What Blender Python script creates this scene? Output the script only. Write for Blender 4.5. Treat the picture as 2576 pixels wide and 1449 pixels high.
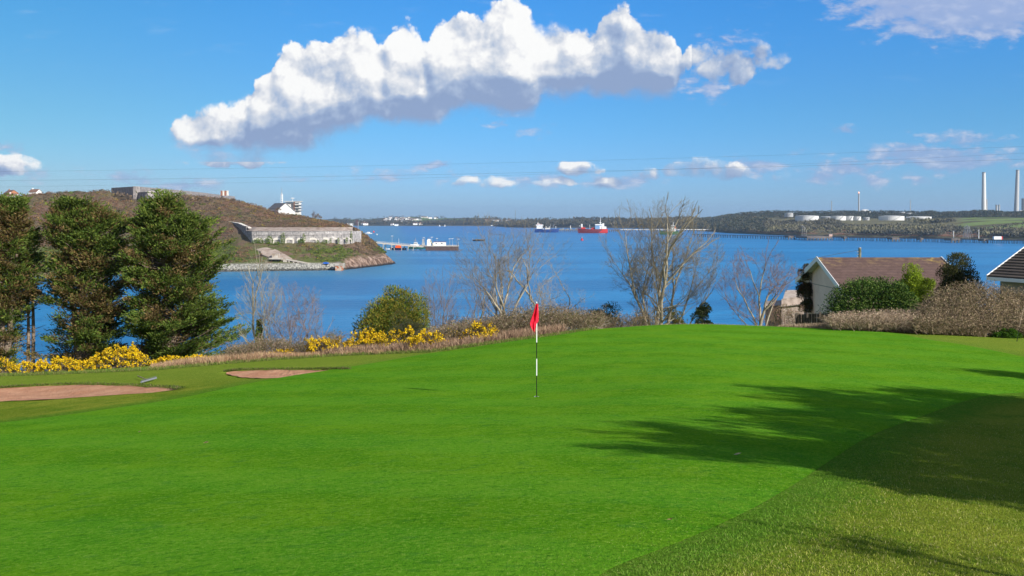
import bpy, math, random
import numpy as np
from mathutils import Vector, Matrix, noise as mn

for o in list(bpy.data.objects): bpy.data.objects.remove(o)
S = bpy.context.scene
col = S.collection
R = math.radians
F, CX, HY, CZ = 2400.0, 1288.0, 550.0, 35.0     # sight model: focal in px of a 2576 px wide frame, eye 35 m above the sea

# ---------------------------------------------------------------- camera
cd = bpy.data.cameras.new('camera'); cam = bpy.data.objects.new('camera', cd); col.objects.link(cam)
cd.sensor_width = 36; cd.lens = 36*F/2576; cd.shift_y = -(724.5-HY)/2576
cd.clip_start = 0.1; cd.clip_end = 40000
cam.location = (0, 0, CZ); cam.rotation_euler = (R(90), 0, 0)
S.camera = cam
S.render.resolution_x, S.render.resolution_y = 1024, 576

# ---------------------------------------------------------------- light
SUN = Vector((0.745, -0.667, 0)); SUN.normalize(); ELEV = R(28)
sun_dir = Vector((SUN.x*math.cos(ELEV), SUN.y*math.cos(ELEV), math.sin(ELEV)))
sl = bpy.data.lights.new('sun', 'SUN'); sl.energy = 4.9; sl.angle = R(0.5); sl.color = (1, .95, .86)
so = bpy.data.objects.new('sun', sl); col.objects.link(so); so.location = (60, -60, 90)
so.rotation_euler = sun_dir.to_track_quat('Z', 'Y').to_euler()
S.view_settings.view_transform = 'Standard'; S.view_settings.look = 'None'
S.view_settings.exposure = 0.55; S.view_settings.gamma = 1

# ---------------------------------------------------------------- node helpers
class NG:
    """tiny wrapper to write node graphs as expressions"""
    def __init__(s, tree): s.t = tree
    def n(s, typ, **kw):
        nd = s.t.nodes.new(typ)
        for k, v in kw.items(): setattr(nd, k, v)
        return nd
    def put(s, sock, v):
        if isinstance(v, bpy.types.NodeSocket): s.t.links.new(v, sock)
        elif isinstance(v, (tuple, list)) and len(v) == 3 and sock.type == 'RGBA': sock.default_value = (*v, 1)
        else: sock.default_value = v
    def m(s, op, *a, clamp=False):
        nd = s.n('ShaderNodeMath', operation=op, use_clamp=clamp)
        for i, v in enumerate(a): s.put(nd.inputs[i], v)
        return nd.outputs[0]
    def v(s, op, *a):
        nd = s.n('ShaderNodeVectorMath', operation=op)
        for i, x in enumerate(a):
            if op == 'SCALE' and i == 1: s.put(nd.inputs['Scale'], x)
            else: s.put(nd.inputs[i], x)
        return nd.outputs['Value'] if op in ('LENGTH', 'DOT_PRODUCT', 'DISTANCE') else nd.outputs['Vector']
    def mix(s, f, a, b, blend='MIX'):
        nd = s.n('ShaderNodeMix', data_type='RGBA', blend_type=blend)
        s.put(nd.inputs[0], f); s.put(nd.inputs[6], a); s.put(nd.inputs[7], b)
        return nd.outputs[2]
    def rng(s, x, a, b, c=0., d=1., smooth=True):
        nd = s.n('ShaderNodeMapRange', interpolation_type='SMOOTHSTEP' if smooth else 'LINEAR')
        for i, q in enumerate((x, a, b, c, d)): s.put(nd.inputs[i], q)
        return nd.outputs[0]
    def noise(s, vec, scale, detail=3, rough=.55, dist=0., color=False, dim='3D'):
        nd = s.n('ShaderNodeTexNoise', noise_dimensions=dim)
        s.put(nd.inputs['Vector'], vec); s.put(nd.inputs['Scale'], scale)
        nd.inputs['Detail'].default_value = detail; nd.inputs['Roughness'].default_value = rough
        nd.inputs['Distortion'].default_value = dist
        return nd.outputs['Color' if color else 'Fac']
    def comb(s, x, y, z=0.):
        nd = s.n('ShaderNodeCombineXYZ')
        for i, q in enumerate((x, y, z)): s.put(nd.inputs[i], q)
        return nd.outputs[0]
    def sep(s, v):
        nd = s.n('ShaderNodeSeparateXYZ'); s.put(nd.inputs[0], v); return nd.outputs
    def curve(s, x, pts):
        """piecewise curve of (x, y) points, inputs 0..1, outputs 0..1"""
        nd = s.n('ShaderNodeFloatCurve'); c = nd.mapping.curves[0]
        while len(c.points) > 2: c.points.remove(c.points[1])
        c.points[0].location = pts[0]; c.points[1].location = pts[-1]
        for p in pts[1:-1]: c.points.new(*p)
        for p in c.points: p.handle_type = 'AUTO_CLAMPED'
        nd.mapping.update(); s.put(nd.inputs['Value'], x)
        return nd.outputs[0]

# ---------------------------------------------------------------- sky with its clouds
W = bpy.data.worlds.new('World'); S.world = W; W.use_nodes = True
W.cycles.sampling_method = 'MANUAL'; W.cycles.sample_map_resolution = 256
wt = W.node_tree; wt.nodes.clear(); g = NG(wt)
SKYROT = math.atan2(SUN.x, SUN.y)
sky = g.n('ShaderNodeTexSky', sky_type='NISHITA', sun_disc=False, sun_elevation=ELEV, sun_rotation=SKYROT,
          altitude=0, air_density=1.0, dust_density=0.3, ozone_density=3.0)
geo = g.n('ShaderNodeTexCoord').outputs['Generated']
dx, dy, dz = g.sep(geo)
front = g.rng(dy, .12, .3)
dys = g.m('MAXIMUM', dy, .1)
U = g.m('DIVIDE', dx, dys); V = g.m('DIVIDE', dz, dys)     # direction as tangent-plane coordinates about +Y
# 1 unit = 1000 sight px, U measured from the left limit -> u, v (v up)
u = g.m('MULTIPLY_ADD', U, 2.4, 1.288); v = g.m('MULTIPLY', V, 2.4)
uv = g.comb(u, v)
def px(x, y): return (x/1000, (HY-y)/1000)

topc = [(380,345),(426,320),(457,303),(508,290),(571,254),(622,247),(645,198),(668,189),(703,151),(741,124),(792,127),(829,104),(892,93),(937,98),(968,125),
        (984,96),(1025,77),(1059,90),(1072,112),(1093,76),(1145,50),(1208,38),(1264,25),(1290,10),(1327,26),(1350,63),(1397,82),(1460,70),
        (1490,82),(1517,38),(1580,30),(1608,57),(1681,76),(1718,118),(1730,215),(1760,260)]
botc = [(380,338),(426,340),(457,366),(501,378),(600,386),(722,392),(779,372),(861,347),(955,321),(1081,325),(1145,296),(1208,281),(1271,290),(1321,296),
        (1372,265),(1460,252),(1523,252),(1649,254),(1693,246),(1712,212),(1730,205),(1760,200)]
def cv(pts): return [((x-380)/1380, (HY-y)/600) for x, y in pts]

grp = bpy.data.node_groups.new('cumulus_height', 'ShaderNodeTree')
grp.interface.new_socket('P', in_out='INPUT', socket_type='NodeSocketVector')
for nm in ('H', 'T'): grp.interface.new_socket(nm, in_out='OUTPUT', socket_type='NodeSocketFloat')
q = NG(grp); gi = q.n('NodeGroupInput'); go = q.n('NodeGroupOutput')
P0 = gi.outputs[0]
w1 = q.v('SUBTRACT', q.noise(P0, 9, 5, .62, color=True), (.5, .5, .5))
Pw = q.v('ADD', P0, q.v('SCALE', w1, .055))
x, y, _ = q.sep(Pw)
xn = q.m('DIVIDE', q.m('SUBTRACT', x, .380), 1.38, clamp=True)
top = q.m('MULTIPLY', q.curve(xn, cv(topc)), .6); bot = q.m('MULTIPLY', q.curve(xn, cv(botc)), .6)
dt = q.m('SUBTRACT', top, y); db = q.m('SUBTRACT', y, bot)
dtop = q.m('MINIMUM', dt, q.m('MULTIPLY', db, 1.6))
ends = q.m('MULTIPLY', q.m('MINIMUM', q.m('SUBTRACT', x, .432), q.m('SUBTRACT', 1.728, x)), 2.5)
d0 = q.m('MINIMUM', dtop, ends)
# two smaller clouds and low ragged ones as ellipse lumps: (cx, cy, rx, ry, size)
lumps = [(1752,150,42,38),(1790,176,62,34),(1850,174,44,34),(1908,128,22,34),(1932,156,46,20),
         (560,402,100,16),(660,396,80,14),(1780,425,84,27),(1686,434,22,12),(1614,441,44,15),(1462,424,52,14),(1965,444,30,11),(1248,463,36,11),
         (25,415,70,28),(1400,463,34,8),(1170,456,26,8),(1530,460,26,9)]
acc = None
for (cx, cy, rx, ry) in lumps:
    c = px(cx, cy)
    dv = q.v('MULTIPLY', q.v('SUBTRACT', Pw, (c[0], c[1], 0)), (1000/rx, 1000/ry, 0))
    e = q.m('MULTIPLY', q.m('SUBTRACT', 1., q.v('LENGTH', dv)), min(rx, ry)/1000*1.0)
    e = q.m('MINIMUM', e, q.m('MULTIPLY', e, 4. if cy > 240 else 2.))
    if cy > 410: e = q.m('ADD', e, q.m('MULTIPLY', q.m('GREATER_THAN', e, -.05), .009))
    acc = e if acc is None else q.m('MAXIMUM', acc, e)
d1 = q.m('SMOOTH_MAX', d0, acc, .01)
vo = q.n('ShaderNodeTexVoronoi', voronoi_dimensions='2D', feature='F1', normalize=True)
q.put(vo.inputs['Vector'], Pw); vo.inputs['Scale'].default_value = 17
vo.inputs['Detail'].default_value = 3; vo.inputs['Roughness'].default_value = .5; vo.inputs['Lacunarity'].default_value = 2.3
bil = q.m('SUBTRACT', .45, vo.outputs['Distance'])
nz = q.m('SUBTRACT', q.noise(P0, 32, 6, .62), .5)
h = q.m('ADD', q.m('MULTIPLY_ADD', bil, .072, d1), q.m('MULTIPLY', nz, .034))
# big rounded interior masses
vb = q.n('ShaderNodeTexVoronoi', voronoi_dimensions='2D', feature='SMOOTH_F1')
q.put(vb.inputs['Vector'], Pw); vb.inputs['Scale'].default_value = 8.5; vb.inputs['Smoothness'].default_value = .4
dome = q.m('MULTIPLY', q.m('SUBTRACT', .5, vb.outputs['Distance']), .05)
h2 = q.m('ADD', h, dome)
q.put(go.inputs[0], h2)
# position between base (0) and top (1)
tt = q.m('DIVIDE', db, q.m('MAXIMUM', q.m('ADD', db, dt), .03))
q.put(go.inputs[1], tt)

def ev(P):
    nd = g.n('ShaderNodeGroup'); nd.node_tree = grp; g.put(nd.inputs[0], P); return nd.outputs[0], nd.outputs[1]
h0, t0 = ev(uv)
hA, _ = ev(g.v('ADD', uv, (.012, .018, 0)))
rel = g.m('MULTIPLY', g.m('SUBTRACT', h0, hA), 13.)          # relief against the sun's side
soft = g.noise(g.v('ADD', uv, (3.1, .7, 0)), 6.5, 5, .6)
rel2 = g.m('MULTIPLY', g.m('SUBTRACT', g.noise(uv, 9, 4, .5), g.noise(g.v('ADD', uv, (.022, .034, 0)), 9, 4, .5)), 1.6)
inx = g.m('MULTIPLY', g.m('MULTIPLY', g.m('GREATER_THAN', u, .42), g.m('LESS_THAN', u, 1.74)), g.m('GREATER_THAN', v, .143))
tpos = g.m('MULTIPLY_ADD', inx, g.m('SUBTRACT', t0, .42), .42)
base = g.m('MULTIPLY_ADD', g.m('SUBTRACT', soft, .5), 1.15, g.rng(tpos, -.15, .88, .06, .80))
rightgrey = g.rng(u, 1.42, 1.56, 0., .30)
lit = g.m('SUBTRACT', g.m('ADD', g.m('ADD', base, rel), rel2), rightgrey)
litc = g.m('MAXIMUM', g.m('MINIMUM', g.m('MULTIPLY_ADD', lit, .86, .06), 1.), 0.)
ramp = g.n('ShaderNodeValToRGB'); cr = ramp.color_ramp
cr.elements[0].position = 0; cr.elements[0].color = (.285, .385, .60, 1)
cr.elements[1].position = 1; cr.elements[1].color = (1.0, 1.0, .99, 1)
e = cr.elements.new(.35); e.color = (.41, .51, .70, 1)
e = cr.elements.new(.65); e.color = (.65, .70, .79, 1)
e = cr.elements.new(.85); e.color = (.86, .87, .90, 1)
g.put(ramp.inputs[0], litc)
edgew = g.rng(tpos, .0, .6, .075, .013)
edgew = g.m('ADD', edgew, g.m('MULTIPLY', g.rng(g.noise(uv, 4, 3, .5), .45, .65), g.m('ADD', g.rng(u, .9, 1.55, .012, .04), g.rng(u, .62, .45, 0., .05))))
alpha = g.rng(h0, .003, g.m('ADD', edgew, .004))
# thin grey-violet shreds: noise thresholded inside wide soft areas
sh = [(2350,398,210,36,1.7),(2130,428,130,30,1.0),(2128,340,42,16,.9),(1905,418,80,26,1.1),(2065,445,65,24,1.1),(2190,460,50,22,1.),(2420,350,130,30,.8),(2560,400,60,35,.7),
      (2450,-10,370,120,2.2),(2210,70,110,30,.6),(1790,215,60,50,.8),(1740,200,60,60,.5),(1830,110,90,40,.5),(520,380,70,40,.6),(330,445,100,22,1.),(470,465,120,20,1.),(20,370,80,22,.6),(60,440,120,20,.6),
      (1090,412,60,14,1.1),(1340,330,60,25,.35),(1560,458,110,20,1.),(1360,458,120,22,.8),(1000,440,200,24,.55),(770,450,90,12,.4),(1270,300,70,18,.5),(2310,455,40,18,.7),(2030,380,50,12,.5)]
acc2 = None
wv = g.v('ADD', uv, g.v('SCALE', g.v('SUBTRACT', g.noise(uv, 7, 4, .6, color=True), (.5, .5, .5)), .07))
for (cx, cy, rx, ry, st) in sh:
    c = px(cx, cy)
    dv = g.v('MULTIPLY', g.v('SUBTRACT', wv, (c[0], c[1], 0)), (1000/rx, 1000/ry, 0))
    e = g.m('MULTIPLY', g.m('SUBTRACT', 1.15, g.v('LENGTH', dv)), st)
    acc2 = e if acc2 is None else g.m('MAXIMUM', acc2, e)
tex = g.noise(g.v('MULTIPLY', uv, (1, 2.2, 1)), 16, 6, .6)
sa = g.m('MULTIPLY', g.rng(g.m('ADD', acc2, g.m('MULTIPLY', g.m('SUBTRACT', tex, .5), 3.2)), .12, 1.05), .72)
cirrus = g.m('MULTIPLY', g.rng(g.noise(g.v('MULTIPLY', uv, (1.2, 6, 1)), 5, 6, .62), .56, .8), g.rng(v, .25, .5, 0., .16))
shc = g.mix(g.rng(tex, .45, .72), (.34, .43, .68), (.66, .68, .80))
shc = g.mix(g.m('MULTIPLY', g.rng(v, .42, .56), .6), shc, (.52, .56, .74))
# sky colour: physical sky, a little more saturated
hs = g.n('ShaderNodeHueSaturation'); hs.inputs['Saturation'].default_value = 1.0; hs.inputs['Value'].default_value = 1.0
g.put(hs.inputs['Color'], sky.outputs[0])
SKYS = .073
tint = g.mix(g.rng(v, -.02, .30), (.50, .80, 1.50), (.37, .83, 1.30))
tint = g.mix(g.rng(v, .25, .62), tint, (.29, .92, 1.50))
tint = g.mix(1., tint, g.mix(g.rng(u, 1.5, -.1), (1., 1., 1.), (1.05, .86, .70)), 'MULTIPLY')
tint = g.mix(front, (.80, .92, 1.10), tint)  # neutral tint outside the view, added to lift the ambient light
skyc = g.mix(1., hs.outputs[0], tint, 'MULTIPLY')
# broken white cloud added outside the view to raise the fill light
fill_cloud = g.m('MULTIPLY', g.m('MULTIPLY', g.rng(g.noise(geo, 2.3, 5, .6), .46, .60), g.m('SUBTRACT', 1., front)), g.rng(dz, -.02, .12, 0., .8))
skyc = g.mix(fill_cloud, skyc, g.v('SCALE', g.mix(0., (.80, .81, .84), (1, 1, 1)), 1/SKYS/(2**S.view_settings.exposure)))
scale_c = 1/SKYS/ (2**S.view_settings.exposure)
def cl(c): return g.v('SCALE', c, scale_c)
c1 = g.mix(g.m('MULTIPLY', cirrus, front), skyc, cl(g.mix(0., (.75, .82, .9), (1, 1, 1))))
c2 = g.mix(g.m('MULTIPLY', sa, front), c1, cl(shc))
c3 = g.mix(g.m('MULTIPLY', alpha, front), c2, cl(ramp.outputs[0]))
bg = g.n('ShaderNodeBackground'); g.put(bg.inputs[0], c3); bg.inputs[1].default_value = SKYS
ow = g.n('ShaderNodeOutputWorld'); wt.links.new(bg.outputs[0], ow.inputs[0])

# ================================================================ mesh, tag and material helpers
rs = np.random.RandomState(7)
def tag(o, label=None, cat=None, group=None, kind=None):
    if label: o['label'] = label
    if cat: o['category'] = cat
    if group: o['group'] = group
    if kind: o['kind'] = kind
    return o
def empty(name, loc=(0, 0, 0), rz=0):
    o = bpy.data.objects.new(name, None); col.objects.link(o)
    o.location = loc; o.rotation_euler = (0, 0, rz); o.empty_display_size = .2
    return o
def mesh_np(name, V, Fs, mats, midx=None, colr=None, parent=None, smooth=False, uv=None):
    """one mesh object from numpy arrays; Fs: array (n,3|4) or list of such arrays"""
    if not isinstance(Fs, (list, tuple)): Fs = [Fs]
    Fs = [np.asarray(f, dtype=np.int32) for f in Fs if len(f)]
    V = np.asarray(V, dtype=np.float32)
    loops = np.concatenate([f.ravel() for f in Fs])
    tot = np.concatenate([np.full(len(f), f.shape[1], np.int32) for f in Fs])
    start = np.concatenate([[0], np.cumsum(tot)[:-1]]).astype(np.int32)
    me = bpy.data.meshes.new(name)
    me.vertices.add(len(V)); me.vertices.foreach_set('co', V.ravel())
    me.loops.add(len(loops)); me.loops.foreach_set('vertex_index', loops)
    me.polygons.add(len(tot)); me.polygons.foreach_set('loop_start', start)
    if not isinstance(mats, (list, tuple)): mats = [mats]
    for m in mats: me.materials.append(m)
    if midx is not None: me.polygons.foreach_set('material_index', np.asarray(midx, np.int32))
    if smooth: me.polygons.foreach_set('use_smooth', np.ones(len(tot), bool))
    if colr is not None:
        ca = me.color_attributes.new('Col', 'FLOAT_COLOR', 'POINT')
        c4 = np.ones((len(V), 4), np.float32); c4[:, :3] = colr
        ca.data.foreach_set('color', c4.ravel())
    me.update(calc_edges=True); me.validate()
    o = bpy.data.objects.new(name, me); col.objects.link(o)
    if parent: o.parent = parent
    return o
class MB:
    """collects shapes and links them as ONE mesh object"""
    def __init__(s): s.v = []; s.f = []; s.mi = []; s.cur = 0
    def mat(s, i): s.cur = i; return s
    def add(s, vs, fs):
        b = len(s.v); s.v += [tuple(p) for p in vs]
        for f in fs: s.f.append([b+i for i in f]); s.mi.append(s.cur)
        return s
    def box(s, x0, x1, y0, y1, z0, z1, M=None):
        vs = [(x0,y0,z0),(x1,y0,z0),(x1,y1,z0),(x0,y1,z0),(x0,y0,z1),(x1,y0,z1),(x1,y1,z1),(x0,y1,z1)]
        if M is not None: vs = [M @ Vector(p) for p in vs]
        return s.add(vs, [(0,3,2,1),(4,5,6,7),(0,1,5,4),(1,2,6,5),(2,3,7,6),(3,0,4,7)])
    def prism(s, poly, h0, h1, axis='z'):
        """extrude a 2-D polygon (list of pairs) along an axis"""
        n = len(poly)
        def P(a, b, h): return {'z': (a, b, h), 'y': (a, h, b), 'x': (h, a, b)}[axis]
        vs = [P(a, b, h0) for a, b in poly]+[P(a, b, h1) for a, b in poly]
        return s.add(vs, [tuple(range(n-1, -1, -1)), tuple(range(n, 2*n))]+[(i, (i+1) % n, n+(i+1) % n, n+i) for i in range(n)])
    def tube(s, pts, rad, n=8, cap=True):
        pts = [Vector(p) for p in pts]; rad = rad if isinstance(rad, (list, tuple)) else [rad]*len(pts)
        vs = []; fs = []
        for i, p in enumerate(pts):
            d = (pts[min(i+1, len(pts)-1)]-pts[max(i-1, 0)]).normalized()
            a = d.orthogonal().normalized() if abs(d.z) < .9 else Vector((1, 0, 0)).cross(d).normalized()
            if abs(d.z) < .9: a = Vector((0, 0, 1)).cross(d).normalized()
            b = d.cross(a)
            for k in range(n):
                t = 2*math.pi*k/n; vs.append(p+(a*math.cos(t)+b*math.sin(t))*rad[i])
        for i in range(len(pts)-1):
            for k in range(n): fs.append((i*n+k, i*n+(k+1) % n, (i+1)*n+(k+1) % n, (i+1)*n+k))
        if cap: fs += [tuple(range(n-1, -1, -1)), tuple(range((len(pts)-1)*n, len(pts)*n))]
        return s.add(vs, fs)
    def lathe(s, prof, c=(0, 0, 0), n=24):
        vs = []; fs = []
        for r, z in prof:
            for k in range(n):
                t = 2*math.pi*k/n; vs.append((c[0]+r*math.cos(t), c[1]+r*math.sin(t), c[2]+z))
        m = len(prof)
        for i in range(m-1):
            for k in range(n): fs.append((i*n+k, i*n+(k+1) % n, (i+1)*n+(k+1) % n, (i+1)*n+k))
        fs += [tuple(range(n-1, -1, -1)), tuple(range((m-1)*n, m*n))]
        return s.add(vs, fs)
    def build(s, name, mats, parent=None, smooth=False, bevel=0, loc=None):
        me = bpy.data.meshes.new(name); me.from_pydata(s.v, [], s.f)
        if not isinstance(mats, (list, tuple)): mats = [mats]
        for m in mats: me.materials.append(m)
        me.polygons.foreach_set('material_index', s.mi)
        if smooth: me.polygons.foreach_set('use_smooth', [True]*len(s.f))
        me.update(); o = bpy.data.objects.new(name, me); col.objects.link(o)
        if parent: o.parent = parent
        if loc: o.location = loc
        if bevel:
            b = o.modifiers.new('bevel', 'BEVEL'); b.width = bevel; b.segments = 2; b.limit_method = 'ANGLE'
        return o
def copy_tree(o, parent=None):
    c = o.copy(); col.objects.link(c); c.parent = parent
    for ch in [x for x in bpy.data.objects if x.parent == o]: copy_tree(ch, c)
    return c

def mat(name, build=None, color=(.5, .5, .5), rough=.8, metal=0., spec=.3, trans=0.):
    m = bpy.data.materials.new(name); m.use_nodes = True
    t = m.node_tree; b = t.nodes['Principled BSDF']; q = NG(t)
    b.inputs['Base Color'].default_value = (*color, 1); b.inputs['Roughness'].default_value = rough
    b.inputs['Metallic'].default_value = metal; b.inputs['Specular IOR Level'].default_value = spec
    if build: build(q, b)
    return m
def obj_co(q): return q.n('ShaderNodeTexCoord').outputs['Object']
def wpos(q): return q.n('ShaderNodeNewGeometry').outputs['Position']
def attr(q, nm='Col'):
    a = q.n('ShaderNodeAttribute', attribute_name=nm); return a.outputs['Color']
def attf(q, nm):
    a = q.n('ShaderNodeAttribute', attribute_name=nm); return a.outputs['Fac']
def bump(q, b, h, strength=.5, dist=.05):
    n = q.n('ShaderNodeBump'); n.inputs['Strength'].default_value = strength; n.inputs['Distance'].default_value = dist
    q.put(n.inputs['Height'], h); q.t.links.new(n.outputs[0], b.inputs['Normal'])
def speck(name, c1, c2, scale=3., detail=4, rough=.85, c3=None, scale3=.4, bmp=0., bdist=.05, spec=.25, lo=.35, hi=.65):
    """two-tone noise material, with an optional third tone in wide patches"""
    def f(q, b):
        p = wpos(q); n = q.noise(p, scale, detail, .6)
        c = q.mix(q.rng(n, lo, hi), c1, c2)
        if c3: c = q.mix(q.rng(q.noise(p, scale3, 3, .6), .48, .68), c, c3)
        q.put(b.inputs['Base Color'], c)
        if bmp: bump(q, b, n, bmp, bdist)
    return mat(name, f, rough=rough, spec=spec)
def leafmat(name, rough=.8, spec=.06, trans=.25):
    """leaf colour comes from the mesh; a share of the light passes through"""
    m = bpy.data.materials.new(name); m.use_nodes = True
    t = m.node_tree; q = NG(t); b = t.nodes['Principled BSDF']
    c = attr(q); q.put(b.inputs['Base Color'], c)
    b.inputs['Roughness'].default_value = rough; b.inputs['Specular IOR Level'].default_value = spec
    if trans:
        tr = q.n('ShaderNodeBsdfTranslucent'); q.put(tr.inputs[0], c)
        mx = q.n('ShaderNodeMixShader'); mx.inputs[0].default_value = trans
        t.links.new(b.outputs[0], mx.inputs[1]); t.links.new(tr.outputs[0], mx.inputs[2])
        t.links.new(mx.outputs[0], t.nodes['Material Output'].inputs[0])
    return m
M = {}
M['leaf'] = leafmat('leaf'); M['needle'] = leafmat('needle', trans=.12); M['petal'] = leafmat('petal', trans=.2)
M['straw'] = leafmat('straw', trans=.1, rough=.7)
M['white'] = mat('white_paint', color=(.78, .78, .77), rough=.5)
M['offwhite'] = speck('weathered_white', (.66, .65, .62), (.55, .54, .51), 1.5)
M['black'] = mat('black_paint', color=(.012, .012, .012), rough=.4)
M['red'] = mat('red_paint', color=(.50, .022, .015), rough=.5)
M['darkred'] = mat('dark_red_paint', color=(.16, .018, .022), rough=.5)
M['orange'] = mat('orange_paint', color=(.75, .10, .01), rough=.5)
M['navy'] = mat('blue_paint', color=(.010, .04, .17), rough=.45)
M['green_paint'] = mat('green_paint', color=(.01, .13, .04), rough=.5)
M['steel'] = mat('steel', color=(.42, .43, .43), rough=.45, metal=.5)
M['grey'] = speck('grey_metal', (.33, .33, .33), (.26, .26, .27), .8)
M['dark'] = mat('opening_shade', color=(.012, .012, .014), rough=.9)  # near-black colour painted in for the shade inside openings
M['glass'] = mat('window_glass', color=(.03, .05, .07), rough=.12, spec=.6)

def X(px_, Y): return (px_-CX)/F*Y
def Z(py_, Y): return CZ-(py_-HY)/F*Y
def at(px_, py_, Y): return Vector((X(px_, Y), Y, Z(py_, Y)))
def seaY(py_): return CZ*F/(py_-HY)

def tubes_np(segs, n=4):
    """segments (k, 8): x0 y0 z0 x1 y1 z1 r0 r1 -> vertices, quads"""
    A = np.asarray(segs, float); p0 = A[:, :3]; p1 = A[:, 3:6]; r0 = A[:, 6]; r1 = A[:, 7]
    d = p1-p0; d /= np.linalg.norm(d, axis=1, keepdims=True)+1e-9
    up = np.where(np.abs(d[:, 2:3]) < .9, [[0, 0, 1.]], [[1., 0, 0]])
    a = np.cross(up, d); a /= np.linalg.norm(a, axis=1, keepdims=True)+1e-9; b = np.cross(d, a)
    V = np.zeros((len(A), 2*n, 3))
    for k in range(n):
        t = 2*math.pi*k/n; o = a*math.cos(t)+b*math.sin(t)
        V[:, k] = p0+o*r0[:, None]; V[:, n+k] = p1+o*r1[:, None]
    base = (np.arange(len(A))*2*n)[:, None]
    Q = np.concatenate([base+np.array([[k, (k+1) % n, n+(k+1) % n, n+k]]) for k in range(n)], 0)
    return V.reshape(-1, 3), Q
def leaves_np(C, D, L, Wd, colr, rs_=rs, bend=0., cone=.7):
    """thin 4-corner leaves: centre C (n,3), direction D, length L, width Wd, colour (n,3)"""
    n = len(C); D = D+rs_.normal(size=(n, 3))*cone; D /= np.linalg.norm(D, axis=1, keepdims=True)+1e-9
    r = rs_.normal(size=(n, 3)); s = np.cross(D, r); s /= np.linalg.norm(s, axis=1, keepdims=True)+1e-9
    L = np.broadcast_to(L, n)[:, None]; Wd = np.broadcast_to(Wd, n)[:, None]
    V = np.zeros((n, 4, 3)); V[:, 0] = C; V[:, 1] = C+D*L*.5+s*Wd*.5; V[:, 2] = C+D*L; V[:, 3] = C+D*L*.5-s*Wd*.5
    Q = (np.arange(n)*4)[:, None]+np.array([[0, 1, 2, 3]])
    return V.reshape(-1, 3), Q, np.repeat(colr, 4, axis=0)
def merge(parts):
    V = []; Q = []; Cc = []; b = 0
    for v_, q_, c_ in parts:
        V.append(v_); Q.append(q_+b); Cc.append(c_); b += len(v_)
    return np.concatenate(V), np.concatenate(Q), np.concatenate(Cc)
def pick(cols, n, rs_=rs, jit=.18, w=None):
    """random choice among colours with some brightness jitter"""
    cols = np.array(cols); c = cols[rs_.choice(len(cols), n, p=w)]
    return c*(1+rs_.uniform(-jit, jit, (n, 1)))
def in_poly(px_, py_, poly):
    inside = np.zeros(np.shape(px_), bool); n = len(poly)
    for i in range(n):
        x0, y0 = poly[i]; x1, y1 = poly[(i+1) % n]
        if y0 == y1: continue
        c = ((y0 > py_) != (y1 > py_)) & (px_ < (x1-x0)*(py_-y0)/(y1-y0)+x0)
        inside ^= c
    return inside
def poly_near(px_, py_, poly):
    """distance to the polygon outline and nearest point on it"""
    best = np.full(np.shape(px_), 1e9); bx = np.array(px_, float); by = np.array(py_, float); n = len(poly)
    for i in range(n):
        x0, y0 = poly[i]; x1, y1 = poly[(i+1) % n]; dx_, dy_ = x1-x0, y1-y0; L = dx_*dx_+dy_*dy_
        if L < 1e-12: continue
        t = np.clip(((px_-x0)*dx_+(py_-y0)*dy_)/L, 0, 1); qx = x0+t*dx_; qy = y0+t*dy_
        d = np.hypot(px_-qx, py_-qy); k = d < best
        best = np.where(k, d, best); bx = np.where(k, qx, bx); by = np.where(k, qy, by)
    return best, bx, by
def smooth_poly(pts, it=3):
    for _ in range(it):
        q = []
        for i in range(len(pts)):
            a, b = pts[i], pts[(i+1) % len(pts)]
            q += [(.75*a[0]+.25*b[0], .75*a[1]+.25*b[1]), (.25*a[0]+.75*b[0], .25*a[1]+.75*b[1])]
        pts = q
    return pts
def vnoise(x, y, s, seed=0):
    """cheap smooth value noise in -1..1 (numpy)"""
    x = np.asarray(x)/s+seed*17.13; y = np.asarray(y)/s+seed*9.71
    xi = np.floor(x).astype(np.int64); yi = np.floor(y).astype(np.int64); fx = x-xi; fy = y-yi
    fx = fx*fx*(3-2*fx); fy = fy*fy*(3-2*fy)
    def h(a, b):
        k = (a*374761393+b*668265263+seed*144665) & 0x7fffffff; k = ((k ^ (k >> 13))*1274126177) & 0x7fffffff
        return ((k ^ (k >> 16)) & 0xffff)/32767.5-1
    return (h(xi, yi)*(1-fx)+h(xi+1, yi)*fx)*(1-fy)+(h(xi, yi+1)*(1-fx)+h(xi+1, yi+1)*fx)*fy
def fbm(x, y, s, oct_=4, seed=0):
    t = 0; a = 1.; n = 0
    for i in range(oct_): t = t+a*vnoise(x, y, s/2**i, seed+i); n += a; a *= .5
    return t/n

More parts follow.
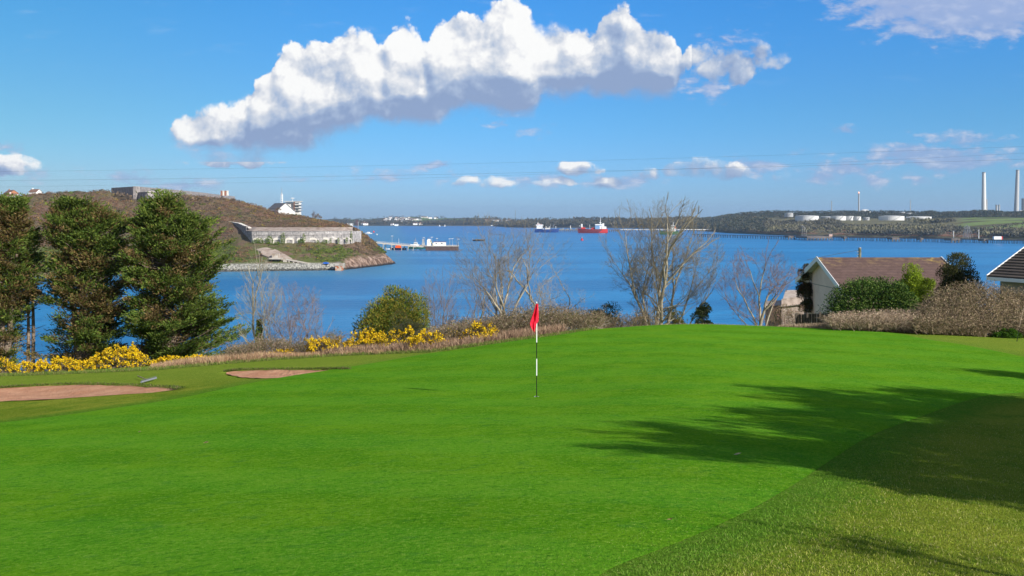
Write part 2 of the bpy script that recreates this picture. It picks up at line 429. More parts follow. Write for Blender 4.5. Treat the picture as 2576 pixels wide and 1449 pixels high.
# ================================================================ the near ground
# drop below the eye along a few sight directions (column = sight px, rows = distance, drop)
cols = {
 -900: [(0,1.7),(6,2.7),(12,3.6),(18,4.3),(24,5.0),(30,5.6),(36,6.1),(45,7.6),(60,11),(100,20),(220,38)],
 0:    [(0,1.7),(6,2.6),(12,3.5),(18,4.2),(24,4.95),(30,5.5),(36,5.95),(42,6.8),(52,8.9),(70,13),(220,38)],
 560:  [(0,1.7),(6,2.5),(12,3.3),(18,3.95),(24,4.55),(30,5.1),(36,5.6),(40,5.95),(46,6.9),(56,9.2),(70,13),(220,38)],
 1000: [(0,1.7),(6,2.4),(12,3.15),(18,3.75),(24,4.3),(30,4.8),(36,5.2),(42,5.8),(48,7),(60,10.2),(80,15),(220,38)],
 1350: [(0,1.7),(6,2.35),(12,3.05),(18,3.68),(22,4.1),(28,4.4),(34,4.55),(40,4.8),(45,5.4),(55,8.2),(80,14),(220,38)],
 1700: [(0,1.7),(6,2.35),(12,3.0),(18,3.55),(24,3.95),(30,4.2),(36,4.4),(42,4.65),(46,5.0),(52,6.3),(60,8.6),(80,13.5),(220,38)],
 2100: [(0,1.7),(6,2.4),(12,3.05),(18,3.6),(24,4.0),(30,4.25),(36,4.45),(40,4.65),(44,5.05),(50,6.0),(60,8.0),(80,12),(220,38)],
 2576: [(0,1.7),(6,2.5),(12,3.2),(18,3.75),(24,4.15),(30,4.4),(36,4.65),(40,5.0),(46,5.6),(60,7.4),(80,11),(220,38)],
 3300: [(0,1.7),(6,2.6),(12,3.3),(18,3.9),(24,4.3),(30,4.6),(40,5.1),(46,5.6),(60,7.4),(80,11),(220,38)]}
ys_ = np.arange(0, 260, .5); xs_ = np.arange(-900, 3301, 25.)
D0 = np.array([np.interp(ys_, *zip(*cols[k])) for k in sorted(cols)])
tab = np.array([np.interp(xs_, sorted(cols), D0[:, j]) for j in range(len(ys_))])      # [Y, px]
def sm(a, k, ax):
    w = np.hanning(2*k+3)[1:-1]; w /= w.sum()
    pad = [(0, 0), (0, 0)]; pad[ax] = (k, k)
    p = np.pad(a, pad, mode='reflect', reflect_type='odd')
    return np.apply_along_axis(lambda r: np.convolve(r, w, 'valid'), ax, p)
tab = sm(sm(tab, 5, 0), 9, 1)
def gz(x, y):
    x = np.asarray(x, float); y = np.asarray(y, float); yc = np.clip(y, 0, 258)
    p = np.clip(CX+F*x/np.maximum(yc, 7.), -899, 3299)
    i = yc/.5; j = (p+900)/25.; i0 = np.floor(i).astype(int); j0 = np.floor(j).astype(int); fi = i-i0; fj = j-j0
    i0 = np.clip(i0, 0, tab.shape[0]-2); j0 = np.clip(j0, 0, tab.shape[1]-2)
    d = (tab[i0, j0]*(1-fj)+tab[i0, j0+1]*fj)*(1-fi)+(tab[i0+1, j0]*(1-fj)+tab[i0+1, j0+1]*fj)*fi
    return CZ-d+fbm(x, y, 9., 3, 5)*.04*np.clip((y-3)/10, 0, 1)
def gz1(x, y): return float(gz(np.array([x]), np.array([y]))[0])
def hit(px_, py_, ymin=2.5):
    """first ground point seen along a sight line"""
    Y = np.arange(ymin, 200, .05); z = gz((px_-CX)/F*Y, Y); p = HY+(CZ-z)/Y*F
    k = np.argmax(p <= py_); Y = Y[k]; return ((px_-CX)/F*Y, Y)

GREEN = [hit(*p) for p in [(-60,1070),(0,1064),(230,1035),(459,1003),(678,953),(830,931),(918,917),(1000,903),(1080,889),(1204,872),(1330,852),(1420,840),(1500,829)]]
GREEN += [(X(1600, 43.5), 43.5), (X(1700, 45), 45), (X(1850, 45), 45), (X(2000, 44), 44), (X(2130, 42), 42), (X(2250, 40.5), 40.5)]
GREEN += [hit(*p) for p in [(2330,855),(2426,867),(2576,898)]]
GREEN += [(16.5, 26.5), (16.3, 24.0), (13.6, 22.2)]
GREEN += [hit(*p) for p in [(2522,985),(2410,1013),(2284,1060),(2195,1092),(2100,1150),(2012,1211),(1893,1283),(1706,1369),(1485,1449)]]
GREEN += [(.2, 5.2), (-1.5, 4.0), (-5, 3.0), (-10, 3.5), (-15, 7), (-17.5, 13), (-15.5, 18), (-13.6, 20.6)]
GREEN = smooth_poly(GREEN, 2)
BUNK1 = [hit(*p) for p in [(-90,990),(0,976),(60,972),(160,968),(260,968),(360,972),(430,976),(458,979),(400,985),(300,992),(200,999),(100,1006),(0,1009),(-60,1009)]]
BUNK2 = [hit(*p) for p in [(560,937),(590,932),(680,930),(790,930),(850,929),(880,930),(830,939),(740,948),(660,952),(605,949)]]
BUNK1 = smooth_poly(BUNK1, 2); BUNK2 = smooth_poly(BUNK2, 2)

def axis(segs):
    out = []
    for a, b, s in segs: out += list(np.arange(a, b-1e-6, s))
    out.append(segs[-1][1]); return np.array(out)
gx = axis([(-320,-60,12),(-60,-28,1.2),(-28,28,.3),(28,60,1.2),(60,420,12)])
gy = axis([(-60,0,3),(0,50,.3),(50,90,1.5),(90,258,8)])
GX, GY = np.meshgrid(gx, gy); xf = GX.ravel(); yf = GY.ravel()
zf = gz(xf, yf)
dg, _, _ = poly_near(xf, yf, GREEN); sg = np.where(in_poly(xf, yf, GREEN), -dg, dg)
for Bk in (BUNK1, BUNK2):
    db_, _, _ = poly_near(xf, yf, Bk); ins = in_poly(xf, yf, Bk)
    zf = np.where(ins, zf-np.clip(db_*2.0, 0, .75), zf)
zf = np.where(sg < -.5, zf-.03, zf)
nx, ny = len(gx), len(gy)
idx = np.arange(nx*ny).reshape(ny, nx)
Qd = np.stack([idx[:-1, :-1], idx[:-1, 1:], idx[1:, 1:], idx[1:, :-1]], -1).reshape(-1, 4)

def turf(kind):
    def f(q, b):
        p = wpos(q)
        fine = q.noise(p, 60, 3, .7); mid = q.noise(p, 9, 4, .65); wide = q.noise(p, .55, 4, .6); wide2 = q.noise(p, 1.7, 3, .6)
        # the mower leaves blades lying, so flecks are drawn out sideways
        fl = q.noise(q.v('MULTIPLY', p, (7, 30, 7)), 1.6, 4, .75)
        if kind == 'green':
            xx, yy, _ = q.sep(p)
            along = q.m('ADD', q.m('MULTIPLY', xx, .42), q.m('MULTIPLY', yy, .9))
            band = q.m('SINE', q.m('MULTIPLY', q.m('ADD', along, q.m('MULTIPLY', wide, 1.2)), 2.1))
            c = q.mix(q.rng(wide, .35, .68), (.068, .205, .007), (.112, .262, .010))
            c = q.mix(q.m('MULTIPLY', q.rng(wide2, .50, .75), .6), c, (.140, .260, .014))
            c = q.mix(q.m('MULTIPLY', q.rng(band, -.4, .4), .32), c, (.085, .285, .020))
            c = q.mix(q.m('MULTIPLY', q.rng(q.noise(p, 3.1, 4, .7), .52, .72), .55), c, (.052, .175, .024))
            c = q.mix(q.m('MULTIPLY', q.rng(fl, .60, .78), .45), c, (.22, .40, .05))
            c = q.mix(q.m('MULTIPLY', q.rng(fl, .42, .26), .5), c, (.025, .135, .005))
            c = q.mix(q.m('MULTIPLY', q.rng(fine, .5, .75), .35), c, (.14, .36, .03))
            g2 = q.noise(p, 20, 3, .75); g3 = q.noise(q.v('MULTIPLY', p, (.5, 1, 1)), 7, 4, .75)
            c = q.mix(q.m('MULTIPLY', q.rng(g2, .53, .66), .65), c, (.20, .34, .04)); c = q.mix(q.m('MULTIPLY', q.rng(g2, .46, .34), .7), c, (.030, .125, .008))
            c = q.mix(q.m('MULTIPLY', q.rng(g3, .54, .68), .55), c, (.165, .30, .025)); c = q.mix(q.m('MULTIPLY', q.rng(g3, .46, .32), .55), c, (.040, .150, .014))
            h = q.m('ADD', fine, q.m('ADD', q.m('MULTIPLY', mid, .6), g2)); st, di = .8, .018
        else:
            gd = attf(q, 'gdist')
            c = q.mix(q.rng(wide, .35, .66), (.155, .215, .018), (.240, .275, .030))
            c = q.mix(q.m('MULTIPLY', q.rng(wide2, .48, .70), .7), c, (.085, .190, .014))
            edge = q.rng(q.m('ADD', gd, q.m('MULTIPLY', q.m('SUBTRACT', mid, .5), 1.4)), .2, 1.2, 1., 0.)
            c = q.mix(q.m('MULTIPLY', edge, .8), c, (.070, .205, .014))
            far = q.rng(q.sep(p)[1], 26, 34)
            c = q.mix(q.m('MULTIPLY', far, .7), c, (.205, .295, .034))
            c = q.mix(q.m('MULTIPLY', q.rng(fl, .58, .75), .5), c, (.30, .33, .09))
            c = q.mix(q.m('MULTIPLY', q.rng(fine, .56, .42), .55), c, (.035, .062, .008))
            g2 = q.noise(p, 16, 3, .75)
            c = q.mix(q.m('MULTIPLY', q.rng(g2, .54, .70), .5), c, (.33, .36, .09)); c = q.mix(q.m('MULTIPLY', q.rng(g2, .45, .30), .5), c, (.055, .095, .010))
            h = q.m('ADD', fine, q.m('MULTIPLY', mid, 1.5)); st, di = .8, .03
        q.put(b.inputs['Base Color'], c); bump(q, b, h, st, di)
    return mat('turf_'+kind, f, rough=1., spec=0.)
M['green'] = turf('green'); M['rough'] = turf('rough')
go_ = mesh_np('ground', np.stack([xf, yf, zf], 1), Qd, M['rough'], smooth=True)
a_ = go_.data.attributes.new('gdist', 'FLOAT', 'POINT'); a_.data.foreach_set('value', np.maximum(sg, 0).astype(np.float32))
tag(go_, kind='structure')

def sheet(name, poly, res, zfun, m):
    P = np.array(poly); x0, y0 = P.min(0)-res*2; x1, y1 = P.max(0)+res*2
    a = np.arange(x0, x1, res); b = np.arange(y0, y1, res); A, B = np.meshgrid(a, b); A = A.ravel(); B = B.ravel()
    ins = in_poly(A, B, poly); dd, bx, by = poly_near(A, B, poly)
    snap = (~ins) & (dd < res*1.5); A = np.where(snap, bx, A); B = np.where(snap, by, B)
    ok = ins | snap; I = np.arange(len(A)).reshape(len(b), len(a))
    Q = np.stack([I[:-1, :-1], I[:-1, 1:], I[1:, 1:], I[1:, :-1]], -1).reshape(-1, 4)
    Q = Q[ok[Q].all(1) & ins[Q].any(1)]
    used = np.unique(Q); re = np.full(len(A), -1); re[used] = np.arange(len(used))
    A, B, dd, ins = A[used], B[used], dd[used], ins[used]
    return tag(mesh_np(name, np.stack([A, B, zfun(A, B, np.where(ins, dd, 0))], 1), re[Q], m, smooth=True), kind='structure')
sheet('putting_green', GREEN, .28, lambda a, b, d: gz(a, b)+.003+.019*(1-np.exp(-d*3)), M['green'])
def sandf(q, b):
    p = wpos(q); n = q.noise(p, 26, 4, .7); w = q.noise(p, 1.6, 4, .6); foot = q.noise(q.v('MULTIPLY', p, (2, 1, 1)), 4, 3, .6)
    c = q.mix(q.rng(w, .35, .68), (.47, .225, .125), (.57, .305, .18))
    c = q.mix(q.m('MULTIPLY', q.rng(n, .52, .75), .6), c, (.70, .48, .30)); c = q.mix(q.m('MULTIPLY', q.rng(n, .42, .25), .5), c, (.32, .15, .085))
    q.put(b.inputs['Base Color'], c); bump(q, b, q.m('ADD', q.m('MULTIPLY', n, .35), foot), .9, .12)
M['sand'] = mat('bunker_sand', sandf, rough=.95, spec=.1)
for Bk in (BUNK1, BUNK2):
    sheet('bunker_sand', Bk, .22, lambda a, b, d: gz(a, b)-.01-.10*(1-np.exp(-d*1.0))+fbm(a, b, .7, 3, 3)*.03, M['sand'])

# ---------------------------------------------------------------- the sea
def seaf(q, b):
    p = wpos(q); x, y, z = q.sep(p)
    # wave height: wind ripples of several sizes, flattened with distance by the bump distance staying real
    r1 = q.noise(q.v('MULTIPLY', p, (.55, 1.3, 1)), .9, 5, .62); r2 = q.noise(q.v('MULTIPLY', p, (.6, 1.4, 1)), .14, 4, .6)
    big = q.noise(q.v('MULTIPLY', p, (.25, 1.0, 1)), .011, 4, .6)
    c = q.mix(q.rng(big, .42, .58), (.010, .145, .345), (.020, .205, .440))
    c = q.mix(q.rng(y, 900, 3500), c, (.008, .120, .35))
    # paler, greener shallows off the rocks of the point
    sh_ = q.m('MULTIPLY', q.rng(y, 520, 630), q.rng(q.m('ADD', x, q.m('MULTIPLY', y, .12)), 30, -10))
    c = q.mix(q.m('MULTIPLY', sh_, .55), c, (.05, .19, .27))
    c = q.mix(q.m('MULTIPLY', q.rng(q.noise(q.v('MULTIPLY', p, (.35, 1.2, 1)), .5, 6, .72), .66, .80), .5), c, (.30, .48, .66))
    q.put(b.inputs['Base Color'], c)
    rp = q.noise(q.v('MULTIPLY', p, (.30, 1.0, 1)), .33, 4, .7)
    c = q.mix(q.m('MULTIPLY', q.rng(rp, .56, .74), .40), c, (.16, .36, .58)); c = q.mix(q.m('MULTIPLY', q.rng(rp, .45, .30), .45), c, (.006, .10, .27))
    q.put(b.inputs['Base Color'], c)
    bump(q, b, q.m('ADD', q.m('MULTIPLY', r1, .5), q.m('MULTIPLY', r2, 1.5)), 1., .9)
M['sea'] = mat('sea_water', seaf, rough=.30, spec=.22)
sx = axis([(-9000,-1000,1000),(-1000,2000,100),(2000,9000,1000)]); sy = axis([(-300,0,100),(0,1500,50),(1500,12000,700)])
SX, SY = np.meshgrid(sx, sy); i_ = np.arange(SX.size).reshape(SX.shape)
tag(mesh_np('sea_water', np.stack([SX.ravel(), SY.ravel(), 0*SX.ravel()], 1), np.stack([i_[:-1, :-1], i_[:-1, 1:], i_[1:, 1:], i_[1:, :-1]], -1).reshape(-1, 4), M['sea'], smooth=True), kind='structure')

# ================================================================ land across the water
class Land:
    """a coast given as rows of (sight px -> height on the sight, distance); row 0 is the waterline"""
    def __init__(s, x0, x1, rows, amp=None, step=5, sub=14, seed=1, sc=(14, 4)):
        s.px = np.arange(x0, x1+.1, step); s.rY = []; s.rz = []
        for r in rows:
            k = sorted(r); Y = np.interp(s.px, k, [r[a][1] for a in k])
            if r[k[0]][0] is None: z = np.interp(s.px, k, [r[a][2] for a in k])
            else:
                p = np.interp(s.px, k, [r[a][0] for a in k]); z = CZ-(p-HY)/F*Y
            s.rY.append(Y); s.rz.append(z)
        s.rY = np.array(s.rY); s.rz = np.array(s.rz)
        n = len(rows); t = np.linspace(0, n-1, (n-1)*sub+1); i = np.minimum(t.astype(int), n-2); f = t-i
        s.t = t
        s.Y = s.rY[i]*(1-f)[:, None]+s.rY[i+1]*f[:, None]; s.z = s.rz[i]*(1-f)[:, None]+s.rz[i+1]*f[:, None]
        s.x = (s.px[None]-CX)/F*s.Y
        a = np.interp(t, range(n), amp if amp else [0]*n)[:, None]
        s.z0 = s.z.copy()
        s.z = s.z+a*(fbm(s.x, s.Y, sc[0], 3, seed)*1.0+fbm(s.x, s.Y, sc[1], 2, seed+9)*.45)
    def mesh(s, name, m, zone=None):
        I = np.arange(s.x.size).reshape(s.x.shape)
        Q = np.stack([I[:-1, :-1], I[:-1, 1:], I[1:, 1:], I[1:, :-1]], -1).reshape(-1, 4)
        o = mesh_np(name, np.stack([s.x.ravel(), s.Y.ravel(), s.z.ravel()], 1), Q, m, smooth=True)
        a = o.data.attributes.new('row', 'FLOAT', 'POINT'); a.data.foreach_set('value', np.repeat(s.t, s.x.shape[1]).astype(np.float32))
        a = o.data.attributes.new('spx', 'FLOAT', 'POINT'); a.data.foreach_set('value', np.tile(s.px/1000, s.x.shape[0]).astype(np.float32))
        return tag(o, kind='structure')
    def col(s, p):
        j = int(np.clip(round((p-s.px[0])/(s.px[1]-s.px[0])), 0, len(s.px)-1)); return s.Y[:, j], s.z[:, j]
    def hit(s, p, py):
        Y, z = s.col(p); Yd = np.linspace(Y[0], Y[-1], 1500); zd = np.interp(Yd, Y, z)
        k = int(np.argmax(HY+(CZ-zd)/Yd*F <= py)); return Vector((X(p, Yd[k]), Yd[k], zd[k]))
    def zat(s, x, Yq):
        Y, z = s.col(CX+F*x/Yq); return float(np.interp(Yq, Y, z))

# ---------------------------------------------------------------- the fortified headland
sky_h = {-500:(478,850),0:(490,850),50:(487,850),100:(483,850),190:(479,850),270:(477,850),290:(486,845),335:(497,838),372:(507,832),415:(508,832),430:(498,832),450:(489,835),480:(487,838),520:(491,845),
         590:(499,850),650:(514,850),700:(532,850),755:(538,845),800:(549,835),860:(562,805),880:(570,790),905:(581,775),940:(608,766),965:(632,763),985:(652,762),998:(668,762)}
shore_h = {-500:(None,500,-1.5),0:(None,560,-1.5),300:(None,600,-1.5),560:(None,627,-1.5),862:(None,646,-1.5),900:(None,668,-1.5),950:(None,700,-1.5),985:(None,728,-1.5),998:(None,744,-1.5)}
sky_h = {k: (v[0]+(4.5 if k < 850 else 2), v[1]) for k, v in sky_h.items()}
row1 = {-500:(None,509,4.0),0:(None,569,4.0),300:(None,609,4.0),560:(None,636,4.0),862:(None,655,3.6),872:(None,664,5.0),900:(None,678,6.0),950:(None,709,5.4),985:(None,734,2.6),998:(None,748,-.6)}
row2 = {-500:(None,517,4.1),0:(None,577,4.1),300:(None,617,4.1),560:(None,644,4.1),840:(None,660,4.0),862:(None,661,5.0),900:(None,684,8.2),950:(None,716,6.8),985:(None,738,3.4),998:(None,750,-.6)}
row3 = {-500:(610,640),0:(640,650),300:(640,690),560:(627,690),600:(613,690),640:(613,688),800:(613,688),880:(612,708),900:(614,716),940:(632,738),970:(648,746),998:(666,753)}
row4 = {-500:(560,700),0:(580,720),300:(580,745),545:(556,752),565:(556,750),600:(566,735),640:(573.5,722),880:(573.5,732),893:(582,735),905:(594,738),940:(618,752),970:(642,757),998:(666,759)}
row5 = {-500:(520,780),0:(530,790),300:(530,800),560:(526,800),700:(553,790),800:(561,785),880:(572,762),905:(587,757),940:(612,759),970:(639,760),998:(667,760)}
row7 = {k: (None, v[1]+260, CZ+(HY-v[0])/F*v[1]-2) for k, v in sky_h.items() if k < 650}
row7.update({700:(None,960,38),755:(None,930,34),800:(None,900,28),860:(None,850,22),905:(None,800,14),940:(None,785,6),965:(None,780,2),998:(None,775,-2)})
row8 = {-500:(None,1500,-3),590:(None,1450,-3),700:(None,1150,-3),800:(None,1000,-3),905:(None,860,-3),998:(None,790,-3)}
head = Land(-500, 998, [shore_h, row1, row2, row3, row4, row5, sky_h, row7, row8], amp=[.6,.15,.1,.9,.5,1.6,1.3,1,0], step=4, sub=16, seed=3, sc=(16, 5))
rk_ = (head.px[None] > 866) & (head.z > -.5) & (head.z < 10)
head.z = head.z+np.where(rk_, (np.abs(fbm(head.x, head.Y, 6., 3, 41))*2.6-.7)*np.clip((head.px[None]-866)/12, 0, 1), 0)
def headf(q, b):
    p = wpos(q); r = attf(q, 'row'); sp = attf(q, 'spx'); x, y, z = q.sep(p)
    n1 = q.noise(p, .045, 4, .6); n2 = q.noise(p, .35, 4, .65); n3 = q.noise(p, .11, 4, .6)
    c = q.mix(q.rng(n1, .38, .62), (.155, .100, .072), (.120, .098, .056))
    c = q.mix(q.m('MULTIPLY', q.rng(n3, .5, .66), .8), c, (.195, .115, .075))
    low = q.m('MULTIPLY', q.rng(z, 26, 10), q.rng(sp, .90, .85))
    c = q.mix(q.m('MULTIPLY', q.m('MULTIPLY', q.rng(n3, .40, .56), low), .85), c, (.075, .105, .022))
    c = q.mix(q.m('MULTIPLY', q.rng(n2, .55, .72), .6), c, (.150, .115, .060))
    c = q.mix(q.m('MULTIPLY', q.rng(n2, .42, .28), .7), c, (.035, .030, .020))
    # bare rock at the foot of the point
    rn = q.noise(q.v('MULTIPLY', p, (.5, .5, .16)), .5, 5, .7)
    rock = q.mix(q.rng(rn, .40, .62), (.10, .062, .045), (.33, .235, .185))
    rock = q.mix(q.rng(q.m('ADD', z, q.m('MULTIPLY', n2, 2.)), 3.2, 1.6), rock, (.025, .022, .022))
    rk = q.m('MULTIPLY', q.rng(sp, .860, .874), q.rng(q.m('ADD', z, q.m('MULTIPLY', q.m('SUBTRACT', n2, .5), 9.)), 8.5, 5.5))
    c = q.mix(rk, c, rock)
    # gravel track on the sea wall
    rd = q.m('MULTIPLY', q.m('MULTIPLY', q.rng(r, .9, 1.05), q.rng(r, 2.1, 1.95)), q.rng(sp, .862, .852))
    c = q.mix(rd, c, (.30, .28, .25))
    q.put(b.inputs['Base Color'], c); bump(q, b, q.m('ADD', n2, q.m('MULTIPLY', rn, 1.)), .8, 1.2)
M['headland'] = mat('headland_scrub', headf, rough=.95, spec=.05)
head.mesh('headland', M['headland'])

# scrub: thousands of low domes of twigs over the slopes
def domes(pts, rad, cols_of, per, size, rs_, flat=.75, up=.35):
    """pts (n,3), rad (n,), colour per dome (n,3); per twigs each"""
    n = len(pts); k = np.repeat(np.arange(n), per); m = len(k)
    d = rs_.normal(size=(m, 3)); d[:, 2] = np.abs(d[:, 2])*1.0; d /= np.linalg.norm(d, axis=1, keepdims=True)
    rr = rad[k]*rs_.uniform(.55, 1.0, m)
    C = pts[k]+d*rr[:, None]*np.array([1, 1, flat]); D = d*.8; D[:, 2] += up
    cc = 1.4*cols_of[k]*(1+rs_.uniform(-.28, .28, (m, 1)))
    return leaves_np(C, D, size*rad[k]*rs_.uniform(.6, 1.2, m), size*.55*rad[k], cc, rs_, cone=.6)
rh = np.random.RandomState(11)
P = []; Cc = []; Rr = []
T = rh.uniform(2.1, 6.25, 16000); U_ = rh.uniform(-120, 990, 16000)
for t_, p_ in zip(T, U_):
    i = t_/8*(head.x.shape[0]-1); j = (p_-head.px[0])/4; i0, j0 = int(i), int(j)
    x_, y_, z_ = head.x[i0, j0], head.Y[i0, j0], head.z[i0, j0]
    if z_ < 3.5: continue
    if 590 < p_ < 892 and 2.9 < t_ < 4.12: continue
    if 588 < p_ < 640 and 2.9 < t_ < 4.05: continue
    if p_ > 862 and z_ < 7.5: continue
    if 628 < p_ < 805 and t_ < 3 and z_ < 15 and p_ < 700+(z_-4)*-3+100 and rh.rand() < .8: continue
    if p_ < 690 and t_ > 6.1: continue
    pyv = HY+(CZ-z_)/y_*F
    if in_poly(np.array([p_]), np.array([pyv]), [(620,618),(675,618),(700,624),(722,638),(745,650),(812,666),(720,669),(700,660),(672,655),(652,640)])[0]: continue
    P.append((x_, y_, z_)); low = max(0, min(1, (24-z_)/12)); n_ = vnoise(x_, y_, 18, 4); n2_ = vnoise(x_, y_, 7, 6)
    if p_ > 872: low *= .25
    if n_+low*.9+n2_*.4 > .62: c = (.085, .115, .020)
    elif n_ < -.3: c = (.135, .080, .050)
    elif n2_ > .35: c = (.155, .105, .050)
    else: c = (.100, .072, .048)
    if rh.rand() < .05: c = (.20, .15, .03)
    if rh.rand() < .10: c = (.040, .050, .022)
    Cc.append(c); Rr.append(rh.uniform(.7, 1.5)*(1.4 if rh.rand() < .12 else 1))
P = np.array(P); Cc = np.array(Cc); Rr = np.array(Rr)
# the round mounds against the upper fort
for (p_, py_, Y_, r_) in [(452,503,822,6),(470,503,824,5.5),(500,504,830,4.5),(434,512,815,4.5),(585,505,842,2.8),(560,502,842,2.8),(800,549,826,3.5),(700,530,846,3),(300,492,838,4),(320,498,832,4)]:
    P = np.vstack([P, [[X(p_, Y_), Y_, Z(py_, Y_)]]]); Cc = np.vstack([Cc, [[.115, .082, .052]]]); Rr = np.append(Rr, r_)
v_, q_, c_ = domes(P, Rr, Cc, 16, .62, rh)
bm_ = P[Rr > 2.7]; v2, q2, c2_ = domes(bm_, Rr[Rr > 2.7], Cc[Rr > 2.7], 420, .12, rh)
v_, q_, c_ = merge([(v_, q_, c_), (v2, q2, c2_)])
tag(mesh_np('scrub', v_, q_, M['straw'], colr=c_), 'brown and olive scrub covering the slopes of the headland', 'scrub', kind='stuff')

# sea wall of tipped boulders
V = []; Fq = []; Cb = []; base = 0
ico = [(0,0,1),(.9,0,.3),(.28,.85,.3),(-.72,.52,.3),(-.72,-.52,.3),(.28,-.85,.3),(.72,.52,-.4),(-.28,.85,-.4),(-.9,0,-.4),(-.28,-.85,-.4),(.72,-.52,-.4),(0,0,-1)]
icf = [(0,1,2),(0,2,3),(0,3,4),(0,4,5),(0,5,1),(1,6,2),(2,7,3),(3,8,4),(4,9,5),(5,10,1),(2,6,7),(3,7,8),(4,8,9),(5,9,10),(1,10,6),(11,7,6),(11,8,7),(11,9,8),(11,10,9),(11,6,10)]
ico = np.array(ico); icf = np.array(icf)
for k in range(2600):
    p_ = rh.uniform(520, 868); t_ = rh.uniform(.25, 1.12)
    i = int(t_/8*(head.x.shape[0]-1)); j = int((p_-head.px[0])/4)
    c = np.array([head.x[i, j]+rh.uniform(-.6, .6), head.Y[i, j]-.3, head.z[i, j]+rh.uniform(-.1, .35)])
    s_ = rh.uniform(.45, 1.0)*np.array([1.2, 1, .8]); a = rh.uniform(0, 6.28); ca, sa_ = math.cos(a), math.sin(a)
    w = ico*(1+rh.uniform(-.25, .25, (12, 1)))*s_; w = np.stack([w[:, 0]*ca-w[:, 1]*sa_, w[:, 0]*sa_+w[:, 1]*ca, w[:, 2]], 1)+c
    V.append(w); Fq.append(icf+base); base += 12
    tone = rh.choice([.17, .24, .31, .38]); wet = 1. if c[2] > 1.1 else .3
    Cb.append(np.tile(np.array([tone*1.02, tone, tone*.90])*wet, (12, 1)))
tag(mesh_np('boulders', np.concatenate(V), np.concatenate(Fq), M['straw'], colr=np.concatenate(Cb)), 'pale grey boulders tipped as a sea wall below the headland track', 'boulders', kind='stuff')

# masonry
def stonef(c1, c2, sx=1.2, sz=.45, streak=(.05, .05, .055)):
    def f(q, b):
        p = wpos(q); x, y, z = q.sep(p)
        br = q.n('ShaderNodeTexBrick'); q.put(br.inputs['Vector'], q.comb(q.m('ADD', x, q.m('MULTIPLY', y, .8)), z))
        br.inputs['Scale'].default_value = 1.; br.inputs['Brick Width'].default_value = sx; br.inputs['Row Height'].default_value = sz
        br.inputs['Mortar Size'].default_value = .04; q.put(br.inputs['Color1'], c1); q.put(br.inputs['Color2'], c2); q.put(br.inputs['Mortar'], tuple(v*.45 for v in c1))
        n = q.noise(p, .5, 4, .7); st = q.noise(q.v('MULTIPLY', p, (1.6, 1.6, .25)), .8, 4, .65)
        c = q.mix(q.m('MULTIPLY', q.rng(n, .52, .7), .7), br.outputs[0], tuple(min(1, v*1.7) for v in c2))
        c = q.mix(q.m('MULTIPLY', q.rng(st, .50, .36), .55), c, streak)
        q.put(b.inputs['Base Color'], c)
    return f
M['fort'] = mat('fort_limestone', stonef((.25, .225, .22), (.33, .30, .285)), rough=.95, spec=.1)
M['battery'] = mat('battery_limestone', stonef((.27, .25, .245), (.40, .375, .36), 1.6, .6), rough=.95, spec=.1)
M['slab'] = speck('lichened_slab', (.30, .235, .19), (.38, .31, .26), .25, c3=(.22, .16, .13), scale3=.3)
M['concrete'] = speck('old_concrete', (.36, .33, .29), (.46, .42, .37), .5, c3=(.26, .20, .15), scale3=.25)
M['pale'] = speck('pale_dressed_stone', (.62, .57, .50), (.72, .67, .60), .6)
def walls(mb, pts, z0, z1, thick=2.5):
    for (a, b) in zip(pts[:-1], pts[1:]):
        d = Vector((b[0]-a[0], b[1]-a[1], 0)); n_ = Vector((-d.y, d.x, 0)).normalized()*thick
        z1a, z1b = (z1 if not isinstance(z1, tuple) else z1)[0:2] if isinstance(z1, tuple) else (z1, z1)
        vs = [(a[0], a[1], z0), (b[0], b[1], z0), (b[0]+n_.x, b[1]+n_.y, z0), (a[0]+n_.x, a[1]+n_.y, z0)]
        vs += [(x_, y_, z) for (x_, y_, _), z in zip(vs, (z1a, z1b, z1b, z1a))]
        mb.add(vs, [(0,3,2,1),(4,5,6,7),(0,1,5,4),(1,2,6,5),(2,3,7,6),(3,0,4,7)])
def gp(p_, Y_): return (X(p_, Y_), Y_)
fort = empty('hilltop_fort', (X(343, 862), 862, 48)); FI = Matrix.Translation(-fort.location)
def bl(mb, name, m, root, **k):
    """build in world coordinates, hand over to a root placed at its base"""
    o = mb.build(name, m, **k); o.parent = root; o.matrix_parent_inverse = Matrix.Translation(root.location).inverted(); return o
mb = MB(); walls(mb, [gp(280, 905), gp(343, 862), gp(414, 934), gp(470, 1005), gp(525, 1095)], 40, 64.2, 3)
mb.box(X(300, 930), X(330, 930), 950, 980, 50, 63)
bl(mb, 'rampart', M['fort'], fort)
mb = MB(); a, b_ = gp(525, 1097), gp(591, 1245); walls(mb, [a, b_], 38, 64.0, 3); bl(mb, 'far_rampart', M['fort'], fort)
mb = MB(); walls(mb, [gp(344.5, 866), gp(371.5, 845), gp(415, 862), gp(425, 925)], 38, 58.6, 3); bl(mb, 'bastion', M['fort'], fort)
mb = MB(); walls(mb, [gp(345, 864.8), gp(371.5, 843.9), gp(415.3, 861)], 58.61, 59.0, 3.2); bl(mb, 'coping', M['pale'], fort)
for i, p_ in enumerate((557, 562, 567, 572)):
    mb = MB(); Y_ = 1160; x_ = X(p_, Y_); mb.box(x_-1.0, x_+.9, Y_, Y_+2, 63, 68.4); mb.box(x_-1.15, x_+1.05, Y_-.15, Y_+2.15, 68.4, 69)
    bl(mb, 'chimney', mat('old_brick', color=(.30, .13, .08), rough=.9) if i % 2 == 0 else M['pale'], fort)
tag(fort, 'long ruined grey stone fort with ivy on the hilltop', 'fort')
